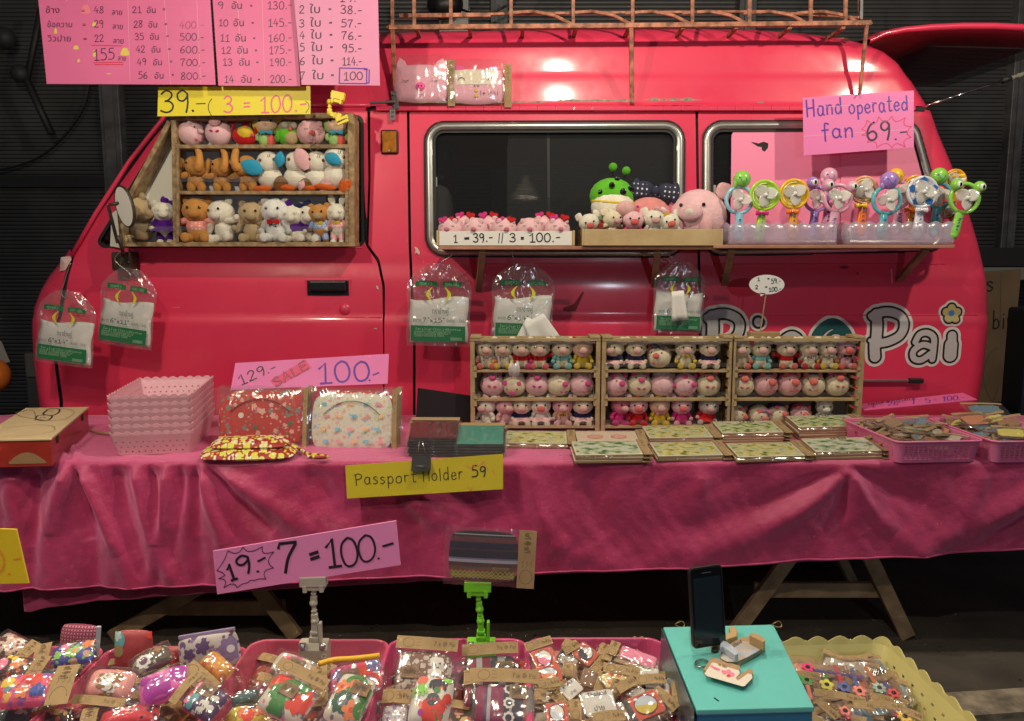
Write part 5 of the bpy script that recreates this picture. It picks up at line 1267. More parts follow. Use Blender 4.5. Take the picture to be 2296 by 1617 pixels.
# trays on the first shelf
TRW = M('pale_tray_wood',(.55,.42,.22),.55,col2=(.44,.31,.15),vs=8,bump=.2,bs=100)
def wtray(label,x0,y0,x1,y1,Yf,depth,white=False):
    t = thing('wooden_tray',label,'tray',tuple(at((x0 + x1) / 2,y1,Yf))); a = at(x0,y0,Yf); b = at(x1,y1,Yf); zb = zs1 + .002; h = (a.z - b.z)
    m = MB(); m.box((a.x,Yf,zb),(b.x,Yf + .010,zb + h)); f = m.build('front_board',TRW,t,bevel=.0015)
    for x in (a.x - .009,b.x): 
        m = MB(); m.box((x + .0002,Yf + .001,zb),(x + .0088,Yf + depth,zb + h * 1.03)); m.build('end_board',TRW,t,bevel=.0015)
    m = MB(); m.box((a.x,Yf + depth - .009,zb),(b.x,Yf + depth,zb + h)); m.build('back_board',TRW,t); m = MB(); m.box((a.x,Yf + .0105,zb),(b.x,Yf + depth - .0095,zb + .006)); m.build('tray_floor',TRW,t)
    if white:
        m = MB(); m.box((a.x + .004,Yf - .0016,zb + .001),(b.x - .004,Yf - .0002,zb + h - .001)); lb = m.build('price_strip',M('white_paper',(.78,.77,.73),.6),t)
        pl = (Vector((0,Yf - .0016,0)),Vector((0,-1,0))); mp = lambda x,y: hit(x,y,pl); m = MB(); s_ = Yf / F
        for tx in (('1',562,1488,585,1488,50,2.2),('-',628,1478,655,1478,34,5.5),('39.-',682,1486,800,1484,54,2.6),('//',836,1492,868,1490,62,1.8),('3',905,1484,942,1484,50,2.4),('=',975,1484,992,1484,44,3.),('100.-',1030,1486,1215,1482,54,2.5)):
            write(m,tx[0],*z2(tx[1],tx[2]),*z2(tx[3],tx[4]),tx[5] * .365,tx[6] * s_,mp,Vector((0,-1,0)))
        m.build('lettering',INK,lb)
    return t
wtray('pale wooden tray with white strip reading 1=39.- // 3=100.-',983,519,1284,552,3.40,.12,True)
wtray('plain pale wooden tray of plush pigs right of the priced tray',1310,514,1616,551,3.385,.20)
# translucent scalloped fan trays on the second shelf
TRN = film('frosted_plastic',milk=.34,gloss=.12,bump=.15,bs=6,rough=.25,milkcol=(.68,.60,.76))
def fantray(label,x0,x1,ytop,Yf):
    t = thing('frosted_tray',label,'tray',tuple(at((x0 + x1) / 2,540,Yf)),group='frosted trays of toy fans'); a = at(x0,ytop,Yf); b = at(x1,538,Yf); z = zs2 + .002; h = a.z - z; D = .16
    def wall(p,q,nm,n=24):
        m = MB(); k = max(2,int((Vector(q) - Vector(p)).length / .055))
        def fn(u,v): 
            c = Vector(p).lerp(Vector(q),u); return Vector((c.x,c.y,z + v * (h - .012 + .012 * abs(math.sin(PI * u * k / 1.0)))))
        m.grid(fn,n,4); m.build(nm,TRN,t,smooth=True,solid=.0018)
    wall((a.x,Yf,0),(b.x,Yf,0),'front_wall',60); wall((a.x,Yf + D,0),(b.x,Yf + D,0),'back_wall',60); wall((a.x,Yf,0),(a.x - .02,Yf + D,0),'end_wall'); wall((b.x,Yf,0),(b.x + .02,Yf + D,0),'end_wall')
    m = MB(); m.box((a.x,Yf,z),(b.x,Yf + D,z + .003)); m.build('tray_floor',TRN,t)
fantray('frosted scalloped tray of toy fans nearer the middle of the van',1636,1876,498,3.40)
fantray('frosted scalloped tray of toy fans nearer the rear of the van',1905,2140,496,3.40)

# ------------------------------------------------------------------ three slatted display cases on the table
LW = M('light_display_wood',(.47,.36,.19),.6,col2=(.36,.255,.12),vs=12,bump=.2,bs=100)
DISP_Y = 3.25
def zt6(x): return (x - 1513.4) / .34248
DB = [(1053,1345),(1349,1640),(1641,1930)]
disp = []
for k,(x0,x1) in enumerate(DB):
    t = thing('display_rack',['left slatted wooden display rack of plush pigs','middle slatted wooden display rack of plush pigs','right slatted wooden display rack of plush pigs'][k],'display rack',(at((x0 + x1) / 2,960,DISP_Y).x,DISP_Y,ZT + .006),group='slatted wooden display racks on the table')
    a = at(x0 + 1,765,DISP_Y); b = at(x1 - 1,972,DISP_Y); zb = ZT + .008; D = .115; zt_ = a.z; xa,xb = a.x,b.x; disp.append((t,xa,xb,zb,zt_))
    w = .018
    for x in (xa,xb - w):
        for y in (DISP_Y,DISP_Y + D - .012):
            m = MB(); m.box((x,y,zb),(x + w * .55 if 0 else x + w,y + .010,zt_)); m.build('post',LW,t,bevel=.0012)
        for j in range(9):
            z = zb + (zt_ - zb) * (j + .35) / 9; xx = x + (.0105 if x == xa else -.001) 
            m = MB(); m.box((x + .004,DISP_Y + .0102,z),(x + .012,DISP_Y + D - .0125,z + .030)); m.build('side_slat',LW,t)
    H_ = zt_ - zb
    rows = [0.012,.338 * H_,.655 * H_]
    for z in rows:
        m = MB(); m.box((xa + w + .0005,DISP_Y + .004,zb + z),(xb - w - .0005,DISP_Y + D - .002,zb + z + .009)); m.build('shelf',LW,t,bevel=.001)
        for x in (xa + w - .004,xb - w - .008):
            if z > .05: m = MB(); m.box((x,DISP_Y - .003,zb + z + .010),(x + .012,DISP_Y + .012,zb + z + .026)); m.build('shelf_peg',LW,t); m = MB(); m.box((x,DISP_Y - .003,zb + z - .020),(x + .012,DISP_Y + .012,zb + z - .001)); m.build('shelf_peg',LW,t)
    m = MB(); m.box((xa,DISP_Y - .002,zt_ + .0005),(xb,DISP_Y + .022,zt_ + .010)); m.build('top_rail',LW,t,bevel=.001)
    m = MB(); m.box((xa,DISP_Y + D - .03,zt_ + .0005),(xb,DISP_Y + D,zt_ + .010)); m.build('top_rail',LW,t,bevel=.001)
    m = MB(); m.box((xa + w,DISP_Y + .024,zt_ - .012),(xb - w,DISP_Y + D - .032,zt_ - .004)); m.build('top_panel',M('white_laminate',(.62,.60,.52),.5),t)
    for x in (xa + .001,xb - .044):
        m = MB(); m.box((x,DISP_Y - .004,zt_ + .0105),(x + .043,DISP_Y + D * .8,zt_ + .021)); m.build('top_block',LW,t,bevel=.0015)
    m = MB(); m.box((xa + w,DISP_Y + D - .004,zb),(xb - w,DISP_Y + D - .001,zt_ - .013)); m.build('back_panel',M('dark_back_card',(.17,.14,.10),.8),t)
    for z in (.09,.4,.72):
        m = MB(); zz = zb + H_ * z; m.box((xa + w * .5,DISP_Y - .0045,zz),(xb - w * .5,DISP_Y - .0035,zz + .016)); m.build('clear_strip',film('clear_strip_film'),t)

# ------------------------------------------------------------------ plastic bag packs on wire hooks
HOOK = M('galvanised_wire',(.45,.45,.44),.3,metal=.85)
BAGF = film('bag_film',milk=.05,gloss=.25,bump=1.,bs=20,rough=.16)
BGREEN = M('printed_bag_green',(.015,.16,.06),.45); BWHITE = M('stacked_white_bags',(.74,.75,.72),.55,var=.06,vs=20,bump=.5,bs=22)
BYEL = M('banana_yellow_print',(.60,.62,.03),.5); BTXT = M('dark_green_print',(.02,.07,.04),.5)
def bagpack(label,c,w,h,rot,Y,size,hook,folded=None,Yh=None):
    """c: pixel centre of the pack's bottom half; w,h in pixels of outer film; rot degrees; hook: pixel path"""
    k = Y / F; t = thing('bag_pack',label,'bag pack',tuple(at(c[0],c[1] + h / 2,Y)),group='packs of plastic bags hanging on the van')
    M_ = Matrix.Translation(at(*c,Y)) @ Matrix.Rotation(R(rot),4,'Y'); w *= k; h *= k
    L = lambda x,z,y=0.: M_ @ Vector((x * w,y,z * h))
    hl = {0: .10}
    m = MB()
    def stack(u,v):
        x = (-.46 + .92 * u) + .012 * math.sin(v * 9); z = -.47 + .55 * v + (.03 * math.sin(u * 5 + c[0]) if v > .9 else 0)
        return L(x,z,-.010 * (1 - abs(2 * u - 1) ** 4) * (1 - abs(2 * v - 1) ** 5) - .004 * mnoise.noise(Vector((u * 4,v * 4,c[0]))))
    m.grid(stack,14,14); bk = m.build('bag_stack',BWHITE,t,smooth=True,solid=.012)
    # film outer, narrowing to the hook
    for side in (0,1):
        m = MB()
        def fn(u,v):
            wd = 1. if v < .72 else 1 - ((v - .72) / .28) ** 1.8 * .62
            x = (u - .5) * wd; z = -.5 + v * 1.0
            r = mnoise.noise(Vector((u * 5,v * 6,c[0] * .1 + side * 3))) * .008 + mnoise.noise(Vector((u * 13,v * 14,c[0]))) * .0035
            return L(x + .02 * math.sin(v * 12) * (u - .5),z,(-.020 if side == 0 else .012) * (1 - abs(2 * u - 1) ** 3) + r * (.4 + v))
        m.grid(fn,20,24); m.build('clear_bag',BAGF,t,smooth=True)
    def pm(X,Yy,d=-.0235): return L(X,Yy,d)
    nrm = (M_.to_3x3() @ Vector((0,-1,0)))
    def band(x0,x1,z0,z1_,nm='green_band',y=-.0215,curve=0.):
        m = MB(); m.grid(lambda u,v: L(x0 + (x1 - x0) * u,z0 + (z1_ - z0) * v + curve * math.sin(u * PI),y - .002 * math.sin(u * PI)),10,3); return m.build(nm,BGREEN,t,smooth=True)
    band(-.43,.43,-.44,-.25); band(-.36,-.02,.22,.285,curve=.012); band(.06,.36,.22,.285,curve=.012)
    # printed bananas, size line, small print
    m = MB()
    for s_ in (-1,1):
        pts = [(s_ * .10 + s_ * .07 * math.sin(a) ,.13 + .17 * (a / PI - .5)) for a in [PI * i / 9 for i in range(10)]]; n = len(pts)
        q = [L(x + dx * (.34 - .06 * abs(i - 4.5)) * .09,z,-.0245) for dx in (-1,1) for i,(x,z) in enumerate(pts)]
        m.add(q,[(i,i + 1,n + i + 1,n + i) for i in range(n - 1)])
    m.build('banana_print',BYEL,t,kind='stuff')
    tm = lambda X,Yy: L(X,-Yy,-.0245)
    m = MB(); write(m,size,-.24,.205,.10,.205,.052,.0028,tm,nrm); printtext(m,'ตราช้างคู่',-.1,.10,.16,.10,.045,tm,nrm); printtext(m,'ขนาด',-.40,.205,-.27,.205,.03,tm,nrm); printtext(m,'น้ำหนักสุทธิ  ½  กิโลกรัม',.14,.205,.42,.205,.03,tm,nrm); m.build('printed_size',BTXT,t,kind='stuff')
    m = MB(); 
    for q_,(yy,a_,b_) in enumerate(((.285,-.36,.36),(.315,-.38,.2),(.34,-.38,.16),(.365,-.38,.1))): printtext(m,['ใหม่เหนียวพิเศษ','ถุงหูหิ้ว ใช้บรรจุอาหาร','สะอาด ปลอดภัย ผลิตจาก','เม็ดพลาสติกใหม่ 100%'][q_],a_,yy + .02,b_,yy + .02,.02,tm,nrm)
    for i in range(14): q = [L(.2 + i * .013,z,-.0246) for z in (-.425,-.385)] + [L(.2 + i * .013 + .006,z,-.0246) for z in (-.385,-.425)]; m.add(q,[(0,1,2,3)])
    printtext(m,'ถุงหูหิ้ว',-.3,-.235,-.1,-.24,.032,tm,nrm); printtext(m,'ถุงหิ้ว 100%',.1,-.24,.32,-.235,.032,tm,nrm)
    m.build('small_print',M('pale_green_print',(.30,.50,.33),.6),t,kind='stuff')
    if folded:
        m = MB(); kk = Y / F
        for j,(fx,fy,fw,fh,fr) in enumerate(folded):
            T_ = Matrix.Translation(at(fx,fy,Y - .045 - .006 * j)) @ Matrix.Rotation(R(fr),4,'Y')
            m.grid(lambda u,v: T_ @ Vector(((u - .5) * fw * kk * (.72 + .28 * (1 - v)),-.006 * math.sin(u * PI * 3 + j) * (1 - v),(v - .5) * fh * kk)),12,6)
        m.build('loose_bag',M('loose_white_bag',(.78,.78,.74),.5,bump=.4,bs=30),t,smooth=True,solid=.002)
    hk = thing('wire_hook','bent wire hook holding the ' + label.replace('clear topped ','')[:60].rsplit(' ',2)[0].rstrip(','),'hook',tuple(at(*hook[0],Y)),group='wire hooks for the bag packs')
    m = MB(); Yh = Yh or [Y] * len(hook); m.tube([at(*p,y) for p,y in zip(smooth_path(hook,4),np.interp(np.linspace(0,1,len(smooth_path(hook,4))),np.linspace(0,1,len(Yh)),Yh))],.0022,6); m.build('wire',HOOK,hk,smooth=True)
    return t
bagpack('clear topped white bag pack with bananas, lower left of the van, 6 by 14',(148,735),128,168,8,3.42,'6"x14"',[(158,590),(150,612),(142,640),(138,660),(148,668),(152,650)])
bagpack('white bag pack hanging under the wing mirror, 6 by 11',(286,690),122,176,9,3.50,'6"x11"',[(276,560),(262,572),(258,585),(275,600),(292,615),(290,626),(275,624)])
bagpack('largest white bag pack beside the cab door, 7 by 15',(984,684),142,184,1.5,3.54,'7"x15"',[(1014,556),(1012,572),(998,582),(987,590),(990,600),(1002,600),(1010,592)])
bagpack('bag pack with loose white bags spilling over the left rack',(1172,680),138,178,2,3.54,'6"x14"',[(1146,556),(1150,575),(1160,590),(1168,600),(1156,602),(1148,590)],[(1190,750,60,66,20),(1212,745,70,70,-28)])
bagpack('narrow white bag pack beside the van lettering',(1522,668),114,160,2,3.54,'6"x14"',[(1494,560),(1502,575),(1516,584),(1510,592),(1498,584)],[(1522,686,38,66,-6)])
# ------------------------------------------------------------------ plush toys
def PM(name,col,fz=.35): return M('plush_' + name,col,1.,spec=.1,sheen=.35,bump=.8 if fz < .5 else 1.,bd=.005 if fz < .5 else .006,bs=16 if fz < .5 else 12,var=.14,vs=2.5)
CREAM = PM('cream',(.84,.75,.54)); IVO = PM('ivory',(.87,.83,.70)); LPINK = PM('light_pink',(.82,.47,.49)); BPINK = PM('baby_pink',(.88,.56,.60)); MPINK = PM('rose',(.80,.25,.35)); HOT = PM('hot_pink',(.72,.04,.25))
CORAL = PM('coral',(.85,.16,.14)); REDP = PM('red',(.62,.015,.02)); TAN = PM('tan',(.58,.43,.24),.9); BROWN = PM('caramel',(.60,.28,.07)); DBROWN = PM('brown',(.22,.09,.025)); WHITEP = PM('white',(.90,.90,.86),.7)
GREENP = PM('green',(.13,.52,.03)); LGREEN = PM('light_green',(.40,.66,.22)); YELLOWP = PM('yellow',(.80,.58,.05)); BLUEP = PM('sky_blue',(.04,.36,.58)); TEALP = PM('teal',(.25,.60,.58)); PURP = PM('purple',(.10,.01,.26)); ORANGEP = PM('orange',(.70,.13,.02)); OLIVE = PM('olive_grey',(.33,.30,.18)); SKIN = PM('peach',(.82,.57,.40)); DENIM = pattern('denim_gingham',(.25,.40,.68),[(.6,.7,.85),(.18,.30,.60)],7.,.45,.9,dim='3D',wob=0.,rand=.1); GINGR = pattern('red_gingham',(.85,.45,.48),[(.85,.6,.6),(.7,.12,.2)],7.,.45,.9,dim='3D',wob=0.,rand=.1)
GREYB = PM('pale_grey',(.62,.60,.52)); NAVY = PM('navy',(.02,.03,.10)); POLKA = pattern('pink_polka_cloth',(.82,.30,.26),[(.9,.85,.8),(.85,.8,.75)],3.2,.22,.85,dim='3D',wob=0.,rand=.1); POLKAN = pattern('navy_polka_cloth',(.02,.025,.06),[(.7,.7,.7),(.6,.6,.65)],5.,.22,.8,dim='3D',wob=0.,rand=.1)
EYE = M('black_glossy_bead',(.006,.005,.005),.12,coat=.6); EYEB = M('brown_glass_bead',(.12,.04,.01),.12,coat=.6); NOST = M('dark_rose_felt',(.45,.05,.09),.9)
SNOUTC = PM('snout_coral',(.85,.20,.17)); SNOUTM = PM('snout_magenta',(.78,.10,.30)); SNOUTP = PM('snout_pale',(.84,.50,.48)); BLACKP = PM('black',(.02,.02,.02))
def face(t,hz,hy,hs,snout,kind,eyes='open',eyem=EYE):
    k = hs / .30
    if kind == 'pig':
        s = pt(t,'snout','ball',snout,(0,hy - .30 * k,hz - .05 * k),(.115 * k,.07 * k,.088 * k))
        for sg in (-1,1): ptc(s,'nostril','bead',NOST,(sg * .035 * k,hy - .365 * k,hz - .045 * k),(.016 * k,.012 * k,.026 * k))
    elif kind in ('bear','bunny'):
        s = pt(t,'muzzle','ball',snout,(0,hy - .22 * k,hz - .07 * k),(.13 * k,.12 * k,.10 * k))
        ptc(s,'nose','bead',EYE if kind == 'bear' else MPINK,(0,hy - .335 * k,hz - .035 * k),(.036 * k,.028 * k,.028 * k))
    for sg in (-1,1):
        if eyes == 'open': pt(t,'eye','bead',eyem,(sg * .12 * k,hy - .262 * k,hz + .05 * k),(.028 * k,.02 * k,.03 * k))
        else: pt(t,'closed_eye','ring',EYE,(sg * .13 * k,hy - .268 * k,hz + .03 * k),(.045 * k,.10 * k,.02 * k))
def sitting(name,label,cat,p,s,yaw=0.,tilt=0.,roll=0.,body=CREAM,head=None,kind='pig',snout=SNOUTP,paws=None,shirt=None,skirt=None,bow=None,ear=None,group=None,eyes='open',arms='down',fuzzy=False,hat=None,text=None,neck=None,legs_out=True):
    head = head or body; paws = paws or body; ear = ear or head; key = 'fuzzy' if fuzzy else 'ball'
    t = thing(name,label,cat,p,(tilt,roll,yaw),group,s)
    pt(t,'body',key,body,(0,0,.27),(.235,.20,.27))
    HR = .345 if kind == 'pig' else .315; HZ = .665 if kind == 'pig' else .68
    pt(t,'head',key,head,(0,-.05,HZ),(HR,HR * .87,HR * .86))
    face(t,HZ,-.05,HR,snout,kind,eyes)
    for sg in (-1,1):
        if kind == 'pig': pt(t,'ear','ear',ear,(sg * .21,-.09,.86),(.30,.30,.28),(R(-35),sg * R(62),0))
        elif kind == 'bear': pt(t,'ear','ball',ear,(sg * .225,-.02,.895),(.10,.06,.095))
        else:
            e = pt(t,'ear','ear',ear,(sg * .10,-.02,.88),(.20,.22,.40),(0,sg * R(16),0)); ptc(e,'inner_ear','ear',MPINK,(sg * .105,-.055,.92),(.11,.10,.30),(0,sg * R(16),0))
        if arms == 'down': pt(t,'arm',key,shirt or body,(sg * .245,-.08,.36),(.075,.085,.17),(R(25),sg * R(-28),0)); pt(t,'paw','ball',paws,(sg * .30,-.15,.24),(.07,.07,.07))
        elif arms == 'out': pt(t,'arm',key,shirt or body,(sg * .30,-.07,.45),(.075,.085,.19),(R(10),sg * R(-78),0)); pt(t,'paw','ball',paws,(sg * .44,-.08,.47),(.07,.07,.07))
        elif arms == 'mixed': pt(t,'arm',key,body,(sg * .29,-.10,.42 + .04 * sg),(.08,.09,.20),(R(10),sg * R(-60 - 30 * sg),0)); pt(t,'paw','ball',paws,(sg * .42,-.12,.42 + .08 * sg),(.075,.075,.075))
        if legs_out:
            pt(t,'leg',key,body,(sg * .165,-.17,.10),(.10,.17,.10),(0,0,sg * R(14))); f = pt(t,'foot','ball',paws,(sg * .20,-.31,.105),(.10,.055,.105))
        else: pt(t,'leg',key,shirt or body,(sg * .11,-.03,.05),(.10,.12,.20)); pt(t,'foot','ball',paws,(sg * .12,-.09,-.10),(.09,.13,.07))
    if shirt: pt(t,'shirt','ball',shirt,(0,-.005,.345),(.255,.215,.20))
    if skirt:
        m = MB(); m.grid(lambda u,v: Vector(((.20 + .20 * v) * math.cos(2 * PI * u) * (1 + .06 * v * math.sin(14 * PI * u)),(.18 + .20 * v) * math.sin(2 * PI * u),.30 - .12 * v + .03 * v * math.sin(14 * PI * u))),42,4,cu=True); m.build('skirt',skirt,t,smooth=True,local=True)
    if bow: pt(t,'bow','bow',bow[0],(bow[1] * .17,-.18,.93),(.21,.20,.20),(0,bow[1] * R(20),0))
    if neck: pt(t,'neck_ribbon','bow',neck,(0,-.25,.44),(.13,.10,.13))
    if hat: pt(t,'hood','ball',hat,(0,.03,.74),(.315,.26,.25)); [ptc(t.children[-1],'hood_spot','bead',EYE,(a * .2,-.16,.86 - .1 * abs(a)),(.035,.03,.035)) for a in (-1,0,1)]; [pt(t,'antenna','bead',hat,(a * .14,-.02,1.10),(.045,.045,.045)) for a in (-1,1)]
    if text:
        m = MB(); write(m,text[0],-.11,-.34,.11,-.34,.07,.014,lambda X,Y: Vector((X,-.222 + .5 * X * X,-Y)),Vector((0,-1,0)),lift0=.006)
        if len(text) > 1: write(m,text[1],-.10,-.25,.10,-.25,.08,.014,lambda X,Y: Vector((X,-.222 + .5 * X * X,-Y)),Vector((0,-1,0)),lift0=.006)
        m.build('chest_print',EYE,t,local=True,kind='stuff'); pt(t,'chest_heart','heart',REDP,(.02,-.235,.365),(.025,.02,.025)) if len(text) > 1 else None
    return t
def ballpig(label,p,s,yaw=0.,up=.35,roll=0.,body=CREAM,snout=SNOUTM,feet=SNOUTM,hair=None,eyes='open',group=None,bigsnout=1.,ears=True,bow=None,eyem=EYEB,sx=0.):
    """round belly pig resting on its back; s = diameter; up lifts the face, sx turns the snout sideways"""
    t = thing('plush_ball_pig',label,'plush pig',p,(0,roll,yaw),group,s)
    pt(t,'body','ball',body,(0,0,.47),(.50,.47,.47))
    d = Vector((math.sin(sx) * math.cos(up),-math.cos(sx) * math.cos(up),math.sin(up)))
    rt = d.cross(Vector((0,0,1))).normalized() * -1; upv = d.cross(rt) if d.cross(rt).z > 0 else rt.cross(d)
    P_ = lambda a,b,r=.475: Vector((0,0,.47)) + (d + rt * a + upv * b).normalized() * r
    q = P_(0,0,.50); sn = pt(t,'snout','ball',snout,q,(.13 * bigsnout,.09 * bigsnout,.115 * bigsnout),(R(-20) - up * .6,0,sx))
    for sg in (-1,1): ptc(sn,'nostril','bead',NOST,P_(sg * .07 * bigsnout,0,.50 + .075 * bigsnout),(.016,.016,.026))
    for sg in (-1,1):
        e = P_(sg * .48,.30)
        if eyes == 'open': pt(t,'eye','bead',eyem,e,(.035,.03,.035))
        else: pt(t,'closed_eye','ring',EYE,e,(.06,.08,.025))
        if ears: pt(t,'ear','ear',snout if eyes == 'open' else body,P_(sg * .62,.75,.45),(.22,.26,.22),(R(-20),sg * R(40),0))
    for a,b in ((-.34,-.85),(.30,-.9)):
        f = P_(a,b,.475); pt(t,'foot','ball',feet,f,(.075,.045,.04),(R(-30),R(20 if a < 0 else -20),0))
    if hair: pt(t,'hair_puff','fuzzy',hair,(0,.10,.82),(.36,.32,.18))
    if bow: pt(t,'bow','bow',bow,P_(.1,.95,.52),(.24,.24,.24),(R(-15),R(12),0))
    return t
def place(fn,x,yb,Y,z=None):
    p = at(*fn(x,yb),Y)
    if z is not None: p.z = z
    return p
K1 = .38806 / F
GB = 'plush toys in the cab window case'
def b1(x,yb,Y=3.6): return at(*z1(x,yb),Y)
# shelf z values of the toy case
zA = at(*z1(1500,838),3.545).z; zB = at(*z1(1500,1106),3.545).z; zC = at(*z1(1500,1403),3.545).z
def c1(x,row,Y=3.602): p = at(*z1(x,(838,1106,1403)[row]),Y); p.z = (zA,zB,zC)[row] + .002; return p
ballpig('pale pink round pig lying turned away, first on the case top shelf',c1(1112,0),.118,yaw=R(60),up=.1,body=BPINK,snout=BPINK,feet=MPINK,group=GB)
ballpig('pink round pig with huge snout pointing up on case top shelf',c1(1268,0),.118,up=.75,body=BPINK,snout=LPINK,feet=HOT,bigsnout=1.7,eyes='open',group=GB,hair=REDP)
t = thing('plush_parrot','red plush bird with yellow belly on the case top shelf','plush bird',c1(1412,0),(0,R(6),0),GB,.105)
pt(t,'body','ball',REDP,(0,0,.40),(.52,.40,.40)); pt(t,'belly','ball',YELLOWP,(.05,-.16,.50),(.36,.28,.30),(0,R(-10),0)); pt(t,'foot','ball',REDP,(-.48,-.1,.78),(.06,.06,.26),(0,R(10),0)); pt(t,'foot','ball',REDP,(.46,-.1,.66),(.06,.06,.2),(0,R(-10),0)); pt(t,'tail','ear',REDP,(0,0,.74),(.3,.3,.3)); pt(t,'beak','ball',CORAL,(.38,-.25,.45),(.10,.10,.08))
for x,lb in ((1548,'doll plush with green and coral suit and blue bow tie, left of owl'),(1952,'doll plush with green and coral suit at the right end of top shelf')):
    t = thing('plush_doll',lb,'plush doll',c1(x,0),(R(-5),0,R(4)),GB,.132)
    pt(t,'left_suit_half','ball',LGREEN,(-.11,-.02,.20),(.19,.17,.22)); pt(t,'right_suit_half','ball',CORAL,(.12,-.02,.18),(.18,.165,.21)); pt(t,'face','ball',SKIN,(0,-.10,.70),(.36,.26,.30)); pt(t,'hood','ball',LGREEN if x > 1700 else YELLOWP,(-.05,.03,.68),(.47,.28,.32),(0,R(10),0)); pt(t,'fringe','ball',OLIVE,(0,-.06,.90),(.28,.22,.12))
    for sg in (-1,1):
        pt(t,'eye','bead',EYE,(sg * .19,-.33,.77),(.05,.03,.05)); pt(t,'ear','ball',DBROWN,(sg * .30,0,.97),(.07,.05,.06)); pt(t,'arm','ball',LGREEN,(sg * .32,-.05,.28),(.09,.09,.13))
    pt(t,'bow_tie','bow',BLUEP,(0,-.24,.40),(.20,.16,.17)); pt(t,'mouth','ring',CORAL,(0,-.36,.63),(.04,.1,.03))
t = thing('plush_owl','green plush owl with olive head and orange beak in the case','plush owl',c1(1672,0),(R(-4),0,R(20)),GB,.118)
pt(t,'body','ball',GREENP,(0,0,.40),(.44,.36,.42)); pt(t,'head','ball',OLIVE,(.02,-.06,.66),(.40,.31,.28)); pt(t,'belly','ball',TAN,(.06,-.20,.28),(.28,.2,.26))
for sg in (-1,1): pt(t,'ear','ear',YELLOWP if sg < 0 else GREENP,(sg * .28,-.02,.82),(.26,.3,.24),(0,sg * R(20),0)); e = pt(t,'eye','ball',GREYB,(sg * .17,-.34,.70),(.11,.05,.11)); ptc(e,'pupil','bead',EYE,(sg * .17,-.39,.70),(.045,.03,.045)); pt(t,'wing','ball',GREENP,(sg * .42,-.1,.32),(.08,.16,.22))
pt(t,'beak','ball',CORAL,(.02,-.38,.56),(.07,.07,.08))
t = ballpig('pink round pig with closed eyes and key chain on case top shelf',c1(1800,0),.124,up=-.15,body=LPINK,snout=CORAL,feet=LPINK,eyes='closed',group=GB,sx=.3,bigsnout=.8)
m = MB()
for k in range(9): m.ball(at(*z1(1810 + 4 * math.sin(k),765 + 11 * k),3.545),.0022,6,4)
ch = m.build('key_chain',POSTM,t); m = MB(); m.tube([at(*z1(1813 + 22 * math.cos(a),856 + 20 * math.sin(a)),3.535) for a in [2 * PI * k / 18 for k in range(18)]],.0013,5,closed=True); m.build('split_ring',POSTM,ch)
# elephants
def elephant(label,x,trunkside,sc=1.0):
    t = thing('plush_elephant',label,'plush elephant',c1(x,1),(0,0,R(10 * trunkside)),GB,.192 * sc)
    pt(t,'body','ball',BROWN,(0,0,.30),(.20,.17,.22)); pt(t,'head','ball',BROWN,(.0,-.06,.58),(.235,.20,.22)); pt(t,'jaw','ball',BROWN,(.06 * trunkside,-.16,.47),(.17,.15,.13))
    m = MB(); k = trunkside; pts = [(k * .07,-.20,.50),(k * .12,-.30,.52),(k * .15,-.33,.62),(k * .15,-.30,.76),(k * .13,-.27,.88),(k * .10,-.27,.95)]
    m.tube(pts,[.12,.105,.09,.08,.072,.06],12); m.ball(pts[-1],.06); m.build('raised_trunk',BROWN,t,smooth=True,local=True)
    for sg in (-1,1):
        e = pt(t,'ear','ball',BROWN,(sg * .33,-.02,.56),(.085,.05,.21),(0,sg * R(-14),0)); ptc(e,'ear_lining','ball',MPINK,(sg * .33,-.06,.55),(.062,.03,.17),(0,sg * R(-14),0))
        pt(t,'eye','bead',EYE,(sg * .12 - .04 * k,-.235,.63),(.024,.02,.024)); pt(t,'arm','ball',BROWN,(sg * .23,-.10,.36),(.13,.075,.075),(0,sg * R(15),0)); pt(t,'leg','ball',BROWN,(sg * .11,-.03,.12),(.105,.11,.14))
    pt(t,'neck_ribbon','bow',DBROWN,(0,-.18,.36),(.09,.07,.07))
elephant('caramel plush elephant with raised trunk, leftmost on the middle shelf',1138,1); elephant('second caramel plush elephant from left on the middle shelf',1285,1,.95); elephant('third caramel elephant, trunk up, half behind the blue eared toy',1440,-1,1.02)
def eareddoll(label,x,ears,roll,wing,sc=1.):
    t = thing('plush_eared_toy',label,'plush toy',c1(x,1,3.595),(0,roll,0),GB,.165 * sc)
    pt(t,'body','ball',IVO,(0,0,.35),(.33,.26,.30)); pt(t,'head','ball',IVO,(0,-.06,.76),(.31,.27,.29))
    for (c,ex,ez,an,ln) in ears: pt(t,'long_ear','ear',c,(ex,-.30,ez),(.36 * ln / .6,.5,ln * .85),(0,R(an),0))
    for sg in (-1,1): pt(t,'eye','bead',EYEB,(sg * .06 - .08,-.32,.80) if sg < 0 else (.20,-.25,.80),(.04,.03,.045))
    m = MB(); 
    for dx in (.08,.13): ribbon(m,[Vector((dx,-.34,.86)),Vector((dx + .01,-.345,.93))],.014,Vector((0,-1,0)),.004)
    m.build('stitched_brow',EYE,t,local=True,kind='stuff')
    pt(t,'wing','ball',wing,(.30,-.24,.16),(.17,.10,.22),(0,R(20),0)); pt(t,'cape','fuzzy',ORANGEP,(-.18,-.22,.07),(.26,.12,.09))
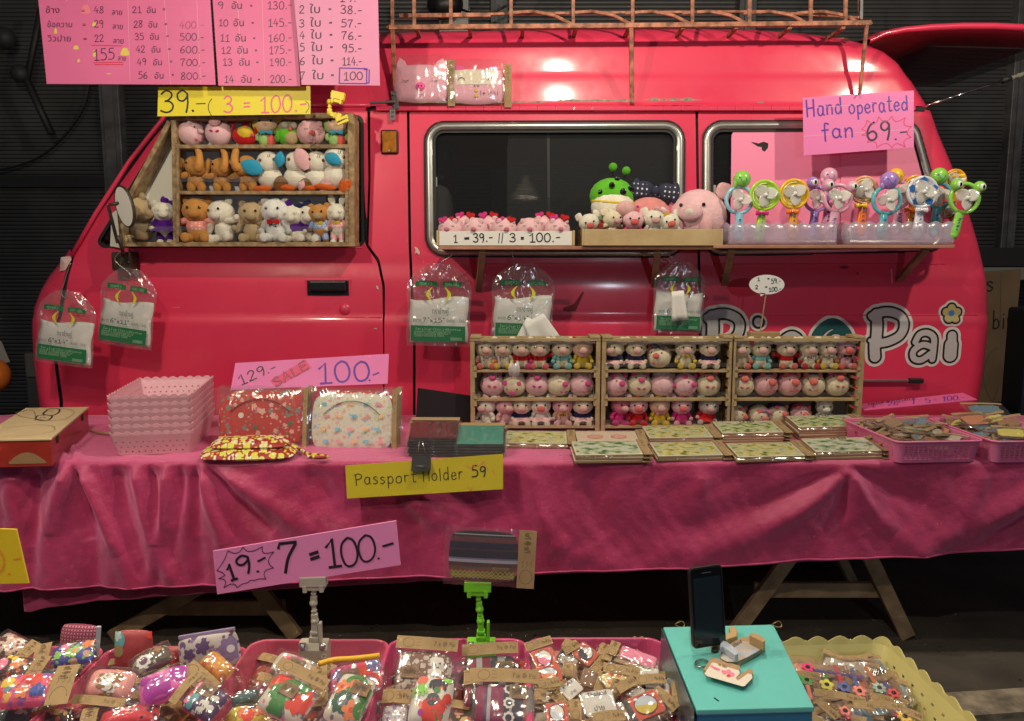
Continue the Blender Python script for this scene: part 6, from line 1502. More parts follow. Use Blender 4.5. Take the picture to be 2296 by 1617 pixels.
eareddoll('cream plush with long blue ears and brown wing, middle shelf',1572,[(BLUEP,-.12,.50,-62,.72),(BLUEP,.33,.60,14,.48)],R(-4),DBROWN); eareddoll('cream plush with one long pink ear raised, middle shelf',1705,[(LPINK,.34,.58,-28,.74)],R(6),DBROWN); eareddoll('cream plush with plain round head and pink fin, middle shelf',1828,[(LPINK,-.36,.0,20,.34)],R(4),LPINK); eareddoll('cream plush with blue ear at the right end of middle shelf',1935,[(BLUEP,-.22,.80,112,.50)],R(6),ORANGEP,1.12)
# bears
GBR = dict(group=GB,kind='bear')
sitting('plush_bear','orange teddy bear in pink polka dot shirt on bottom shelf','plush bear',c1(1150,2),.205,body=BROWN,snout=BROWN,shirt=POLKA,arms='out',yaw=R(6),**GBR)
sitting('plush_bear','cream teddy bear with one arm stretched out on bottom shelf','plush bear',c1(1312,2),.195,body=IVO,snout=IVO,arms='mixed',roll=R(-8),yaw=R(-14),**GBR)
sitting('plush_bear','curly tan teddy bear in the middle of bottom shelf','plush bear',c1(1468,2),.185,body=TAN,snout=TAN,fuzzy=True,arms='mixed',yaw=R(6),**GBR)
t = sitting('plush_bear','fluffy white teddy bear reading Pai on its belly','plush bear',c1(1602,2,3.592),.200,body=WHITEP,snout=WHITEP,fuzzy=True,text=('Pai',),neck=REDP,arms='down',**GBR)
sitting('plush_bear','small ivory toy in purple cape leaning behind white bear','plush bear',c1(1712,2,3.605),.175,body=IVO,snout=IVO,shirt=PURP,bow=(PURP,-1),eyes='closed',roll=R(-5),**GBR)
sitting('plush_bear','small ivory toy in purple cape behind the dungaree bear','plush bear',c1(1790,2,3.61),.175,body=IVO,snout=IVO,shirt=PURP,bow=(NAVY,-1),roll=R(4),**GBR)
t = sitting('plush_bear','small caramel bear in blue gingham dungarees and yellow sleeves','plush bear',c1(1862,2,3.58) + Vector((0,0,.018)),.155,body=BROWN,snout=TAN,shirt=DENIM,paws=DBROWN,legs_out=False,roll=R(-4),**GBR); pt(t,'yellow_bib','ball',YELLOWP,(.02,-.17,.42),(.10,.06,.10))
t = sitting('plush_bunny','white bunny in red gingham trousers and yellow bib','plush bunny',c1(1955,2,3.58) + Vector((0,0,.018)),.158,body=IVO,snout=IVO,kind='bunny',shirt=GINGR,legs_out=False,eyes='closed',group=GB); pt(t,'yellow_bib','ball',YELLOWP,(0,-.18,.43),(.11,.06,.08))
sitting('plush_bear','curly tan teddy bear behind the wing mirror in the case corner','plush bear',c1(838,2),.215,body=TAN,snout=TAN,fuzzy=True,arms='mixed',yaw=R(-25),roll=R(-14),**GBR)
sitting('plush_bear','ivory toy in purple dress beside the case divider','plush bear',c1(958,2),.168,body=IVO,snout=IVO,shirt=PURP,skirt=PURP,bow=(PURP,1),eyes='closed',yaw=R(15),legs_out=False,**GBR).location.z += .02
# ---- shelf pigs
GS = 'plush pigs in the trays on the van shelf'
zt1 = zs1 + .010
def s1p(x,Y): p = at(*z2(x,1460),Y); p.z = zt1; return p
for x,Y,sx,lb,hr in ((545,3.455,-.25,'pink pig with red heart glasses, leftmost in the priced tray',1),(695,3.45,-.1,'pink pig with closed eyes, second in the priced tray',0),(872,3.45,.2,'pink pig with red hearts over its eyes, middle of priced tray',1),(1025,3.45,.05,'pink pig with closed eyes left of the last priced tray pig',0),(1195,3.45,.25,'pink pig with red heart crown at right end of priced tray',1),(790,3.50,-.3,'pink pig half hidden in the back row, left, of the priced tray',1),(1105,3.50,.3,'pink pig half hidden in the back row, right, of the priced tray',1),(630,3.505,.1,'pink pig behind the first two pigs of the priced tray',1)):
    t = ballpig(lb,s1p(x,Y) + Vector((0,0,.005 if Y < 3.48 else .018)),.112,up=.05,sx=sx,body=BPINK,snout=MPINK,feet=MPINK,eyes='closed',group=GS,bigsnout=.75)
    if hr:
        for sg in (-1,1): pt(t,'heart_topper','heart',REDP if sg > 0 else HOT,(sg * .20 + sx * .3,-.22,.92 if Y > 3.48 or x > 1000 else .84),(.17,.16,.15),(R(-35),sg * R(15),0))
c0 = at(*z2(1520,1420),3.545); c0.z = zt1 + .03
t = thing('plush_pig','big pig in green spotted hood with two bobble antennae','plush pig',c0,(0,R(3),R(8)),GS,.30)
pt(t,'body','ball',CORAL,(0,0,.18),(.28,.2,.2)); pt(t,'head','ball',IVO,(0,-.05,.42),(.32,.26,.27)); pt(t,'snout','ball',SNOUTP,(.12,-.31,.40),(.14,.09,.11)); pt(t,'hood','ball',GREENP,(0,.02,.58),(.335,.27,.27)); 
m = MB(); m.tube([(.30 * math.cos(a),-.02 + .27 * math.sin(a),.50 + .02 * math.sin(a)) for a in [PI + PI * k / 14 for k in range(15)]],.022,8); m.build('yellow_brim',YELLOWP,t,smooth=True,local=True)
for x,y,z,r_ in ((-.08,-.235,.72,.045),(.09,-.24,.64,.05),(.22,-.17,.70,.045),(-.22,-.17,.62,.04),(.02,-.12,.82,.04)): pt(t,'hood_spot','bead',EYE,(x,y,z),(r_,r_ * .5,r_))
for sg,xx,zz in ((-1,-.02,1.0),(1,.18,.96)): w = pt(t,'antenna_bobble','ball',GREENP,(xx,0,zz),(.062,.062,.062)); m = MB(); m.tube([(xx,0,zz - .04),(xx * .8,0,.82)],.008,6); m.build('antenna_wire',EYE,t,local=True)
for sg in (-1,1): pt(t,'eye','bead',EYE,(sg * .12 + .04,-.295 + .03 * (sg < 0),.48),(.025,.02,.025)); pt(t,'arm','ball',GREENP,(sg * .27,-.08,.20),(.09,.1,.12))
pt(t,'cheek','ball',MPINK,(-.16,-.265,.36),(.05,.02,.04))
m = MB(); m.ball(Vector((.34,-.10,.66)),(.035,.008,.045)); m.build('suction_cup',film('clear_strip_film'),t,smooth=True,local=True)
c0 = at(*z2(1765,1420),3.57); c0.z = zt1 + .02
t = thing('plush_pig','coral pink pig with black polka dot bow lying in the tray','plush pig',c0,(0,0,0),GS,.26)
pt(t,'body','ball',CORAL if 0 else MPINK,(0,0,.36),(.44,.28,.30)); pt(t,'head','ball',PM('salmon',(.80,.30,.30)),(-.05,-.14,.46),(.34,.24,.24))
for sg in (-1,1): pt(t,'ear','ear',MPINK,(sg * .30,-.1,.52),(.28,.3,.40),(0,sg * R(72),0))
pt(t,'polka_bow','bow',POLKAN,(.05,-.16,.80),(.38,.26,.40),(0,R(6),0))
c0 = at(*z2(2050,1420),3.53); c0.z = zt1 + .005
t = thing('plush_pig','largest pale pink pig sitting at the right end of tray','plush pig',c0,(0,0,R(-25)),GS,.24)
pt(t,'body','ball',BPINK,(.02,0,.46),(.52,.42,.50)); pt(t,'snout','ball',BPINK,(-.02,-.42,.52),(.22,.12,.16)); pt(t,'snout_patch','ball',IVO,(-.02,-.475,.53),(.13,.07,.09))
for sg in (-1,1): pt(t,'eye','bead',EYE,(sg * .20,-.385,.66),(.035,.03,.035)); pt(t,'ear','ear',LPINK,(sg * .36,-.06,.84),(.34,.36,.34),(R(-30),sg * R(60),0)); pt(t,'paw','ball',LPINK,(sg * .26,-.40,.28),(.12,.10,.15)); pt(t,'foot','ball',LPINK,(sg * .24,-.40,.08),(.13,.12,.09))
def s2p(x,Y=3.462): p = at(*z2(x,1440),Y); p.z = zt1; return p
kw = dict(group=GS)
sitting('plush_pig','small pig in red ladybird suit at left end of the tray','plush pig',s2p(1412) + Vector((0,0,.01)),.125,body=REDP,head=IVO,hat=None,snout=CORAL,roll=R(-12),tilt=R(10),**kw)
sitting('plush_pig','small ivory pig with closed mouth left of the magenta one','plush pig',s2p(1530) + Vector((0,0,.02)),.125,body=CREAM,snout=SNOUTP,yaw=R(24),arms='out',paws=REDP,**kw)
sitting('plush_pig','small magenta ladybird pig with zip pull, centre of tray','plush pig',s2p(1660) + Vector((0,0,.008)),.135,body=HOT,head=BPINK,hat=HOT,snout=CORAL,**kw)
sitting('plush_pig','small ivory pig with pink bow and silver chain in tray','plush pig',s2p(1788) + Vector((0,0,.015)),.135,body=IVO,snout=SNOUTP,bow=(LPINK,1),**kw)
sitting('plush_pig','small ivory pig resting against the largest pale pig','plush pig',s2p(1912) + Vector((0,0,.005)),.13,body=IVO,snout=CORAL,ear=IVO,roll=R(-14),bow=(YELLOWP,-1),**kw)
# ---- display rack pigs
RK = [.012,.338,.655]
def rackpos(k,u,row,dy=.055):
    t,xa,xb,zb,ztp = disp[k]; return Vector((xa + .018 + (xb - xa - .036) * u,DISP_Y + dy,zb + (ztp - zb) * RK[row] + (.0105)))
GD = 'small plush pigs in the wooden display racks'
pos3 = ('left','middle','right'); ordn = ('first','second','third','fourth','fifth','sixth'); rown = {2: 'top',1: 'middle',0: 'bottom'}
def sp(k,u,row,i,desc,**a):
    sc = a.pop('s',.127)
    sitting('plush_pig',f'{desc}, {ordn[i]} in {rown[row]} row of {pos3[k]} rack','plush pig',rackpos(k,u,row),sc,group=GD,**a)
IP = ('PAI','I  ')
def bp(k,u,row,i,desc,**a): ballpig(f'{desc}, {ordn[i]} in {rown[row]} row of {pos3[k]} rack',rackpos(k,u,row,.06),a.pop('s',.106),group=GD,**a)
ux = lambda X: (X - 590) / (1388 - 590); uy = lambda X: (X - 1430) / (2222 - 1430); uz = lambda X: (X - 385) / (1185 - 385)
kw = dict(tilt=R(-4))
for i,(x,d,a) in enumerate(((660,'cream pig with red paws',dict(body=CREAM,paws=CORAL,shirt=IVO,text=IP,yaw=R(4))),(778,'cream pig with yellow paws',dict(body=CREAM,paws=YELLOWP,shirt=IVO,text=IP,yaw=R(-6))),(900,'cream pig with magenta paw',dict(body=CREAM,paws=HOT,shirt=REDP,text=IP)),(1018,'cream pig with coral paw',dict(body=CREAM,paws=CORAL,shirt=REDP,text=IP,arms='out')),(1170,'cream pig in teal shirt',dict(body=CREAM,paws=TEALP,shirt=TEALP,bow=(TEALP,-1),text=IP)),(1305,'sleepy pig in yellow suit',dict(body=YELLOWP,head=SKIN,hat=None,ear=REDP,neck=LPINK,eyes='closed')))): sp(0,ux(x),2,i,d,**a)
for i,(x,d,a) in enumerate(((705,'pink round pig, snout up',dict(body=BPINK,up=.7,feet=CORAL,sx=0)),(850,'cream round pig under a white gauze bag',dict(body=CREAM,up=-.6,sx=-.2,hair=WHITEP)),(1002,'pink round pig lying back',dict(body=BPINK,up=.7)),(1150,'cream round pig turned right',dict(body=CREAM,up=.15,sx=.5,eyes='closed')),(1300,'pink round pig with closed eyes',dict(body=BPINK,up=.2,sx=.5,eyes='closed',feet=CORAL)))): bp(0,ux(x),1,i,d,hair=a.pop('hair',GREYB),**a)
for i,(x,d,a) in enumerate(((665,'ivory pig with big pink bow',dict(body=IVO,bow=(LPINK,1),yaw=R(-25))),(790,'pink pig with large ear',dict(body=LPINK,ear=MPINK,yaw=R(20))),(900,'cream pig in navy top and pink skirt',dict(body=CREAM,shirt=NAVY,skirt=LPINK)),(1028,'large headed ivory pig with coral snout',dict(body=IVO,snout=SNOUTC,skirt=LPINK,s=.128)),(1175,'rose pig with gold necklace',dict(body=LPINK,neck=YELLOWP,shirt=SKIN,text=IP)),(1310,'cream pig in navy dotted top',dict(body=CREAM,shirt=NAVY,skirt=LPINK)))): sp(0,ux(x),0,i,d,**a)
for i,(x,d,a) in enumerate(((1492,'cream pig in navy top turned left',dict(body=CREAM,shirt=NAVY,skirt=LPINK,yaw=R(-28))),(1632,'cream pig with large pink bow',dict(body=CREAM,bow=(LPINK,1),shirt=NAVY,skirt=LPINK)))): sp(1,uy(x),2,i,d,**a)
bp(1,uy(1785),2,2,'ivory round pig with coral snout',body=CREAM,snout=SNOUTC,feet=CORAL,sx=-.4,up=.15,bow=POLKAN,eyem=EYEB,s=.105)
for i,(x,d,a) in enumerate(((1955,'cream pig in yellow bib with yellow paws',dict(body=CREAM,paws=YELLOWP,neck=YELLOWP)),(2110,'cream pig in navy top with pink skirt',dict(body=CREAM,shirt=NAVY,skirt=LPINK)))): sp(1,uy(x),2,i + 3,d,**a)
for i,(x,d,a) in enumerate(((1508,'pink round pig turned right',dict(body=BPINK,up=.2,sx=.4,feet=CORAL)),(1662,'cream round pig, snout up',dict(body=CREAM,up=.5,sx=.05)),(1810,'pink round pig in profile with lace veil',dict(body=BPINK,up=0.,sx=1.1,eyes='closed',hair=WHITEP)),(1960,'pink round pig tipped right',dict(body=BPINK,up=.1,sx=.6)),(2112,'ivory round pig with coral snout',dict(body=CREAM,up=.65,snout=SNOUTC,feet=SNOUTC,hair=HOT,bigsnout=1.15)))): bp(1,uy(x),1,i,d,**a)
for i,(x,d,a) in enumerate(((1515,'magenta hooded pig leaning right',dict(body=HOT,hat=HOT,head=MPINK,roll=R(10),yaw=R(20))),(1650,'pig in red and orange hood',dict(body=REDP,hat=PM('deep_orange',(.75,.09,.02)),head=BPINK,snout=SNOUTC)),(1795,'sleepy pig in yellow hood',dict(body=YELLOWP,hat=YELLOWP,head=SKIN,eyes='closed',neck=LPINK)),(1940,'magenta ladybird pig',dict(body=HOT,hat=HOT,head=BPINK,snout=SNOUTC,paws=LPINK)),(2090,'grey cream pig in plastic wrap',dict(body=GREYB,shirt=REDP,skirt=REDP,roll=R(12))))): sp(1,uy(x),0,i,d,**a)
for i,(x,d,a) in enumerate(((440,'ivory pig with one raised ear',dict(body=CREAM,bow=(CORAL,1),paws=CORAL,yaw=R(-10))),(562,'cream pig in teal shirt with teal paw',dict(body=CREAM,shirt=TEALP,paws=TEALP,bow=(GREYB,1))),(735,'cream pig in dark red shirt',dict(body=CREAM,shirt=REDP,paws=CORAL,arms='out')),(880,'cream pig reading Pai across its belly',dict(body=CREAM,shirt=IVO,paws=REDP,text=IP)),(1000,'cream pig with yellow paw',dict(body=CREAM,paws=YELLOWP,neck=GREYB)),(1120,'pink pig with red snout and black bow',dict(body=LPINK,snout=CORAL,paws=CORAL,neck=BLACKP,legs_out=True)))): sp(2,uz(x),2,i,d,**a)
for i,(x,d,a) in enumerate(((455,'ivory round pig with coral snout up',dict(body=CREAM,up=.6)),(610,'pink round pig with raised ear',dict(body=LPINK,up=.3,sx=.3)),(765,'pink round pig facing right',dict(body=LPINK,up=.3,sx=.25)),(920,'ivory round pig with purple hair',dict(body=CREAM,up=.35,sx=-.25)),(1078,'ivory round pig at the right end',dict(body=CREAM,up=.7)))): bp(2,uz(x),1,i,d,snout=SNOUTC,feet=SNOUTC,bigsnout=1.3,hair=PURP if i % 2 else HOT,**a)
for i,(x,d,a) in enumerate(((420,'ivory round pig with coral arm',dict(body=CREAM,sx=.9,up=-.1)),(575,'ivory round pig with polka bow',dict(body=CREAM,sx=.4,up=-.3,bow=PM('dotted_bow',(.6,.25,.4)))),(700,'ivory round pig with brown eyes',dict(body=CREAM,sx=.4,up=.2,hair=PURP)),(850,'pink round pig with red fluffy hair',dict(body=LPINK,sx=.2,up=.15,hair=HOT)))): bp(2,uz(x),0,i,d,snout=SNOUTC,feet=SNOUTC,bigsnout=1.2,s=.092,**a)
sitting('plush_cat','small ivory cat toy with yellow patch at right of bottom row','plush cat',rackpos(2,uz(1000),0),.115,body=IVO,kind='bear',snout=IVO,group=GD)
# gauze bag hanging over the middle row
m = MB(); c = rackpos(0,ux(850),1,-.002) + Vector((0,0,.09)); m.grid(lambda u,v: c + Vector(((u - .5) * (.05 - .03 * abs(v - .5)),-.012 * math.sin(v * 3),v * .06 + .006 * math.sin(u * 9))),8,8)
m.build('gauze_bag',film('white_gauze',milk=.55,gloss=.02),smooth=True,label='white gauze bag tied over a round pig in the left rack',cat='bag')
# ------------------------------------------------------------------ hand operated toy fans
def PL(name,col,r=.22): return M('toy_plastic_' + name,col,r,coat=.4,spec=.5)
LB = PL('light_blue',(.32,.64,.80)); LIM = PL('lime',(.42,.74,.05)); ORG = PL('orange',(.90,.40,.02)); PUR = PL('violet',(.42,.25,.68)); PKP = PL('pink',(.82,.42,.58)); TEA = PL('teal',(.12,.50,.58)); WHP = PL('white',(.72,.74,.82)); RDO = PL('red_orange',(.88,.20,.03)); MAG = PL('magenta',(.70,.02,.22)); YLW = PL('golden',(.90,.55,.02)); GRN = PL('leaf_green',(.28,.68,.10)); ROS = PL('rose',(.82,.10,.20)); BLU = PL('deep_blue',(.03,.14,.45))
FROST = film('clear_fan_blade',milk=.62,gloss=.2,bump=.05,bs=4,rough=.12,milkcol=(.85,.85,.8)); PRINT = M('handle_print',(.08,.12,.35),.5)
def fan(label,hc,hr,hb,col,kind,top=None,bow=None,Y=3.45,hw=None,disc=None,spots=None,yaw=0.,handle=None,tipeye=None):
    """hc: head centre, hr: radius, hb: handle bottom, all zoom-3 units"""
    k = .36516 * Y / F; c = at(*z3(*hc),Y); b = at(*z3(*hb),Y); b.z = max(b.z,zs2 + .008); r = hr * k; handle = handle or col
    t = thing('toy_fan',label,'toy fan',tuple(b),group='hand operated toy fans in the frosted trays'); d = (c - b).normalized()
    top_ = c - d * r * .95; m = MB(); w = .049
    a = b + d * w * .4
    side = d.cross(Vector((0,1,0))).normalized()
    def hfn(u,v):
        p = a.lerp(top_,v); ww = w * (.62 + .38 * (1 - v)) * (1 + .25 * math.exp(-((1 - v) * 6) ** 2)) * (1 if v > .06 else .75); an = 2 * PI * u; return p + side * math.cos(an) * ww / 2 + Vector((0,1,0)) * math.sin(an) * ww * .32
    m.grid(hfn,14,10,cu=True); m.ball(a,(w * .42,w * .3,w * .42)); m.build('handle',handle,t,smooth=True)
    m = MB(); y0 = -w * .34
    for j in range(4): q = a.lerp(top_,.25 + .16 * j) + Vector((0,y0,0)); m.ball(q,(.004 + .003 * (j % 2),.001,.004),6,4)
    m.build('handle_print',PRINT,t,kind='stuff')
    mt = Matrix.Translation(c) @ Matrix.Rotation(yaw,4,'Z')
    if kind == 'ring':
        m = MB(); m.tube([mt @ Vector((r * .90 * math.cos(an),0,r * .90 * math.sin(an))) for an in [2 * PI * i / 32 for i in range(32)]],r * .14,10,closed=True); m.build('ring_guard',col,t,smooth=True)
    else:
        m = MB(); RM = mt @ Matrix.Rotation(PI / 2,4,'X'); m.lathe([(0,-.008),(r * .8,-.008),(r * .98,-.004),(r,.004),(r * .98,.010),(r * .86,.012),(r * .80,.006),(0,.006)],36,RM); dd = m.build('round_guard',disc or col,t,smooth=True)
        m = MB()
        for rr in (.74,.52,.34):
            m.tube([mt @ Vector((r * rr * math.cos(an),-.0075,r * rr * math.sin(an))) for an in [PI * .45 + 2 * PI * i / 40 for i in range(27)]],.0026,6)
        m.build('spiral_stripe',PL('pale_stripe',(.85,.85,.45)) if kind == 'disc' else WHP,dd,smooth=True,kind='stuff')
        if spots:
            m = MB()
            for j in range(5):
                an = PI / 2 + 2 * PI * j / 5; q = Vector((r * .72 * math.cos(an),-.0125,r * .72 * math.sin(an)))
                vs = [mt @ (q + Vector((r * .23 * math.cos(an + PI * .0 + 2 * PI * i / 5),0,r * .23 * math.sin(an + 2 * PI * i / 5)))) for i in range(5)]; m.add(vs + [v + Vector((0,.003,0)) for v in vs],[(0,1,2,3,4),(9,8,7,6,5)] + [(i,(i + 1) % 5,5 + (i + 1) % 5,5 + i) for i in range(5)])
            vs = [mt @ Vector((-.2 * r + r * .22 * math.cos(2 * PI * i / 5),-.0127,r * .22 * math.sin(2 * PI * i / 5))) for i in range(5)]; m.add(vs,[(0,1,2,3,4)])
            m.build('pentagon_spots',spots,dd,kind='stuff')
    # three soft blades and hub
    for j in range(3):
        an = 2 * PI * j / 3 + hc[0] * .7; m = MB(); L = r * .80; cx_ = math.cos(an); sx_ = math.sin(an)
        def bfn(u,v): 
            q = (v * L); wd = L * .50 * math.sin(PI * min(1,.18 + v * .75)) ; s_ = (u - .5) * 2 * wd
            return mt @ Vector((cx_ * q - sx_ * s_,-.020 + .012 * (u - .5),sx_ * q + cx_ * s_))
        m.grid(bfn,7,8); m.build('blade',FROST,t,smooth=True,solid=.0012)
    m = MB(); m.ball(mt @ Vector((0,-.022,0)),.0095); m.build('hub',PL('hub_white',(.75,.75,.72)),t,smooth=True)
    if top: # little elephant head on the ring
        tc,tr,tm = top; p = at(*z3(*tc),Y); tr *= k; m = MB(); m.ball(p,(tr,tr * .8,tr * .95)); m.ball(p + Vector((-tr * .75,-tr * .1,-tr * .55)),(tr * .28,tr * .3,tr * .5)); e = m.build('elephant_head',tm,t,smooth=True)
        m = MB(); m.tube([p + Vector((-tr * .02 + tr * .32 * math.cos(a_),-tr * .82,tr * .05 + tr * .42 * math.sin(a_))) for a_ in [PI + PI * i / 8 for i in range(9)]],.0012,5); m.build('ear_line',BLU,e,kind='stuff'); m = MB(); m.ball(p + Vector((-tr * .45,-tr * .72,tr * .1)),(.0035,.002,.0035),8,5); m.build('eye',BLU,e)
    if bow:
        p = at(*z3(*bow[0]),Y - .02); o = pt(t,'bow','bow',bow[1],t.matrix_world.inverted() @ p,(.026,.028,.026))
    if tipeye:
        for (ex,ey,er) in tipeye:
            p = at(*z3(ex,ey),Y - .005); er *= k; m = MB(); m.ball(p,er * 1.0); e = m.build('eye_bulb',col,t,smooth=True); m = MB(); m.ball(p + Vector((er * .1,-er * .62,0)),(er * .62,er * .45,er * .62)); m.build('eye_white',PL('eye_white',(.75,.82,.75)),e,smooth=True)
            m = MB(); m.ball(p + Vector((er * .15,-er * 1.02,0)),(er * .22,er * .12,er * .34),8,6); m.build('pupil',EYE,e)
    return t
fan('orange toy fan with yellow bow behind the rear tray',(1715,1110),70,(1690,1440),ORG,'disc',Y=3.535,bow=((1742,1080),YLW))
fan('rose toy fan standing lowest behind the green frog fan',(1672,1290),55,(1665,1450),ROS,'disc',Y=3.53)
fan('pink ring toy fan with yellow elephant head, back row',(1375,1195),82,(1362,1450),PKP,'ring',top=((1356,1082),50,YLW),Y=3.52)
fan('plain orange toy fan behind the white and blue one',(1475,1160),84,(1440,1440),ORG,'disc',Y=3.53,bow=((1440,1290),RDO))
fan('violet ring toy fan with frog eyes and pink elephant behind',(868,1222),78,(842,1465),PUR,'ring',tipeye=[(845,1122,36)],Y=3.50)
fan('pink toy fan with elephant head rising behind the violet one',(945,1190),70,(925,1450),PKP,'ring',top=((946,1080),52,PKP),Y=3.53)
fan('light blue ring toy fan with green elephant head at left',(395,1228),87,(392,1480),LB,'ring',top=((412,1100),54,GRN),Y=3.44)
fan('lime toy fan with magenta bow, second from left',(548,1200),94,(512,1490),LIM,'disc',bow=((535,1308),MAG),Y=3.435)
fan('yellow orange toy fan with orange bow, third from left',(728,1192),92,(722,1478),ORG,'disc',disc=YLW,bow=((722,1300),RDO),Y=3.44)
fan('pink ring toy fan with two frog eyes before the violet one',(1000,1218),88,(945,1485),PKP,'ring',tipeye=[(942,1136,37),(1088,1146,37)],Y=3.43)
fan('coral orange toy fan with golden bow behind the small bottle',(1160,1168),86,(1138,1450),RDO,'disc',disc=PL('pale_coral',(.88,.40,.24)),bow=((1142,1262),YLW),Y=3.47)
fan('teal ring toy fan with violet elephant head',(1300,1230),90,(1262,1468),TEA,'ring',top=((1316,1108),56,PUR),Y=3.44)
fan('teal ring toy fan with green elephant head beside the football fan',(1622,1202),80,(1582,1458),TEA,'ring',top=((1622,1082),53,GRN),Y=3.49)
fan('white and blue football pattern toy fan with white bow',(1517,1180),97,(1483,1468),WHP,'ball',disc=WHP,spots=BLU,bow=((1515,1290),WHP),Y=3.435)
fan('bright green frog toy fan at the right end of shelf',(1778,1218),95,(1700,1470),GRN,'ring',tipeye=[(1730,1135,37),(1870,1150,37)],Y=3.41)
t = thing('small_bottle','small clear bottle with blue label in the rear fan tray','bottle',(at(*z3(1072,1450),3.43).x,3.45,zs2 + .006)); m = MB(); b = at(*z3(1072,1450),3.43)
m.lathe([(0,0),(.019,0),(.02,.01),(.02,.045),(.012,.056),(.010,.066),(0,.066)],18,Matrix.Translation((b.x,3.45,zs2 + .006))); m.build('bottle_body',M('milky_bottle',(.6,.5,.45),.25),t,smooth=True)
m = MB(); m.lathe([(.0206,.012),(.0206,.036)],18,Matrix.Translation((b.x,3.45,zs2 + .006))); m.build('blue_label',pattern('bottle_label',(.5,.5,.6),[(.06,.08,.30),(.5,.5,.6)],60,.5),t,smooth=True)
# ------------------------------------------------------------------ goods on the long table
ZC = ZT + .006
def wq(px,py,z=ZC): return atz(px,py,z)
# red money box with a drawn lid
REDB = M('red_painted_wood',(.36,.03,.02),.38,coat=.3,var=.3,vs=6); LIDM = M('bare_plywood_lid',(.60,.47,.27),.6,var=.12,vs=9)
fl,fr,br = wq(118,1046),None,None
P0 = wq(118,1046); P1 = wq(200,966); Lf = wq(-50,1050); e1 = (P1 - P0); e2 = (Lf - P0); hh = .100
bx = thing('wooden_box','red wooden box with drawn plywood lid at the left table end','box',tuple((P0 + P1 + Lf + Lf + e1) / 4 if 0 else P0 + e1 / 2 + e2 / 2))
def hexa(p,a,b,h,z0=0.): 
    m = MB(); v = []
    for s_ in (0,1):
        for t_ in (0,1):
            for u_ in (0,1): v.append(p + a * s_ + b * t_ + Vector((0,0,z0 + h * u_)))
    return m.add(v,_boxes)
hexa(P0,e1,e2,hh - .008).build('box_body',REDB,bx,bevel=.002); ov = .004
hexa(P0 - e1.normalized() * ov - e2.normalized() * ov,e1 + e1.normalized() * 2 * ov,e2 + e2.normalized() * ov,.008,hh - .0075).build('lid',LIDM,bx,bevel=.0015)
zl = P0.z + hh + .0008
lidmp = lambda px,py: atz(px,py,zl)
o = [[z4(*p) for p in q] for q in ([(255,965),(285,943),(345,944),(335,968),(300,980),(255,975),(255,965)],[(205,1000),(225,980),(300,982),(285,1005),(240,1010),(205,1000)])]
strokes(bx,o,.006,INK,lidmp,Vector((0,0,1)),'drawn_glasses')
strokes(bx,[[z4(*p) for p in q] for q in ([(90,965),(180,945),(280,938),(400,945),(430,965),(380,1000),(300,1010),(200,1000),(120,985),(90,965)],[(130,960),(160,950),(200,960),(205,1010)],[(10,1050),(100,1045),(220,1035),(310,1045),(300,1075),(150,1098),(20,1100)],[(265,960),(280,953),(310,957)],[(230,998),(245,990),(270,995)])],.0025,M('pencil_line',(.22,.15,.08),.7),lidmp,Vector((0,0,1)),'pencil_drawing')
for a_ in (.18,.86):
    q = P0 + e1 * (1 - a_) + Vector((0,0,hh - .022)); n = Vector((e1.y,-e1.x,0)).normalized(); m = MB(); m.bar(q + n * .002 - e1.normalized() * .012,q + n * .002 + e1.normalized() * .012,.003,.026); m.build('hinge',DARKST,bx)
a,b = P0 + e1 * 0 + e2 * 0,None
m = MB(); q = P0 + Vector((0,-.0012,.03)) - Vector((.0,0,0)); m.grid(lambda u,v: P0 + e2 * (.08 + .5 * u) + Vector((0,-.0012,.012 + .04 * v * math.sin(PI * (u * .9 + .05)))),16,4); m.build('worn_patch',M('worn_tan_paint',(.26,.15,.07),.6),bx)
m = MB(); m.tube([wq(202,967,ZC + .012),wq(265,975,ZC + .012)],.005,8); m.build('bamboo_stick',WOOD,label='thin bamboo stick between the red box and pink baskets',cat='stick',smooth=True)
# nested pink baskets
PKB = M('pale_pink_plastic',(.70,.37,.44),.42,var=.06,vs=4)
fl_,fr_,br_ = wq(270,1020),wq(424,1019),wq(470,960); e = (fr_ - fl_); yaw = math.atan2(e.y,e.x) + R(9); yax = Matrix.Rotation(yaw,3,'Z') @ Vector((0,1,0))
w0 = e.length / .86; d0 = .40 / .88; cb = (fl_ + fr_) / 2 + yax * (d0 * .86 / 2)
for i in range(6):
    tray('scalloped_basket',['bottom basket of the pale pink scalloped basket stack','second basket up in the pale pink basket stack','third basket up in the pale pink basket stack','fourth basket up in the pale pink basket stack','fifth basket up in the pale pink basket stack','top open basket of the pale pink scalloped stack'][i],
         Fr(cb + Vector((0,0,.002 + i * .0265)),yaw),w0,d0,.085,PKB,group='stack of pale pink scalloped baskets',taper=.87,rc=.012,rows=3,colsn=11,scallop=.009,nsc=44,holes='dot',slot=(.4,.22))
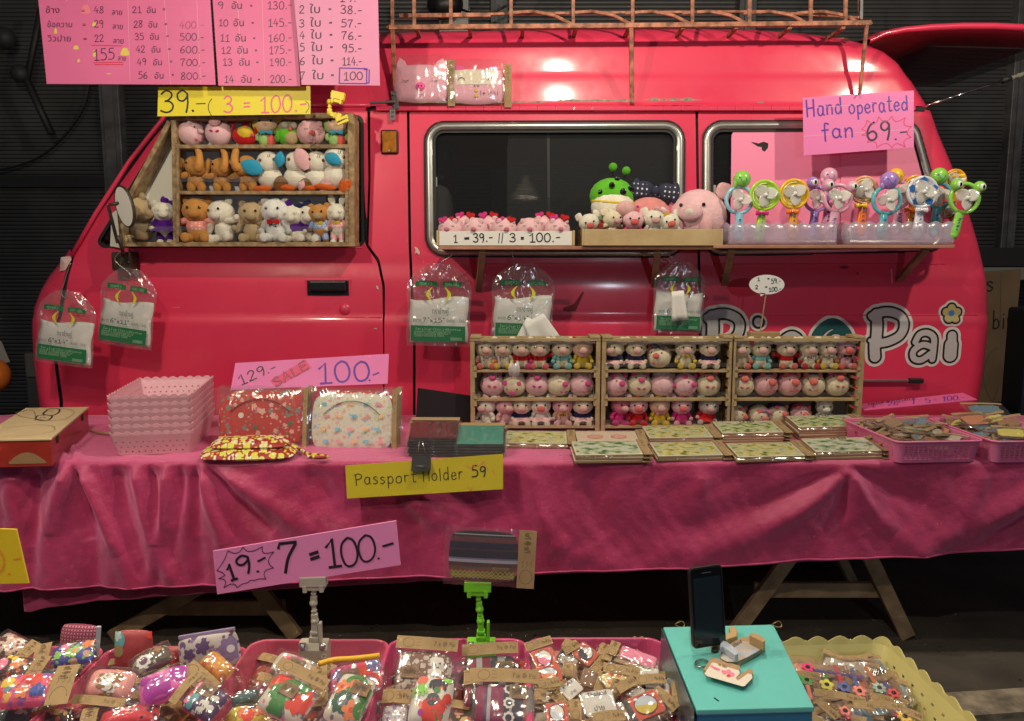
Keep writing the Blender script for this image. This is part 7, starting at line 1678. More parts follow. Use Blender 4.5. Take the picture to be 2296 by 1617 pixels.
# standing wrapped purses
REDFL = pattern('red_rose_print',(.50,.04,.03),[(.70,.36,.30),(.5,.04,.03),(.5,.04,.03),(.20,.24,.20),(.45,.03,.03)],30,.30); WHEL = pattern('pastel_dot_print',(.74,.71,.60),[(.35,.60,.75),(.82,.38,.42),(.74,.71,.6),(.55,.70,.35),(.80,.50,.35)],36,.24)
REDTOP = pattern('red_white_flower_print',(.60,.03,.03),[(.75,.7,.65),(.6,.03,.03),(.7,.6,.5)],50,.33); YRP = pattern('yellow_red_scallop_print',(.33,.02,.02),[(.62,.60,.05),(.60,.62,.10),(.70,.66,.5),(.33,.02,.02)],34,.40,wob=.2)
def standing(label,c,w,h,Y,mat,n,dcl,side='right',extra=None,lean=R(14),els=()):
    k = Y / F
    for i in range(n):
        last = i == n - 1; p = at(*c,Y + .028 * (n - 1 - i)) + Vector((.011 * (n - 1 - i),0,.007 * (n - 1 - i)))
        lb = label if last else f'{["rearmost", "second", "third"][i]} wrapped purse standing behind the {label.split(" wrapped")[0]} one'
        mt = Fr(p,R(-2),PI / 2 - lean,0)
        pouch(lb,mt,w * k,h * k,.030,mat if last else REDTOP if (i == n - 2 and mat is WHEL) else REDFL,cardside=side,cardw=.016,group='wrapped purses standing on the long table',decals=dcl if last else (),elephants=els if last else (),seed=i + int(c[0]),bend=.006)
        if last: return bpy.data.objects[-1] if 0 else mt
EB = M('print_sky',(.22,.50,.66),.6); EP = M('print_blush',(.80,.35,.42),.6); EO = M('print_peach',(.80,.50,.28),.6)
ROSE = M('rose_print',(.80,.42,.36),.6); GRL = M('leaf_print',(.10,.16,.08),.6); CRM = M('cream_print',(.75,.68,.55),.6)
FR_ = [('f',-.15,.45,.012,ROSE),('f',.05,.25,.014,ROSE),('f',.3,.1,.013,ROSE),('f',.25,.5,.010,ROSE),('f',-.7,.75,.010,ROSE),('f',-.6,.5,.009,ROSE),('c',-.45,.1,.011,CRM),('f',.55,.5,.009,ROSE),('f',.35,-.7,.011,ROSE),('f',-.35,-.75,.010,ROSE),('t',-.1,-.35,.012,GRL),('t',.7,-.2,.011,GRL),('f',.75,-.5,.010,ROSE)]
mt = standing('red rose print wrapped purse standing at the front left',(586,938),196,120,3.02,REDFL,3,FR_)
def seamarc(mt,w,h,mat,par):
    m = MB(); m.tube([mt @ Vector((x * w * .36,h * (.10 + .26 * (1 - abs(x) ** 2.2)) if abs(x) < 1 else -h * .3,.0175)) for x in np.linspace(-.98,.98,22)],.0015,6); m.build('piping',mat,par)
seamarc(mt,196 * 3.02 / F,120 * 3.02 / F,INK,bpy.data.objects['cloth_purse.002'])
mt = standing('pastel elephant dot print wrapped purse standing on the right',(790,946),186,130,3.0,WHEL,3,[],els=[(x + .06 * (j % 2),y,.0085,[EB,EP,EO][(i + j) % 3],bool((i + j) % 2),0) for j,y in enumerate((.62,.2,-.25,-.68)) for i,x in enumerate((-.68,-.34,0,.34,.66))])
seamarc(mt,186 * 3.0 / F,130 * 3.0 / F,M('grey_piping',(.10,.12,.12),.5),bpy.data.objects['cloth_purse.005'])
mt_ = Fr(wq(560,1012,ZC + .026),R(4),R(9)); k = 2.85 / F
t = pouch('folded yellow and red patterned purse on top of its stack',Matrix.Translation((0,0.01,.030)) @ mt_,170 * k,.10,.036,YRP,wrap=False,group='folded yellow red purses',seed=5,zipc=YELLOWP)
t = pouch('folded yellow and red patterned purse with wrist loop below',mt_,210 * k,.145,.042,YRP,wrap=False,group='folded yellow red purses',seed=6)
m = MB(); m.tube([wq(x,y,ZC + .018) for x,y in smooth_path([(650,1000),(670,1006),(690,1018),(715,1021),(734,1024),(716,1026),(690,1024)])],.0065,8); m.build('wrist_loop',YRP,t,smooth=True)
# black display board
P = [at(*z5(*p),3.40) for p in [(248,896),(585,946),(580,1112),(235,1098)]]
m = MB(); m.add(P + [p + Vector((0,.012,0)) for p in P],[(3,2,1,0),(4,5,6,7),(0,1,5,4),(1,2,6,5),(2,3,7,6),(3,0,4,7)]); m.build('black_board',M('black_felt_board',(.012,.012,.016),.85),label='black flat board leaning on the van behind passport holders',cat='board')
# passport holders in two stacks
MAR = M('maroon_leatherette',(.085,.018,.02),.35,coat=.2,var=.3,vs=30,bump=.15,bs=200); TEALL = M('teal_leatherette',(.05,.28,.22),.38,coat=.2,var=.15,vs=30,bump=.15,bs=200); BLKL = M('black_leatherette',(.02,.018,.018),.35,coat=.3)
def holder(label,x,y,i,top,xr,wpx,hpx):
    k = 2.93 / F; q0 = wq(x,1026); mt = Fr((q0.x,q0.y + .060 + .003 * i,ZC + .024 + i * .0098),R(rnd.uniform(-2,2)),R(19)); w = wpx * k
    t = thing('passport_holder',label,'passport holder',mtx=mt,group='passport holders in two stacks'); m = MB(); m.box((-w / 2,-.062,0),(w / 2,.062,.006),mt); m.build('cover',top,t,bevel=.002)
    m = MB(); m.box((-w / 2 - .006,.060,.0062),(w / 2 + .004,.082,.0078),mt); m.build('header_card',KRAFT,t)
    m = MB(); m.grid(lambda u,v: mt @ Vector(((u - .5) * (w + .022),(v - .5) * .142 - .002,.0075 + .0012 * mnoise.noise(Vector((u * 6,v * 6,i + x))) - .006 * (abs(2 * v - 1) ** 6))),12,10); m.build('plastic_wrapper',CLEAR,t,smooth=True)
on = ['bottom','second','third','fourth','fifth','sixth','top']
for i in range(7): holder(f'{on[i]} passport holder of the maroon left stack',968 + rnd.uniform(-3,3),1008,i,MAR if i == 6 else BLKL,0,106,0)
for i in range(5): holder(f'{["bottom", "second", "third", "fourth", "top"][i]} passport holder of the teal right stack',1077 + rnd.uniform(-3,3),1008,i,TEALL if i == 4 else BLKL,0,104,0)
# painted wooden picture boards
def landscape(name,stops,sc=14):
    if name in _M: return _M[name]
    m = bpy.data.materials.new(name); m.use_nodes = True; _M[name] = m; nt = m.node_tree; N = nt.nodes; L = nt.links; b = N['Principled BSDF']; b.inputs['Roughness'].default_value = .45
    tc = N.new('ShaderNodeTexCoord'); mp_ = N.new('ShaderNodeMapping'); mp_.inputs['Scale'].default_value = (sc * 1.1,sc * 2.0,1); n = N.new('ShaderNodeTexNoise'); n.inputs['Scale'].default_value = 1.; n.inputs['Detail'].default_value = 3
    L.new(tc.outputs['Object'],mp_.inputs[0]); L.new(mp_.outputs[0],n.inputs['Vector']); r = N.new('ShaderNodeValToRGB'); e = r.color_ramp.elements
    for i,(p,c) in enumerate(stops):
        if i < 2: e[i].position = p; e[i].color = (*c,1)
        else: q = e.new(p); q.color = (*c,1)
    L.new(n.outputs['Fac'],r.inputs[0]); L.new(r.outputs[0],b.inputs['Base Color']); return m
LS = [landscape('meadow_print',[(.38,(.03,.10,.025)),(.45,(.30,.45,.08)),(.52,(.62,.60,.28)),(.6,(.55,.68,.62)),(.7,(.72,.45,.2))],26),landscape('field_print',[(.36,(.06,.15,.03)),(.44,(.55,.50,.07)),(.52,(.66,.62,.35)),(.64,(.35,.48,.30)),(.75,(.25,.45,.6))],22),landscape('misty_print',[(.38,(.04,.12,.05)),(.46,(.32,.46,.28)),(.56,(.66,.66,.5)),(.7,(.45,.58,.62))],20)]
BRD = M('board_edge_wood',(.36,.24,.13),.6,bump=.2); BTOP = M('cream_board_face',(.70,.66,.50),.5)
def magnetset(label,q,n,ls,title=None,cardend=True,pigs=False):
    """q = TL, TR, BR, BL of the top face in pixels"""
    hz = .0105 * n; z = ZC + hz
    P = [atz(*p,z) for p in q]; c = sum(P,Vector()) / 4; ex = ((P[1] - P[0]) + (P[2] - P[3])) / 2; ey = ((P[0] - P[3]) + (P[1] - P[2])) / 2
    yaw = math.atan2(ex.y,ex.x); w = ex.length; d = .128; 
    for i in range(n):
        mt = Fr((c.x + rnd.uniform(-.004,.004) * (i < n - 1),c.y,ZC + .011 + .0105 * i),yaw + rnd.uniform(-.02,.02) * (i < n - 1),R(9)); top = i == n - 1
        t = thing('picture_board',label if top else f'{["lowest", "second", "third", "fourth"][i]} board under the {label}','picture board',mtx=mt,group='painted wooden picture boards on the table')
        m = MB(); m.box((-w / 2,-d / 2,0),(w / 2,d / 2,.009),mt); m.build('wooden_board',BRD,t,bevel=.001)
        m = MB(); m.box((-w / 2 + .001,-d / 2 + .001,.0092),(w / 2 - .001,d / 2 - .001,.0099),mt); fc = m.build('board_face',BTOP,t)
        if top:
            m = MB(); m.box((-w / 2 + .007,-d / 2 + .007,.0101),(w / 2 - .007,d / 2 - (.007 if not title else .02),.0104),mt); m.build('landscape_picture',LS[ls] if not pigs else M('cream_pig_print',(.72,.58,.45),.5),fc)
            up = mt.to_3x3() @ Vector((0,0,1))
            if title: m = MB(); printtext(m,title,-.015,-d / 2 + .020,.045,-d / 2 + .020,.016,lambda X,Yy: mt @ Vector((X,-Yy,.0105)),up); m.build('title_print',INK,fc)
            if pigs:
                for sx in (-.045,.045):
                    m = MB(); rr = circ_pts(.024,14); m.add([mt @ Vector((sx + x * 1.2,y * .8,.0108)) for x,y in rr],[tuple(range(14))]); g = m.build('drawn_pig',M('drawn_pig_pink',(.78,.36,.28),.5),fc); m = MB()
                    ribbon(m,[mt @ Vector((sx + x * 1.2,y * .8,.011)) for x,y in rr + rr[:1]],.0014,up); m.build('pig_outline',INK,fc,kind='stuff')
            m = MB(); 
            for j in range(3):
                x = -w / 2 + w * (.28 + .22 * j); m.tube([mt @ Vector((x + .005 * math.cos(a),-d / 2 - .002 - .004 * abs(math.sin(a / 2)),.003 - .006 * math.sin(a))) for a in np.linspace(0,PI * 1.3,8)],.0009,5)
            m.build('hanging_hooks',HOOK,t,kind='stuff')
        if cardend: card(t,w / 2 + .001,-d / 2 - .010,w / 2 + .034,d / 2 + .006,.011 - .003 * (n - 1 - i),mt,bend=-.004,seed=i + int(q[0][0]))
        if not top: continue
        m = MB(); m.grid(lambda u,v: mt @ Vector(((u - .5) * (w + .008),(v - .5) * (d + .010),.0118 + .0008 * mnoise.noise(Vector((u * 9,v * 4,i))) - .011 * abs(2 * v - 1) ** 14)),16,14); m.build('plastic_wrapper',CLEAR,t,smooth=True)
zz5 = lambda L: [z5(*p) for p in L]; zz6 = lambda L: [z6(*p) for p in L]
magnetset('yellow green painted board beside the teal passport holders',zz5([(805,1188),(1190,1192),(1195,1255),(812,1252)]),2,1,cardend=True)
magnetset('board with two drawn pink pigs under kraft tab',zz5([(1250,1192),(1638,1192),(1642,1250),(1255,1252)]),2,0,pigs=True)
magnetset('board with green memorial bridge drawing at the front',zz5([(1225,1262),(1638,1256),(1668,1318),(1242,1325)]),3,2)
magnetset('pale field board behind, left of the tall title board',zz5([(1682,1158),(2080,1152),(2100,1215),(1698,1222)]),3,1)
magnetset('yellow field board at the front, second from left',zz5([(1738,1270),(2130,1262),(2168,1322),(1745,1330)]),2,1)
magnetset('board titled in Thai with four green pictures, centre back',zz6([(250,1158),(652,1152),(690,1232),(300,1240)]),4,0,'ปาย')
magnetset('flat yellow landscape board at the front centre',zz6([(355,1318),(785,1308),(818,1368),(385,1380)]),2,1)
magnetset('brightest green title board at the right rear',zz6([(742,1116),(1155,1110),(1205,1195),(790,1205)]),5,0,'ปาย')
magnetset('misty green title board at the front right by the basket',zz6([(845,1278),(1258,1268),(1332,1345),(895,1355)]),3,2,'ปาย')
# pink slotted baskets at right with piles of wrapped magnets
PKS = M('pink_slotted_plastic',(.78,.20,.40),.4,var=.05,vs=4)
bA0,bA1 = wq(*z6(1450,1408)),wq(*z6(2005,1412)); wA = (bA1 - bA0).length / .93; dA = .40; cA = (bA0 + bA1) / 2 + Vector((-.02,dA * .46,0))
tray('slotted_basket','pink slotted basket heaped with wrapped magnets at the table right',Fr(cA,R(4)),wA,dA,.078,PKS,group='pink slotted baskets at the right table end',taper=.93,rc=.028,rows=8,colsn=14,slot=(.5,.42))
bB0 = wq(*z6(2040,1408)); cB = Vector((bB0.x + wA * .5 - .005,bB0.y + dA * .46,ZC))
tray('slotted_basket','pink slotted basket cut by the right edge of the photograph',Fr(cB,R(3)),wA,dA,.078,PKS,group='pink slotted baskets at the right table end',taper=.93,rc=.028,rows=8,colsn=14,slot=(.5,.42))
MGC = [M('magnet_wood',(.33,.20,.11),.6,bump=.2),M('magnet_wood_dark',(.22,.12,.065),.6,bump=.2),M('magnet_print_pale',(.52,.48,.38),.5),M('magnet_print_coral',(.66,.26,.14),.5),M('magnet_print_blue',(.16,.26,.34),.5),M('magnet_print_green',(.14,.26,.14),.5),M('magnet_print_yellow',(.68,.60,.14),.5),M('magnet_print_brown',(.33,.17,.09),.5)]
SMF = film('small_bag_film',milk=.03,gloss=.3,bump=1.,bs=30,rough=.18)
_mc = {}
def _cached(key,fn):
    if key not in _mc: _mc[key] = fn()
    return _mc[key]
CN = {'magnet_wood': 'bare wood','magnet_wood_dark': 'dark wood','magnet_print_pale': 'pale','magnet_print_coral': 'coral','magnet_print_blue': 'blue','magnet_print_green': 'green','magnet_print_yellow': 'yellow','magnet_print_brown': 'brown','magnet_face_red': 'red','magnet_face_white': 'white'}
def zone(u,v): return ('far ' if v > .4 else 'near ' if v < -.4 else 'middle ') + ('left' if u < -.5 else 'centre left' if u < -.1 else 'centre' if u < .2 else 'centre right' if u < .6 else 'right')
def wrappedmagnet(label,p,yaw,tilt,roll,fc,group,w=.062,h=.042,ctype=0,cat='magnet'):
    mt = Fr(p,yaw,tilt,roll); t = thing('wrapped_magnet',label,cat,mtx=mt,group=group)
    def addp(nm,key,build,mat):
        me = _cached((key,mat.name),lambda: build()); 
        if not me.materials: me.materials.append(mat)
        o = bpy.data.objects.new(nm,me); COL.objects.link(o); o.parent = t; return o
    s = (w / .062)
    def bb(): m = MB(); m.prism([(x * w / 2,y * h / 2) for x,y in [(-1,-.7),(-.8,-1),(.7,-1),(1,-.6),(.9,.3),(1,.7),(.7,1),(-.5,.9),(-1,.6)]],0,.006,Matrix.Identity(4)); return m.mesh('magnet_board',False)
    def ff(): m = MB(); m.prism([(x * w / 2 * .94,y * h / 2 * .94) for x,y in [(-1,-.7),(-.8,-1),(.7,-1),(1,-.6),(.9,.3),(1,.7),(.7,1),(-.5,.9),(-1,.6)]],.0062,.0068,Matrix.Identity(4)); return m.mesh('magnet_face',False)
    def cc(): m = MB(); m.grid(lambda u,v: Vector(((u - .5) * w * 1.3,h * .60 + v * .013,.005 + .0016 * math.sin(u * 3.1 * (1 + ctype)))),5,2); return m.mesh('magnet_card',False)
    def gg(): m = MB(); m.grid(lambda u,v: Vector(((u - .5) * w * 1.35,(v - .5) * h * 1.5,.008 + .003 * mnoise.noise(Vector((u * 5,v * 5,ctype * 3.))) - .007 * (abs(2 * u - 1) ** 5 + abs(2 * v - 1) ** 5) * .5)),10,8); return m.mesh('magnet_film',True)
    addp('magnet_board',('b',w,h),bb,MGC[ctype % 2]); addp('magnet_face',('f',w,h),ff,fc); addp('header_card',('c',w,h,ctype),cc,KRAFT); addp('plastic_wrapper',('g',w,h,ctype),gg,SMF)
    return t
r2 = random.Random(5)
for (c,n,lb,gp) in ((cA,70,'small wrapped wooden magnet heaped in the left slotted basket','wrapped magnets heaped in the left slotted basket'),(cB,56,'small wrapped wooden magnet heaped in the right slotted basket','wrapped magnets heaped in the right slotted basket')):
    for i in range(n):
        u,v = r2.uniform(-.92,.92),r2.uniform(-.92,.92); z = ZC + .030 + .055 * (1 - .55 * max(abs(u),abs(v)) ** 2) * (i / n) ** .6 + (.018 if v > 0 else 0) * (i / n)
        fcm = r2.choice([MGC[0],MGC[2],MGC[2],MGC[4],MGC[5],MGC[7],MGC[3]] if c is cA else [MGC[2],MGC[4],MGC[4],MGC[5],MGC[3],MGC[6],MGC[7]])
        wrappedmagnet(f'wrapped {CN[fcm.name]} magnet, {["low", "midway", "high"][min(2, i * 3 // n)]} at {zone(u, v)} of {"left" if c is cA else "right"} basket',Vector((c.x + u * wA * .40,c.y + v * dA * .42,z)),r2.uniform(-1.2,1.2),r2.uniform(-.25,.5),r2.uniform(-.3,.3),fcm,gp,.072,.048,i % 4)
t = wrappedmagnet('coral oval wrapped magnet on top of the right slotted basket',wq(*z6(1960,1140),ZC + .10),R(15),R(25),0,MGC[3],'large magnets in the right slotted basket',.11,.06,1)
t = wrappedmagnet('pale yellow oval magnet on top at the right photograph edge',wq(*z6(2200,1225),ZC + .085),R(-20),R(20),0,MGC[6],'large magnets in the right slotted basket',.09,.055,2)
t = wrappedmagnet('blue wrapped magnet lying high at the back of right basket',wq(*z6(2030,1070),ZC + .12),R(-5),R(20),0,MGC[4],'large magnets in the right slotted basket',.12,.06,0)
# pig purses propped on the roof gutter
FZ = M('fluffy_pink_purse',(.80,.42,.52),.9,sheen=.6,bump=.6,bs=90); FZ2 = M('fluffy_cream_purse',(.80,.72,.58),.9,sheen=.6,bump=.6,bs=90); HOTF = M('hot_pink_felt',(.82,.10,.34),.85)
def pigpurse(label,x0,x1,y0,y1,top,cream,cardx):
    Yp = 3.70; c = at(*z2((x0 + x1) / 2,(y0 + y1) / 2),Yp); k = .36532 * Yp / F; w = (x1 - x0) * k; h = (y1 - y0) * k; mt = Fr(c,0,PI / 2 - R(3)); T = thing('pig_purse',label,'purse',mtx=mt,group='wrapped pig face purses on the gutter')
    m = MB()
    def fn(sg):
        def g(a,b):
            u = 2 * a - 1; v = 2 * b - 1; s_ = 1.0 - (.10 * abs(v) ** 3); q = max(abs(u),abs(v)); r_ = math.hypot(u,v) or 1; f = q / r_ * .35 + .65
            return mt @ Vector((u * w / 2 * f * 1.06,v * h / 2 * f * 1.04,sg * .020 * (1 - q ** 4) ** .6))
        return g
    m.grid(fn(1),17,17); m.grid(fn(-1),17,17); m.build('purse_body',FZ,T,smooth=True)
    if cream: 
        m = MB(); m.grid(lambda a,b: mt @ Vector(((2 * a - 1) * w * .47,h * (.02 + .42 * b),.0215 * (1 - abs(2 * a - 1) ** 6) + .0015)),14,6); m.build('cream_face_panel',FZ2,T,smooth=True)
    for sg in (-1,1):
        m = MB(); ex = sg * w * (.36 if top else .33); a_ = sg * (-.35 if top else .1)
        pts = [(-.024,-.008),(.024,-.008),(.020,.022),(0.004,.045 if top else .026),(-.018,.022)]
        m.prism([(ex + x * math.cos(a_) - y * math.sin(a_),h * .44 + x * math.sin(a_) + y * math.cos(a_)) for x,y in pts],-.004,.004,mt); m.build('ear',FZ if top else HOTF,T,bevel=.003)
    def mp(X,Y,z=.026): return mt @ Vector((X * w,Y * h,z))
    up = mt.to_3x3() @ Vector((0,0,1)); m = MB()
    for sg in (-1,1): ribbon(m,[mp(sg * .28 + .06 * math.cos(a),(.08 if top else .16) + .05 * math.sin(a)) for a in np.linspace(PI * 1.1,PI * 1.9,7) if True] if top else [mp(sg * .28 + .06 * math.cos(a),.14 + .08 * math.sin(a)) for a in np.linspace(0,PI,8)],.0025,up)
    if top: ribbon(m,[mp(.05 * math.cos(a),-.30 + .04 * math.sin(a)) for a in np.linspace(PI * 1.05,PI * 1.95,7)],.002,up)
    m.build('stitched_face',INK,T,kind='stuff')
    if top:
        m = MB(); m.ball(mp(.0,-.10,.024),(.020,.012,.018)); s_ = m.build('snout',HOTF,T,smooth=True); m = MB(); [m.ball(mp(.0 + sg * .03,-.10,.024) + Vector((0,-.012,0)),.0035,8,5) for sg in (-1,1)]; m.build('nostrils',INK,s_,kind='stuff')
    else:
        m = MB(); [m.ball(mp(.0 + sg * .035,-.02,.026),.003,8,5) for sg in (-1,1)]; m.build('nostrils',INK,T,kind='stuff'); m = MB(); write(m,'I  PAI',.06,.28,.42,.28,.12,.002,lambda X,Y: mp(X,-Y,.024),up); m.build('embroidery',DARKPEN,T,kind='stuff')
        pt(T,'embroidered_heart','heart',REDP,(w * .145,-h * .23,.025),(.005,.005,.005),(-PI / 2,0,0))
        for yy in (-.15,-.30): m = MB(); m.lathe([(0,.003),(.007,.003),(.008,0)],14,mt @ Matrix.Translation((0,h * yy,.022))); m.build('button',YELLOWP,T,smooth=True)
    card(T,w * .53,-h * .62,w * .53 + .032,h * .62,.012,mt,seed=int(x0))
    wrapfilm(T,w * 1.16,h * 1.42,.05,mt,seed=x0 * .01,off=(0,h * .08),n=22,mat=film('crinkly_film',milk=.02,gloss=.35,bump=1.,bs=17,rough=.18))
pigpurse('pink pig face purse with hot pink snout on the gutter',208,512,408,622,True,False,530)
pigpurse('cream and pink pig purse with I love PAI stitching',545,858,432,632,False,True,870)
# ------------------------------------------------------------------ front counter with baskets
def za(X,Y): return (X * .25723,1365.8 + Y * .25723)
def zb(X,Y): return (516.8 + X * .25723,1402.7 + Y * .25723)
def zd(X,Y): return (1033.6 + X * .25723,1402.7 + Y * .25723)
ZF = .52
ft = thing('front_table','low wooden counter carrying the front row of baskets','table',(-.35,1.4,0))
m = MB(); m.box((-1.5,1.12,ZF - .03),(.80,1.64,ZF - .001)); m.build('table_top',WOODD,ft,bevel=.003)
for x in (-1.4,-.3,.72):
    for y in (1.18,1.58): m = MB(); m.box((x - .02,y - .02,.012),(x + .02,y + .02,ZF - .031)); m.build('leg',WOODD,ft)
BPK = M('rose_pink_plastic',(.50,.085,.15),.38,coat=.15,var=.06,vs=5)
BPK2 = M('deep_pink_plastic',(.50,.06,.17),.38,coat=.15,var=.06,vs=5)
def fbasket(label,x0,x1,ztop,mat,yb=1.655,d=.43,h=.09): return tray('plastic_basket',label,Fr(((x0 + x1) / 2,yb - d / 2,ztop - h)),x1 - x0,d,h,mat,group='pink plastic baskets in the front row',taper=.90,rc=.035,rim=.0038)
fbasket('pink basket at the far left of the front row',-1.175,-.885,.612,BPK); fbasket('pink basket second from left in the front row',-.872,-.572,.612,BPK)
fbasket('pink basket of puffy purses with the white clip stand',-.562,-.268,.628,BPK); fbasket('pink basket of woven purses with the green clip stand',-.262,.028,.630,BPK2); fbasket('pink basket of wooden magnets beside the blue box',.036,.322,.632,BPK2)
GP = 'wrapped purses in the front baskets'
def fp(fn,X,Y,w,h,rot,mat,label,z=.625,tilt=32,t=.027,card_=None,patch_=None,decals=(),elephants=(),zipc=None,seed=0,cw=.03,film_=True,**kw):
    px,py = fn(X,Y); p = atz(px,py,z); k = p.y / F / (CT) * 1.02 * .25723; el = math.radians(30 + tilt)
    mt = Matrix.Translation(p) @ Matrix.Rotation(R(tilt),4,'X') @ Matrix.Rotation(R(rot),4,'Z')
    return pouch(label,mt,w * k,h * k / math.sin(el),t,mat,cardside=card_,cardw=cw,patch_=patch_,decals=decals,elephants=elephants,zipc=zipc,seed=seed,wrap=film_,group=GP,**kw)
PT = lambda n,b,c,s=40,z=.30,**k: pattern(n,b,c,s * 1.25,z,.55,wob=.3,**k)
mR = M('print_red',(.68,.05,.03),.6); mG = M('print_leaf',(.06,.24,.06),.6); mDG = M('print_dark_green',(.02,.10,.06),.6); mO = M('print_orange',(.75,.22,.08),.6); mY = M('print_yellow',(.80,.60,.06),.6); mPk = M('print_pink',(.76,.22,.36),.6); mBk = M('print_black',(.04,.04,.06),.6); mLG = M('print_lime',(.25,.60,.10),.6); mPu = M('print_purple',(.42,.03,.36),.6); mW = M('print_white',(.72,.70,.66),.6); mBr = M('print_brown',(.30,.15,.07),.6); mTe = M('print_teal',(.10,.32,.36),.6); mDb = M('print_blue',(.04,.08,.40),.6); mVi = M('print_violet',(.13,.08,.20),.6)
DKB = PT('dark_brown_cloth',(.055,.02,.015),[(.55,.25,.22),(.5,.06,.03),(.055,.02,.015),(.5,.35,.1)],26)
fp(za,430,960,420,150,6,DKB,'dark floral purse peeping out at the lower left',z=.60,seed=50)
fp(za,90,330,300,190,-24,PT('cream_letter_cloth',(.62,.44,.36),[(.35,.05,.04),(.1,.03,.03),(.62,.44,.36)],34),'cream purse with red lettering at the top left corner',card_='right',seed=1,z=.65)
fp(za,110,520,360,210,-8,DKB,'dark brown purse with pink and orange blobs at left edge',card_='right',seed=2,z=.65,decals=[('c',-.5,0,.014,mPk),('g',.25,.1,.011,mO),('f',.0,.6,.007,mY),('f',-.3,.7,.006,mY)])
fp(za,640,395,370,205,12,PT('blue_animal_cloth',(.05,.07,.36),[(.5,.45,.12),(.05,.07,.36),(.6,.3,.28),(.2,.45,.1)],34),'royal blue purse with green and orange animals',card_='left',seed=3,z=.66,decals=[('f',.1,-.1,.013,mLG),('c',.18,-.05,.006,mO),('f',.7,.5,.012,mO),('c',-.3,.5,.010,mPk),('f',-.6,-.2,.009,mLG)],elephants=[(.1,-.15,.009,mLG,False,0)])
fp(za,215,715,500,290,5,PT('hot_pink_animal_cloth',(.72,.10,.22),[(.72,.1,.22),(.72,.4,.08),(.3,.10,.4),(.72,.1,.22)],30),'large hot pink animal print purse with kraft tab, front left',card_='right',cw=.042,seed=4,z=.655,t=.034,decals=[('f',-.55,.35,.014,mY),('c',.4,.4,.013,mR),('c',-.8,-.4,.012,mR),('f',.6,-.2,.013,mDb),('f',.1,-.3,.014,mO),('f',-.2,.2,.007,mO),('c',-.45,-.1,.006,mTe)],elephants=[(-.5,.4,.010,mY,False,0),(.2,.5,.009,mR,False,0),(.55,-.25,.010,mDb,True,0)])
fp(za,130,950,420,150,4,PT('teal_black_cloth',(.05,.07,.08),[(.3,.42,.42),(.05,.07,.08),(.5,.5,.48)],34),'black and teal floral purse at the bottom left corner',z=.60,seed=5,card_='right')
fp(za,700,850,230,150,15,PT('pink_red_cloth',(.6,.12,.14),[(.5,.02,.03),(.6,.3,.3)],40),'small pink and red purse deep in second basket',z=.60,seed=6)
fp(za,960,665,420,250,-4,PT('plain_salmon_cloth',(.74,.33,.30),[(.74,.33,.30),(.74,.33,.3)],30),'salmon pink purse with a decorated elephant drawing',card_='bottom',cw=.018,seed=7,z=.645,t=.042,elephants=[(.12,-.05,.019,mBr,True,R(80)),(.12,-.05,.012,mW,True,R(80))],decals=[('f',.12,.1,.009,mO),('c',.45,.2,.009,mBr),('f',.3,-.5,.011,mW)])
fp(za,1440,670,440,270,22,PT('magenta_cloth',(.72,.14,.46),[(.72,.14,.46),(.75,.2,.5)],20),'magenta purse with purple dots under glossy film',seed=8,z=.65,t=.040,decals=[('c',-.25,-.35,.026,mPu),('c',.6,.25,.017,mPu),('c',-.7,.5,.010,mPu)])
fp(za,1325,455,330,180,36,PT('smoky_cloth',(.10,.08,.06),[(.35,.3,.28),(.1,.08,.06)],30),'smoky dark purse with white blossom near its tip',seed=9,z=.665,t=.034,decals=[('g',-.35,-.1,.015,mW),('c',-.35,-.1,.008,M('print_plum',(.12,.05,.10),.6)),('f',.5,.4,.010,mBr)])
fp(za,1130,945,520,190,10,PT('red_black_cloth',(.62,.03,.05),[(.05,.02,.03),(.62,.03,.05),(.6,.1,.15)],40),'red purse with black blossoms at the bottom edge',seed=10,z=.61,t=.034,card_='left')
fp(za,1890,500,330,160,-36,PT('amber_cloth',(.62,.26,.04),[(.65,.5,.12),(.5,.12,.03),(.62,.3,.05)],34),'amber purse behind a long plain kraft tab',card_='bottom',cw=.036,seed=11,z=.67)
fp(za,1790,800,360,260,-28,PT('ethnic_violet_cloth',(.10,.05,.14),[(.50,.46,.45),(.1,.05,.14),(.1,.05,.14)],42),'violet ethnic purse with diamond border and leather patch',card_='left',cw=.018,seed=12,z=.65,patch_=(-.1,.45),decals=[('c',-.7,.5,.008,mPk),('c',-.7,0,.008,mR),('c',-.7,-.5,.008,mPk),('c',-.4,.3,.009,mTe),('c',-.4,-.25,.009,mTe),('c',-.4,-.75,.007,mTe)],elephants=[(.3,-.2,.007,mW,False,R(20)),(.65,-.3,.007,mW,False,R(20)),(.3,-.65,.006,mW,False,R(20)),(.6,.3,.006,mW,False,R(20))])
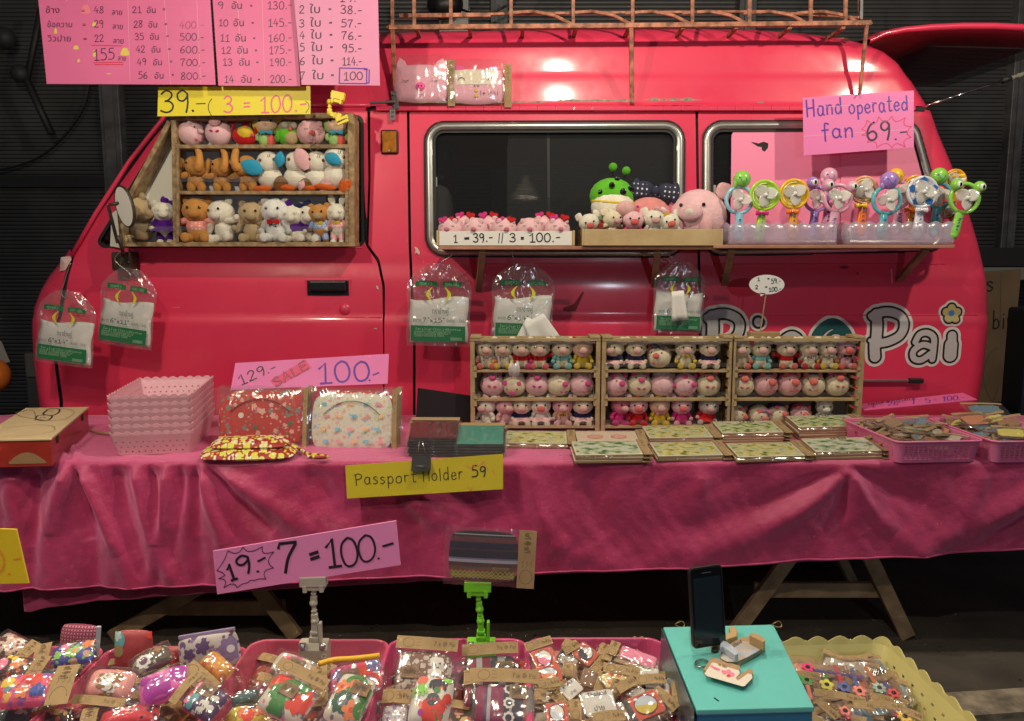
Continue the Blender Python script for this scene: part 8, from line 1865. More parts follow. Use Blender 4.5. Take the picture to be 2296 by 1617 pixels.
# purses standing at the back
def stand(px,py,w,h,rot,mat,label,z0,Y,**kw):
    p = at(px,py,Y); k = Y / F; mt = Matrix.Translation(p) @ Matrix.Rotation(R(80),4,'X') @ Matrix.Rotation(R(rot),4,'Z'); return pouch(label,mt,w * k,h * k,.022,mat,wrap=False,group='unwrapped purses standing at the back of the baskets',**kw)
t = stand(178,1440,92,86,-3,pattern('burgundy_pin_dots',(.22,.015,.06),[(.55,.3,.34),(.5,.28,.3)],150,.22,.7,wob=0.,rand=.0),'burgundy purse with tiny pink dots standing at left',.6,1.60,patch_=None,seed=20)
m = MB(); a = at(222,1404,1.598); b = at(217,1475,1.598); m.bar(a,b,.009,.006,(0,1,0)); m.build('pale_edge',M('pale_zip_tape',(.40,.45,.50),.6),t,bevel=.002)
stand(300,1462,92,104,0,PT('wine_red_cloth',(.34,.05,.06),[(.34,.05,.06),(.36,.06,.07)],20),'wine red purse with teal flower corner standing',.6,1.60,decals=[('c',-.85,.55,.020,mTe),('f',-.8,.75,.011,M('print_pale_teal',(.4,.55,.52),.6)),('c',-.72,.1,.013,M('print_olive',(.28,.22,.10),.6)),('c',.9,.8,.008,mR)],seed=21)
t = stand(470,1464,146,96,9,PT('cream_violet_cloth',(.55,.50,.46),[(.13,.08,.20),(.55,.5,.46),(.25,.18,.33)],30),'cream purse with violet flowers and lilac zip standing',.6,1.585,zipc=M('lilac_zip',(.30,.23,.38),.6),seed=22,decals=[('f',-.15,.35,.016,mVi),('f',-.6,.1,.014,mVi),('f',.2,-.3,.015,mVi),('g',.75,.1,.026,M('print_lilac',(.26,.18,.34),.6)),('c',.75,.1,.008,mW)])
stand(390,1478,60,60,4,PT('wine_red_cloth',(.34,.05,.06),[(.34,.05,.06)],20),'red orange purse edge glimpsed between two standing purses',.6,1.615,seed=24)
# darker purses filling the bottoms of the baskets
FILL = [DKB,PT('fill_plum',(.16,.03,.08),[(.4,.2,.25),(.16,.03,.08),(.3,.05,.1)],30),PT('fill_teal',(.03,.10,.12),[(.3,.4,.38),(.03,.1,.12),(.45,.35,.2)],30),PT('fill_mustard',(.36,.20,.04),[(.5,.08,.04),(.45,.4,.2),(.36,.2,.04)],30),PT('fill_rust',(.34,.06,.03),[(.55,.4,.3),(.34,.06,.03),(.1,.03,.02)],30),PT('fill_navy',(.04,.04,.12),[(.4,.38,.4),(.04,.04,.12),(.4,.1,.2)],30)]
r5 = random.Random(4)
for bi,(bn,x0_,x1_) in enumerate((('first',-1.12,-.93),('second',-.81,-.63),('third',-.52,-.31),('fourth',-.22,-.01))):
    for k5,(fx,yy) in enumerate(((.08,1.585),(.5,1.59),(.92,1.58),(.2,1.50),(.75,1.505),(.1,1.42),(.55,1.415),(.95,1.43))):
        p = Vector((x0_ + (x1_ - x0_) * fx,yy,.572 + r5.uniform(0,.012))); mt = Matrix.Translation(p) @ Matrix.Rotation(R(18 + r5.uniform(-8,10)),4,'X') @ Matrix.Rotation(R(r5.uniform(-40,40)),4,'Z')
        pouch(f'{["dark brown", "plum", "dark teal", "mustard", "rust", "navy"][(bi * 2 + k5) % 6]} purse buried at the {["back left", "back middle", "back right", "centre left", "centre right", "front left", "front middle", "front right"][k5]} of the {bn} basket',mt,.105,.07,.022,FILL[(bi * 2 + k5) % 6],cardside='top' if k5 % 3 == 0 else None,cardw=.02,group='wrapped purses in the front baskets',seed=70 + k5)
# third basket
CR = PT('cream_swirl_cloth',(.66,.62,.54),[(.66,.62,.54),(.66,.62,.54),(.25,.2,.25),(.6,.25,.3)],26,.25)
fp(zb,565,385,440,220,-20,PT('cream_lilac_cloth',(.56,.50,.42),[(.55,.12,.25),(.56,.5,.42),(.2,.15,.14),(.3,.18,.3)],34),'cream purse with pink rose below the white clip',card_='right',patch_=(.05,.1),seed=30,z=.655,decals=[('g',-.35,.25,.013,mPk),('c',-.35,.25,.007,mR)])
fp(zb,1090,470,480,280,12,PT('pink_blue_cloth',(.50,.06,.20),[(.7,.10,.14),(.16,.14,.38),(.6,.12,.3),(.68,.6,.6)],20),'raspberry and blue purse beneath the yellow zip',card_='left',patch_=(-.15,.0),seed=31,z=.655,decals=[('g',.4,.3,.017,mR),('g',.8,-.4,.014,mR),('c',.75,.6,.016,M('print_slate',(.16,.16,.36),.6))])
m = MB(); m.tube([atz(*zb(x,y),.70) for x,y in smooth_path([(770,335),(900,300),(1050,290),(1200,275),(1300,262)])],[.0055] * 17 if 0 else .0055,8); m.build('yellow_zip',M('mustard_zip',(.70,.40,.02),.6,bump=.4,bs=200),smooth=True,label='mustard yellow zip lying across the third front basket',cat='zip')
m = MB(); m.tube([atz(*zb(815 + 22 * math.cos(a),268 + 18 * math.sin(a)),.702) for a in np.linspace(0,2 * PI,14)],.0012,5); m.build('zip_ring',HOOK,label='small metal ring at the end of the yellow zip',cat='ring')
fp(zb,150,800,360,190,4,PT('yellow_orange_cloth',(.70,.52,.08),[(.72,.2,.04),(.7,.6,.1),(.7,.65,.5)],26),'yellow and orange floral purse in the bottom left of basket',z=.61,seed=32,decals=[('g',-.1,.2,.014,mO),('c',.1,-.1,.012,mR),('f',.6,.3,.012,mO),('f',.2,.8,.010,mDG)])
fp(zb,130,640,240,120,20,PT('teal_plain_cloth',(.04,.10,.11),[(.04,.1,.11)],26),'dark teal purse half hidden at the basket edge',z=.62,seed=33)
fp(zb,500,650,480,330,-25,CR,'white purse with big red poppies and green leaves',card_='top',cw=.022,patch_=(.0,.25),seed=34,z=.66,t=.038,zipc=None,decals=[('g',-.5,.45,.023,mR),('g',.52,.08,.027,mR),('g',-.02,.55,.018,mG),('f',-.15,-.25,.022,mG),('f',-.45,.02,.016,mG),('g',.35,.72,.016,mG),('f',-.1,-.75,.017,mG)])
fp(zb,1040,650,360,420,-17,CR,'tall white purse with green and orange flowers',patch_=(.45,.35),seed=35,z=.665,t=.038,decals=[('c',.1,.5,.021,mG),('c',.12,.48,.012,mO),('c',.12,.48,.006,mDG),('f',-.5,.25,.015,mO),('c',-.5,.25,.004,mR),('g',-.15,-.3,.021,mDG),('c',-.15,-.3,.009,M('print_slate2',(.16,.2,.24),.6)),('f',.45,-.5,.018,mO),('c',.45,-.5,.005,mR),('f',.1,.9,.012,mG),('c',.95,.2,.016,mG),('c',.95,-.4,.016,mG)])
fp(zb,1230,760,160,200,-10,PT('black_red_cloth',(.05,.02,.03),[(.5,.05,.1),(.05,.02,.03)],34),'black and red purse wedged at the right basket wall',z=.60,seed=36)
# fourth basket: woven purses
BRW = pattern('brown_woven_motif',(.20,.10,.07),[(.55,.50,.46),(.5,.45,.4),(.2,.1,.07)],62,.36)
t = fp(zb,1680,430,500,400,-4,BRW,'brown and white woven purse with elephant band',card_='top',cw=.026,patch_=(-.45,.0),seed=40,z=.64,t=.018,elephants=[(.38,.58,.011,mW,True,0),(.36,.05,.011,mW,True,0),(.36,-.5,.010,mW,True,0)],tilt=38)
ST1 = [(0,(.05,.05,.07)),(.10,(.40,.42,.42)),(.2,(.05,.05,.06)),(.34,(.16,.17,.16)),(.46,(.42,.42,.40)),(.56,(.04,.04,.06)),(.70,(.30,.03,.06)),(.80,(.45,.45,.48)),(.88,(.25,.02,.06))]
ST2 = [(0,(.05,.04,.07)),(.07,(.45,.42,.44)),(.10,(.05,.04,.08)),(.24,(.35,.08,.05)),(.27,(.32,.28,.28)),(.38,(.30,.02,.10)),(.46,(.40,.16,.26)),(.50,(.08,.09,.06)),(.66,(.28,.02,.09)),(.76,(.12,.05,.14)),(.80,(.45,.42,.45)),(.84,(.26,.02,.09))]
W1_ = pattern('grey_striped_weave',(0,0,0),ST1,7.0,kind='xstripe'); W2_ = pattern('wine_striped_weave',(0,0,0),ST2,6.6,kind='xstripe')
fp(zd,260,400,450,260,3,W1_,'grey and red striped woven purse at the back of basket',card_='top',cw=.024,patch_=(.55,.1),seed=41,z=.635,t=.016,tilt=38)
fp(zd,90,620,130,170,0,W1_,'striped woven purse mostly hidden under the others',card_='top',seed=42,z=.615,t=.014)
m = None
fp(zd,370,690,560,340,-2,W2_,'wine red striped woven purse with white diamonds, front',card_='top',cw=.026,patch_=(.48,.55),seed=43,z=.64,t=.018,tilt=38,decals=[('g',.18,.72,.011,mW),('c',.18,.72,.006,mBk),('g',.18,.0,.011,mW),('c',.18,0,.006,mBk),('g',.18,-.7,.011,mW),('c',.18,-.7,.006,mBk)])
fp(zb,1430,790,220,180,0,PT('lilac_print_cloth',(.58,.54,.55),[(.3,.22,.38),(.58,.54,.55)],60),'white and lilac printed purse under a pig stamped tab',card_='top',cw=.026,seed=44,z=.63,t=.014)
fp(zb,1750,670,370,420,-8,PT('plain_white_cloth',(.70,.67,.60),[(.7,.67,.6)],20),'puffy white purse with red and black elephants',seed=45,z=.675,t=.040,elephants=[(.15,.62,.013,mBk,True,R(10)),(.1,-.25,.018,mR,True,R(30)),(-.55,.3,.012,mLG,False,R(20)),(.8,.05,.010,mR,False,R(70))],decals=[('c',.35,.62,.013,mR),('c',-.6,.7,.010,M('print_coral',(.72,.18,.12),.6)),('c',.65,.85,.008,mLG),('c',-.3,-.6,.006,mPu),('c',.5,-.6,.010,mG),('c',.25,.3,.006,mG),('c',.15,-.1,.012,M('print_ink',(.05,.08,.10),.6)),('g',.1,-.75,.013,mR)])
fp(zd,545,420,90,220,0,PT('red_edge_cloth',(.45,.02,.02),[(.45,.02,.02)],20),'shiny red purse edge at the right wall of basket',seed=46,z=.62,t=.02)
# the woven purse shown in the green clip
p = at(*z8(735,480),1.595); k = 1.595 / F; mt = Matrix.Translation(p) @ Matrix.Rotation(R(88),4,'X') @ Matrix.Rotation(R(-3),4,'Z')
ST3 = [(0,(0.085,0.060,0.051)),(.08,(0.272,0.221,0.085)),(.20,(0.340,0.068,0.051)),(.24,(0.170,0.102,0.085)),(.30,(0.102,0.051,0.051)),(.38,(0.476,0.476,0.578)),(.44,(0.204,0.204,0.306)),(.47,(0.025,0.025,0.051)),(.62,(0.085,0.034,0.051)),(.65,(0.025,0.025,0.060)),(.78,(0.170,0.051,0.060)),(.88,(0.034,0.034,0.051)),(.92,(0.425,0.408,0.425)),(.94,(0.020,0.020,0.027))]
H0 = 330 * .36978 * k; W3_ = pattern('navy_woven_bands',(0,0,0),ST3,1 / H0,kind='ystripe')
# shift pattern so bands start at the lower edge
nt = W3_.node_tree; sx = [n for n in nt.nodes if n.type == 'SEPXYZ'][0]; tcn = [n for n in nt.nodes if n.type == 'TEX_COORD'][0]; va = nt.nodes.new('ShaderNodeVectorMath'); va.operation = 'ADD'; va.inputs[1].default_value = (0,H0 / 2,0); nt.links.new(tcn.outputs['Object'],va.inputs[0]); nt.links.new(va.outputs[0],sx.inputs[0])
t = pouch('navy woven purse in clear bag held up by green clip',mt,436 * .36978 * k,H0,.006,W3_,cardside='right',cardw=.036,group=GP,seed=60,patch_=(.52,-.62))
m = MB()
for q,(yy,n,a_,wd) in enumerate(((-.62,7,.085,.0014),(-.74,7,.06,.0012))):
    for sg in (1,-1): ribbon(m,[mt @ Vector(((i / (2 * n) - .5) * 436 * .36978 * k * .9,H0 * (yy / 2 + a_ * (1 if i % 2 else -1) * sg * .6),.0075)) for i in range(2 * n + 1)],wd,mt.to_3x3() @ Vector((0,0,1)))
m.build('zigzag_weave',M('olive_thread',(.42,.40,.10),.7),t,kind='stuff')
# ---- fifth basket: wooden magnets
RDM = M('magnet_face_red',(.55,.07,.035),.45); WHM = M('magnet_face_white',(.62,.60,.56),.45); BKM = M('magnet_face_black',(.03,.03,.03),.45); CRMM = M('magnet_face_cream',(.68,.52,.26),.5); SKY = M('oval_sky',(.50,.55,.62),.5); FLD = M('oval_field',(.55,.42,.06),.5)
def bigmagnet(label,X,Y,w,h,rot,face_,z=.625,tilt=30,oval=None,side=None,cardp='top',text=None,dots=None,shape='round'):
    px,py = zd(X,Y); p = atz(px,py,z); k = p.y / F * 1.02 * .25723; el = math.sin(R(30 + tilt)); w *= k; h = h * k / el
    mt = Matrix.Translation(p) @ Matrix.Rotation(R(tilt),4,'X') @ Matrix.Rotation(R(rot),4,'Z'); t = thing('wooden_magnet',label,'magnet',mtx=mt,group='wrapped wooden magnets in the front basket')
    rc = min(w,h) * .16; pts = []
    for cx,cy,a0 in ((w / 2 - rc,h / 2 - rc,0),(-w / 2 + rc,h / 2 - rc,PI / 2),(-w / 2 + rc,-h / 2 + rc,PI),(w / 2 - rc,-h / 2 + rc,1.5 * PI)): pts += [(cx + rc * math.cos(a0 + i * PI / 8),cy + rc * math.sin(a0 + i * PI / 8)) for i in range(5)]
    m = MB(); m.prism(pts,0,.006,mt); m.build('magnet_board',BRD,t); m = MB(); m.prism([(x * .96,y * .96) for x,y in pts],.0062,.0068,mt); f = m.build('magnet_face',face_,t)
    if side: m = MB(); m.box((-w * .48,-h * .48,.0071),(-w * .33,h * .48,.0075),mt); m.build('side_band',side,f)
    cx = w * .06 if side else 0
    if oval:
        m = MB(); m.prism([(cx + x * w * .30,y * h * .38) for x,y in circ_pts(1,24)],.0071,.0078,mt); o = m.build('oval_picture',oval[0],f)
        m = MB(); m.prism([(cx + x * w * .30,y * h * .38) for x,y in circ_pts(1,24) if y < .15 - x * .3] ,.0079,.0083,mt); m.build('oval_foreground',oval[1],f) if len(oval) > 1 else None
        m = MB(); ribbon(m,[mt @ Vector((cx + x * w * .31,y * h * .39,.0078)) for x,y in circ_pts(1,24) + [(1,0)]],.0012,mt.to_3x3() @ Vector((0,0,1))); m.build('oval_outline',INK,f,kind='stuff')
    if dots:
        m = MB(); r_ = random.Random(X)
        for i in range(9): a,b = r_.uniform(-.38,.38),r_.uniform(-.38,.38); m.prism([(a * w + x,b * h + y) for x,y in circ_pts(.003,10)],.0071,.0076,mt)
        m.build('printed_dots',dots,f,kind='stuff')
    if text:
        m = MB(); printtext(m,text,-w * .3,-h * .28,w * .3,-h * .28,h * .13,lambda X_,Y_: mt @ Vector((X_,-Y_,.0072)),mt.to_3x3() @ Vector((0,0,1)),.0006); printtext(m,'ปาย',-w * .2,h * .3,w * .12,h * .3,h * .14,lambda X_,Y_: mt @ Vector((X_,-Y_,.0072)),mt.to_3x3() @ Vector((0,0,1)),.0006); m.build('printed_words',INK if face_ is not BKM else mW,f,kind='stuff')
    cw = .020
    if cardp: b = {'top': (-w * .6,h * .56,w * .6,h * .56 + cw),'bottom': (-w * .6,-h * .56 - cw,w * .6,-h * .56),'right': (w * .56,-h * .6,w * .56 + cw,h * .6),'left': (-w * .56 - cw,-h * .6,-w * .56,h * .6)}[cardp]; card(t,*b,.006,mt,bend=.002,seed=int(X))
    m = MB(); m.grid(lambda u,v: mt @ Vector(((u - .5) * w * 1.22,(v - .5) * h * 1.22,.010 + .003 * mnoise.noise(Vector((u * 4 + X,v * 4,2))) - .008 * max(abs(2 * u - 1),abs(2 * v - 1)) ** 5)),13,13); m.build('plastic_wrapper',SMF if 0 else CLEAR,t,smooth=True)
    return t
# filling beneath
r3 = random.Random(9)
for i in range(46):
    px,py = zd(r3.uniform(640,1800),r3.uniform(230,900)); zz = .585 + .022 * (i / 46); q = atz(px,py,zz)
    if q.x > .295 or q.x < .06: continue
    fcm = r3.choice([MGC[2],MGC[0],MGC[7],RDM,WHM])
    wrappedmagnet(f'small wrapped {CN[fcm.name]} magnet buried {["deep", "halfway", "near the top"][min(2, i * 3 // 46)]} at {zone((q.x - .18) / .12, (q.y - 1.5) / .1)} of fifth basket',q,r3.uniform(-1.4,1.4),r3.uniform(0,.6),r3.uniform(-.3,.3),fcm,'small wrapped magnets buried in the fifth front basket',.062,.042,i % 4)
bigmagnet('red magnet with pig oval at the back left of basket',725,300,215,170,18,RDM,oval=(mW,mPk),z=.640)
bigmagnet('red magnet with sunset oval below the pig one',765,440,240,150,14,RDM,oval=(SKY,mO),z=.638,cardp='bottom')
bigmagnet('white Thailand magnet tilted among black bands',930,300,190,130,-32,WHM,side=BKM,text='Thailand',z=.632,cardp='top')
bigmagnet('red magnet with white oval leaning right at the back',1085,262,200,150,-42,RDM,oval=(mW,mBk),z=.640,cardp='right')
for i,(X,Y) in enumerate(((1450,300),(1500,330),(1540,292))): bigmagnet(['left','middle','right'][i] + ' of three magnets stacked on edge at the back',X,Y,330,110,-24,[MGC[1],MGC[0],mPk][i],z=.632 + .006 * i,tilt=8 + 10 * i,cardp='left')
bigmagnet('white rounded magnet left of centre in the basket',960,570,190,130,40,WHM,text='PAI',z=.636,cardp='left')
bigmagnet('cream polka dot shaped magnet in the middle',1330,470,230,120,25,CRMM,dots=mO,z=.640,cardp='bottom')
bigmagnet('white magnet at the right wall below the stacked ones',1630,425,190,90,-8,WHM,text='PAI',z=.634,cardp='bottom')
bigmagnet('brown and white Thailand card magnet in the front',1200,690,300,210,10,WHM,text='Thailand',z=.640,cardp='bottom')
m = bigmagnet('white Thailand magnet partly beneath the red oval one',1690,590,260,170,-6,WHM,side=BKM,text='Thailand',z=.628,cardp='right')
bigmagnet('large red magnet with yellow field oval, front right',1590,715,350,200,22,RDM,oval=(SKY,FLD),side=BKM,z=.648,cardp=None)
bigmagnet('orange and white magnet at the lower left',835,780,210,180,4,RDM,oval=(mW,SKY),z=.632,cardp='right')
bigmagnet('small magnet with kraft tab in the left centre',950,400,120,150,-4,MGC[0],z=.640,cardp=None)
bigmagnet('white magnet under glossy film, far left front',790,640,180,90,-4,WHM,z=.620,cardp='top')
bigmagnet('brown magnet right of the small tab',1110,470,130,150,-20,MGC[1],z=.632,cardp='right')
bigmagnet('white triangular looking magnet above the red oval one',1500,590,200,100,-20,WHM,z=.636,cardp='left',text='PAI')
for i,(X,Y,L_,ro) in enumerate(((930,390,120,84),(760,510,220,12),(960,195,160,32),(1400,395,330,-12),(1655,475,260,2),(1780,640,260,-50),(1290,800,300,8),(1000,740,180,86),(690,610,110,-4),(1440,520,200,30))):
    p = atz(*zd(X,Y),.652); k = p.y / F * .25723 * 1.02; mt = Matrix.Translation(p) @ Matrix.Rotation(R(28),4,'X') @ Matrix.Rotation(R(ro),4,'Z'); t = thing('kraft_tab',['upright short','left front','back left','long wavy centre','long thin right','steep right','bottom centre','upright lower','tiny left','rising middle'][i] + ' kraft paper tab lying on the wrapped magnets','paper tab',mtx=mt,group='kraft paper tabs of buried magnets')
    card(t,-L_ * k / 2,-.010,L_ * k / 2,.010,.001,mt,name='kraft_strip',bend=.004,seed=i)
# ---- turquoise box with phone and wooden phone stands
TQ = M('turquoise_paint',(.12,.50,.47),.5,var=.07,vs=8); TQB = M('blue_front_paint',(.02,.16,.32),.45); FOIL = M('silver_foil_side',(.20,.32,.38),.25,metal=.7,bump=.4,bs=12,var=.4,vs=8)
zb_ = .682; A = atz(1487,1406,zb_); B = atz(1734,1400,zb_); C = atz(1826,1585,zb_); Dd = atz(1562,1592,zb_)
bx = thing('turquoise_box','turquoise topped box carrying a phone beside the yellow basket','box',tuple((A + B + C + Dd) / 4 - Vector((0,0,zb_ - ZF))))
def prismb(pts,z0,z1_,nm,mat,bev=.002):
    m = MB(); n = len(pts); m.add([Vector((p.x,p.y,z0)) for p in pts] + [Vector((p.x,p.y,z1_)) for p in pts],[tuple(range(n))[::-1],tuple(range(n,2 * n))] + [(i,(i + 1) % n,n + (i + 1) % n,n + i) for i in range(n)]); return m.build(nm,mat,bx,bevel=bev)
ins = lambda p,c,k: c + (p - c) * k; cc = (A + B + C + Dd) / 4
prismb([Dd,C,B,A],zb_ - .010,zb_,'lid',TQ); prismb([ins(q,cc,.985) for q in (Dd,C,B,A)],ZF + .001,zb_ - .0102,'box_body',TQB)
lft = [ins(A,cc,.992),ins(Dd,cc,.992)]; m = MB(); off = Vector((-.004,0,0)); m.add([lft[0] + off + Vector((0,0,-.003)),lft[1] + off + Vector((0,0,-.003)),lft[1] + off + Vector((-.004,0,-.155)),lft[0] + off + Vector((-.004,0,-.155))],[(0,1,2,3)]); m.build('foil_side',FOIL,bx,solid=.001)
for px in (1524,1757 - 15):
    p = atz(px,1400,zb_ + .003); m = MB(); m.tube([p + Vector((.010 * math.cos(a),.004 * math.sin(2 * a),.006 * math.sin(a))) for a in np.linspace(0,2 * PI,16)],.0012,5); m.build('brass_hook',M('dull_brass',(.35,.24,.10),.35,metal=.8),bx,smooth=True)
m = MB(); m.bar(atz(*z9(350,1385),zb_ + .0006),atz(*z9(378,1405),zb_ + .0006),.0025,.001); m.build('dark_scratch',INK,bx)
zt_ = zb_ + .001
# phone
pb = atz(1592,1452,zt_ + .012); ph = thing('phone','black smartphone standing upright in a wooden holder','phone',tuple(pb)); k = pb.y / F
pm = Matrix.Translation(pb + Vector((0,0,.002))) @ Matrix.Rotation(R(-7),4,'X') @ Matrix.Rotation(R(-3.2),4,'Y') @ Matrix.Rotation(R(16),4,'Z')
pw,phh = .072,.158
def rr2(w,h,r): 
    pts = []
    for cx,cy,a0 in ((w / 2 - r,h - r,0),(-w / 2 + r,h - r,PI / 2),(-w / 2 + r,r,PI),(w / 2 - r,r,1.5 * PI)): pts += [(cx + r * math.cos(a0 + i * PI / 8),cy + r * math.sin(a0 + i * PI / 8)) for i in range(5)]
    return pts
PX = pm @ Matrix.Rotation(PI / 2,4,'X')
m = MB(); m.prism(rr2(pw,phh,.008),-.009,.0,PX); m.build('phone_case',M('black_phone_plastic',(.01,.011,.012),.35,coat=.2),ph,bevel=.0015)
m = MB(); m.prism([(x * .92,.004 + y * .955) for x,y in rr2(pw,phh,.006)],.0003,.0012,PX); sc_ = m.build('glass_front',M('phone_glass_black',(.004,.005,.007),.06,coat=.6),ph)
m = MB(); m.box((-.030,.018,.0014),(.030,.138,.0017),PX); m.build('dark_screen',M('unlit_screen',(.010,.016,.024),.12),sc_)
m = MB(); m.box((-.010,.146,.0014),(.010,.1475,.0019),PX); m.build('earpiece',M('earpiece_grey',(.08,.08,.08),.4),sc_)
HW = M('holder_plywood',(.46,.30,.14),.6,bump=.2); 
def slab(T,pts,z0,h,mat,nm,par,fn=None):
    q = [atz(*z9(*p),zt_ + z0) for p in pts]; n = len(q); m = MB(); vs = [Vector((p.x,p.y,zt_ + z0)) for p in q] + [Vector((p.x,p.y,zt_ + z0 + h)) for p in q]
    fs = [(i,(i + 1) % n,n + (i + 1) % n,n + i) for i in range(n)]
    for t in tessellate_polygon([[Vector((p.x,p.y,0)) for p in q]]): fs.append((t[2],t[1],t[0])); fs.append((n + t[0],n + t[1],n + t[2]))
    m.add(vs,fs); return m.build(nm,mat,par,bevel=.0012)
hs = thing('phone_holder','plywood phone holder under the upright black phone','phone holder',tuple(pb + Vector((0,0,-.012))))
slab(None,[(325,1075),(340,1045),(400,1030),(450,1010),(440,975),(470,970),(494,995),(490,1035),(440,1050),(370,1085),(335,1090)],0,.013,HW,'right_arm',hs)
slab(None,[(203,1025),(205,1000),(222,998),(225,1045),(215,1058)],0,.018,HW,'left_arm',hs)
slab(None,[(330,1100),(335,1085),(375,1085),(378,1100),(350,1108)],0,.006,DARKST,'rubber_foot',hs)
t2 = thing('phone_holder','wooden phone holder printed with Thailand beach scene','phone holder',tuple(atz(*z9(520,1160),zt_)))
slab(None,[(385,1168),(392,1110),(440,1085),(520,1040),(575,1030),(600,1030),(650,1050),(668,1085),(640,1110),(540,1170),(500,1192),(440,1190)],0,.012,BRD,'base_plate',t2)
b_ = slab(None,[(392,1140),(410,1085),(510,1032),(590,1040),(640,1085),(560,1130),(490,1160),(430,1160)],.0122,.0008,M('beach_print',(.30,.42,.58),.45,col2=(.55,.42,.28),vs=55),'beach_picture',t2)
m = MB(); printtext(m,'Thailand',*z9(445,1085),*z9(525,1040),7,lambda x,y: atz(x,y,zt_ + .0132),Vector((0,0,1)),.0006); m.build('printed_word',INK,b_,kind='stuff')
slab(None,[(385,1120),(388,1085),(405,1066),(430,1075),(495,1125),(500,1150),(480,1160),(400,1100)],.013,.014,M('pale_blue_lip',(.40,.46,.55),.5),'left_lip',t2); slab(None,[(570,1045),(575,1030),(600,1028),(660,1060),(668,1080),(655,1088)],.013,.018,HW,'right_lip',t2)
t3 = thing('key_ring_holder','white faced wooden key ring with pig print and hook shape','key ring',tuple(atz(*z9(430,1260),zt_)))
sh = [(282,1235),(330,1163),(345,1160),(510,1215),(512,1235),(485,1262),(500,1280),(540,1250),(565,1232),(590,1240),(594,1262),(545,1315),(530,1318),(300,1250)]
slab(None,sh,0,.010,BRD,'wooden_plate',t3); cx = sum(p[0] for p in sh) / len(sh); cy = sum(p[1] for p in sh) / len(sh)
f = slab(None,[(cx + (x - cx) * .97,cy + (y - cy) * .95) for x,y in sh],.0102,.0006,M('white_print_face',(.70,.64,.55),.45),'white_face',t3)
tp = lambda x,y: atz(x,y,zt_ + .0109)
for tx,a,b,c_,d_,ink in (('Happy New',325,1192,405,1225,HOTF),('Year 2019',375,1180,425,1200,mBr)):
    m = MB(); write(m,tx.replace('w','n').replace('N','H').replace('Y','P') if 0 else ''.join(c for c in tx if c in G),*z9(a,b),*z9(c_,d_),5,.0011,tp,Vector((0,0,1))); m.build('printed_greeting',ink,f,kind='stuff')
for (x,y,r_) in ((415,1225,13),(440,1218,12),(460,1238,14),(440,1245,10)):
    m = MB(); m.add([atz(*z9(x + r_ * 1.3 * math.cos(a),y + r_ * math.sin(a)),zt_ + .0112 + .0001 * (x % 3)) for a in np.linspace(0,2 * PI,13)[:-1]],[tuple(range(12))]); m.build('printed_pig',mPk if r_ > 11 else mR,f)
m = MB(); m.tube([atz(*z9(272 + 42 * math.cos(a),1168 + 24 * math.sin(a)),zt_ + .003) for a in np.linspace(0,2 * PI,24)],.0016,6); m.tube([atz(*z9(272 + 42 * math.cos(a),1170 + 24 * math.sin(a)),zt_ + .006) for a in np.linspace(0,2 * PI,24)],.0016,6); m.build('split_ring',M('steel_ring',(.35,.38,.36),.25,metal=.9),t3,smooth=True)
# ---- yellow scalloped basket at right
YB = M('cream_yellow_plastic',(.62,.56,.22),.45,var=.08,vs=5)
a = atz(1740,1446,.59); b = atz(2000,1440,.59); wY = .40; dY = .50
tray('scalloped_basket','cream yellow scalloped basket of hair clips at the right',Fr((b.x - wY / 2 + .005,b.y - dY / 2 + .005,.50),R(3)),wY,dY,.088,YB,group=None,taper=.88,rc=.030,rows=3,colsn=9,scallop=.013,nsc=34,holes='dot',slot=(.5,.30))
r4 = random.Random(21); cy_ = Vector((b.x - wY / 2,b.y - dY / 2,.50))
for i in range(60):
    px,py = 1815 + r4.uniform(-50,190) + i * .4,r4.uniform(1496,1640); q = atz(px,py,.535 + .0004 * i)
    if q.x > b.x - .045: continue
    fcm = r4.choice([MGC[0],MGC[2],MGC[7],MGC[3],MGC[4]])
    wrappedmagnet(f'small wrapped {CN[fcm.name]} trinket {["deep", "halfway", "near the top"][min(2, i * 3 // 60)]} at {zone((q.x - .72) / .12, (q.y - 1.55) / .12)} of yellow basket',q,r4.uniform(-.8,.8),r4.uniform(0,.5),r4.uniform(-.25,.25),fcm,'small wrapped trinkets in the yellow basket',.055,.036,i % 4)
def clipitem(label,x0,y0,x1,y1,col,fcol,petals=6,fr_=.013):
    a = atz(*z9(x0,y0),.578); b = atz(*z9(x1,y1),.575); t = thing('hair_clip',label,'hair clip',tuple(a),group='wrapped flower hair clips in the yellow basket')
    m = MB(); m.bar(a,b,.008,.003); m.build('clip_bar',col,t,bevel=.001); m = MB(); pts = flower_pts(fr_,petals,.3); m.prism(pts,0,.004,Fr(a + Vector((0,0,.002)),0,R(20))); f = m.build('flower',fcol,t,bevel=.001)
    m = MB(); m.lathe([(0,.007),(.004,.006),(.005,.004)],10,Fr(a + Vector((0,0,.002)),0,R(20))); m.build('flower_button',INK,f,smooth=True)
    L = (b - a); c = (a + b) / 2; mt = Fr(c + Vector((0,0,.008)),math.atan2(L.y,L.x),R(6)); wl = L.length * 1.15 + .02; m = MB(); m.grid(lambda u,v: mt @ Vector(((u - .5) * wl,(v - .5) * .044,.002 * mnoise.noise(Vector((u * 7,v * 5,x0))))),14,6); m.build('plastic_wrapper',CLEAR,t,smooth=True)
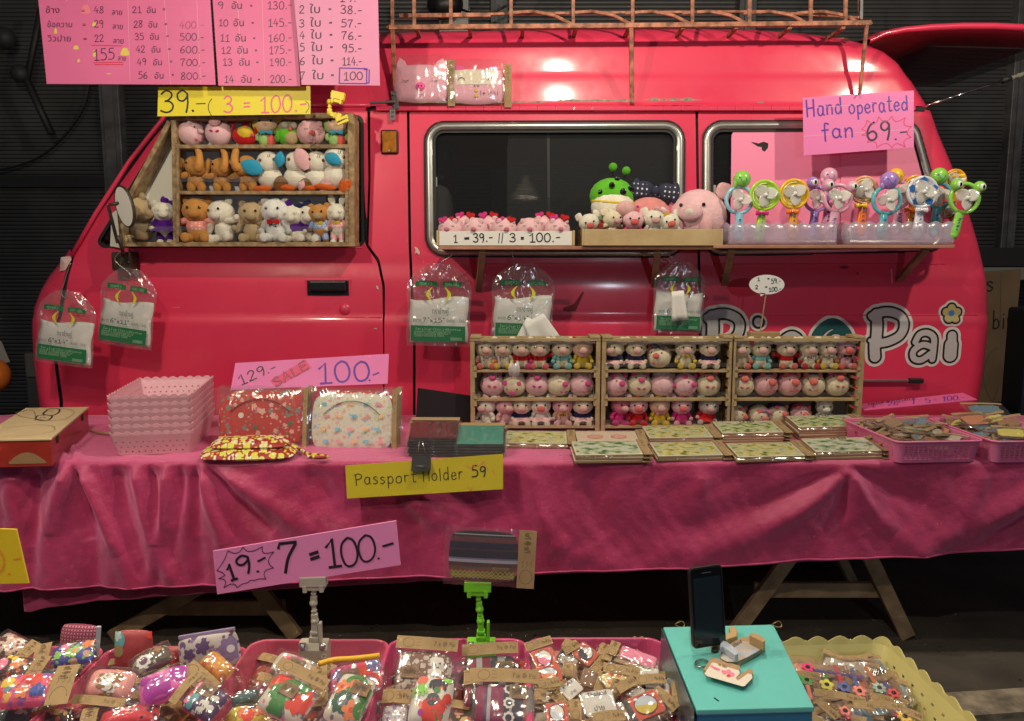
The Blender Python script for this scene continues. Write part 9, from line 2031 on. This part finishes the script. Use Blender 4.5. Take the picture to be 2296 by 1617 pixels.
BL_ = M('clip_blue',(.03,.07,.35),.3); RD_ = M('clip_red',(.75,.05,.08),.35); OR_ = M('clip_orange',(.70,.22,.06),.4); PKF = M('flower_hot_pink',(.82,.03,.20),.5); YLF = M('flower_yellow',(.62,.60,.06),.5); BLF = M('flower_blue',(.06,.12,.38),.5); CORF = M('flower_coral',(.80,.22,.16),.5); GRF = M('flower_green',(.06,.30,.05),.5)
clipitem('hot pink flower hair clip on a long blue bar',935,1205,1290,1260,BL_,PKF); clipitem('yellow flower hair clip in the row of three',1055,1315,1050,1210,GRF,YLF,5,.015); clipitem('blue flower hair clip with a coral bar',1165,1330,1110,1185,RD_,BLF,6,.014); clipitem('coral flower hair clip in the row of three',1260,1355,1215,1200,BLF,CORF,6,.014)
clipitem('orange bar hair clip leaning to the right',1385,1335,1300,1190,OR_,M('flower_mint',(.35,.50,.40),.5),8,.014); clipitem('green leaf hair clip at the left edge',930,1285,960,1400,CORF,GRF,5,.015); clipitem('small red flower hair clip at the far right',1475,1368,1420,1290,BL_,M('flower_scarlet',(.70,.04,.06),.5),6,.012); clipitem('red ribbon hair clip in the bottom row',1170,1480,1200,1520,RD_,CORF,5,.012); clipitem('yellow pom hair clip in the bottom right',1545,1515,1480,1480,RD_,M('flower_gold',(.78,.50,.06),.5),8,.014)
for i,(X,Y,L_,ro) in enumerate(((940,1250,150,-12),(1140,1380,330,-12),(1405,1395,150,-12),(1440,1440,240,-6),(1060,1460,170,-60),(1590,1490,130,-35),(1290,1440,140,-12))):
    p = atz(*z9(X,Y),.584); k = p.y / F * .35691; mt = Matrix.Translation(p) @ Matrix.Rotation(R(20),4,'X') @ Matrix.Rotation(R(ro),4,'Z'); t = thing('kraft_tab',['upper left','long central','upper right','right lower','steep lower left','far right','middle'][i] + ' kraft tab on the hair clips in the yellow basket','paper tab',mtx=mt,group='kraft paper tabs in the yellow basket')
    card(t,-L_ * k / 2,-.009,L_ * k / 2,.009,.001,mt,name='kraft_strip',bend=.003,seed=i + 30)
bpy.context.view_layer.update()
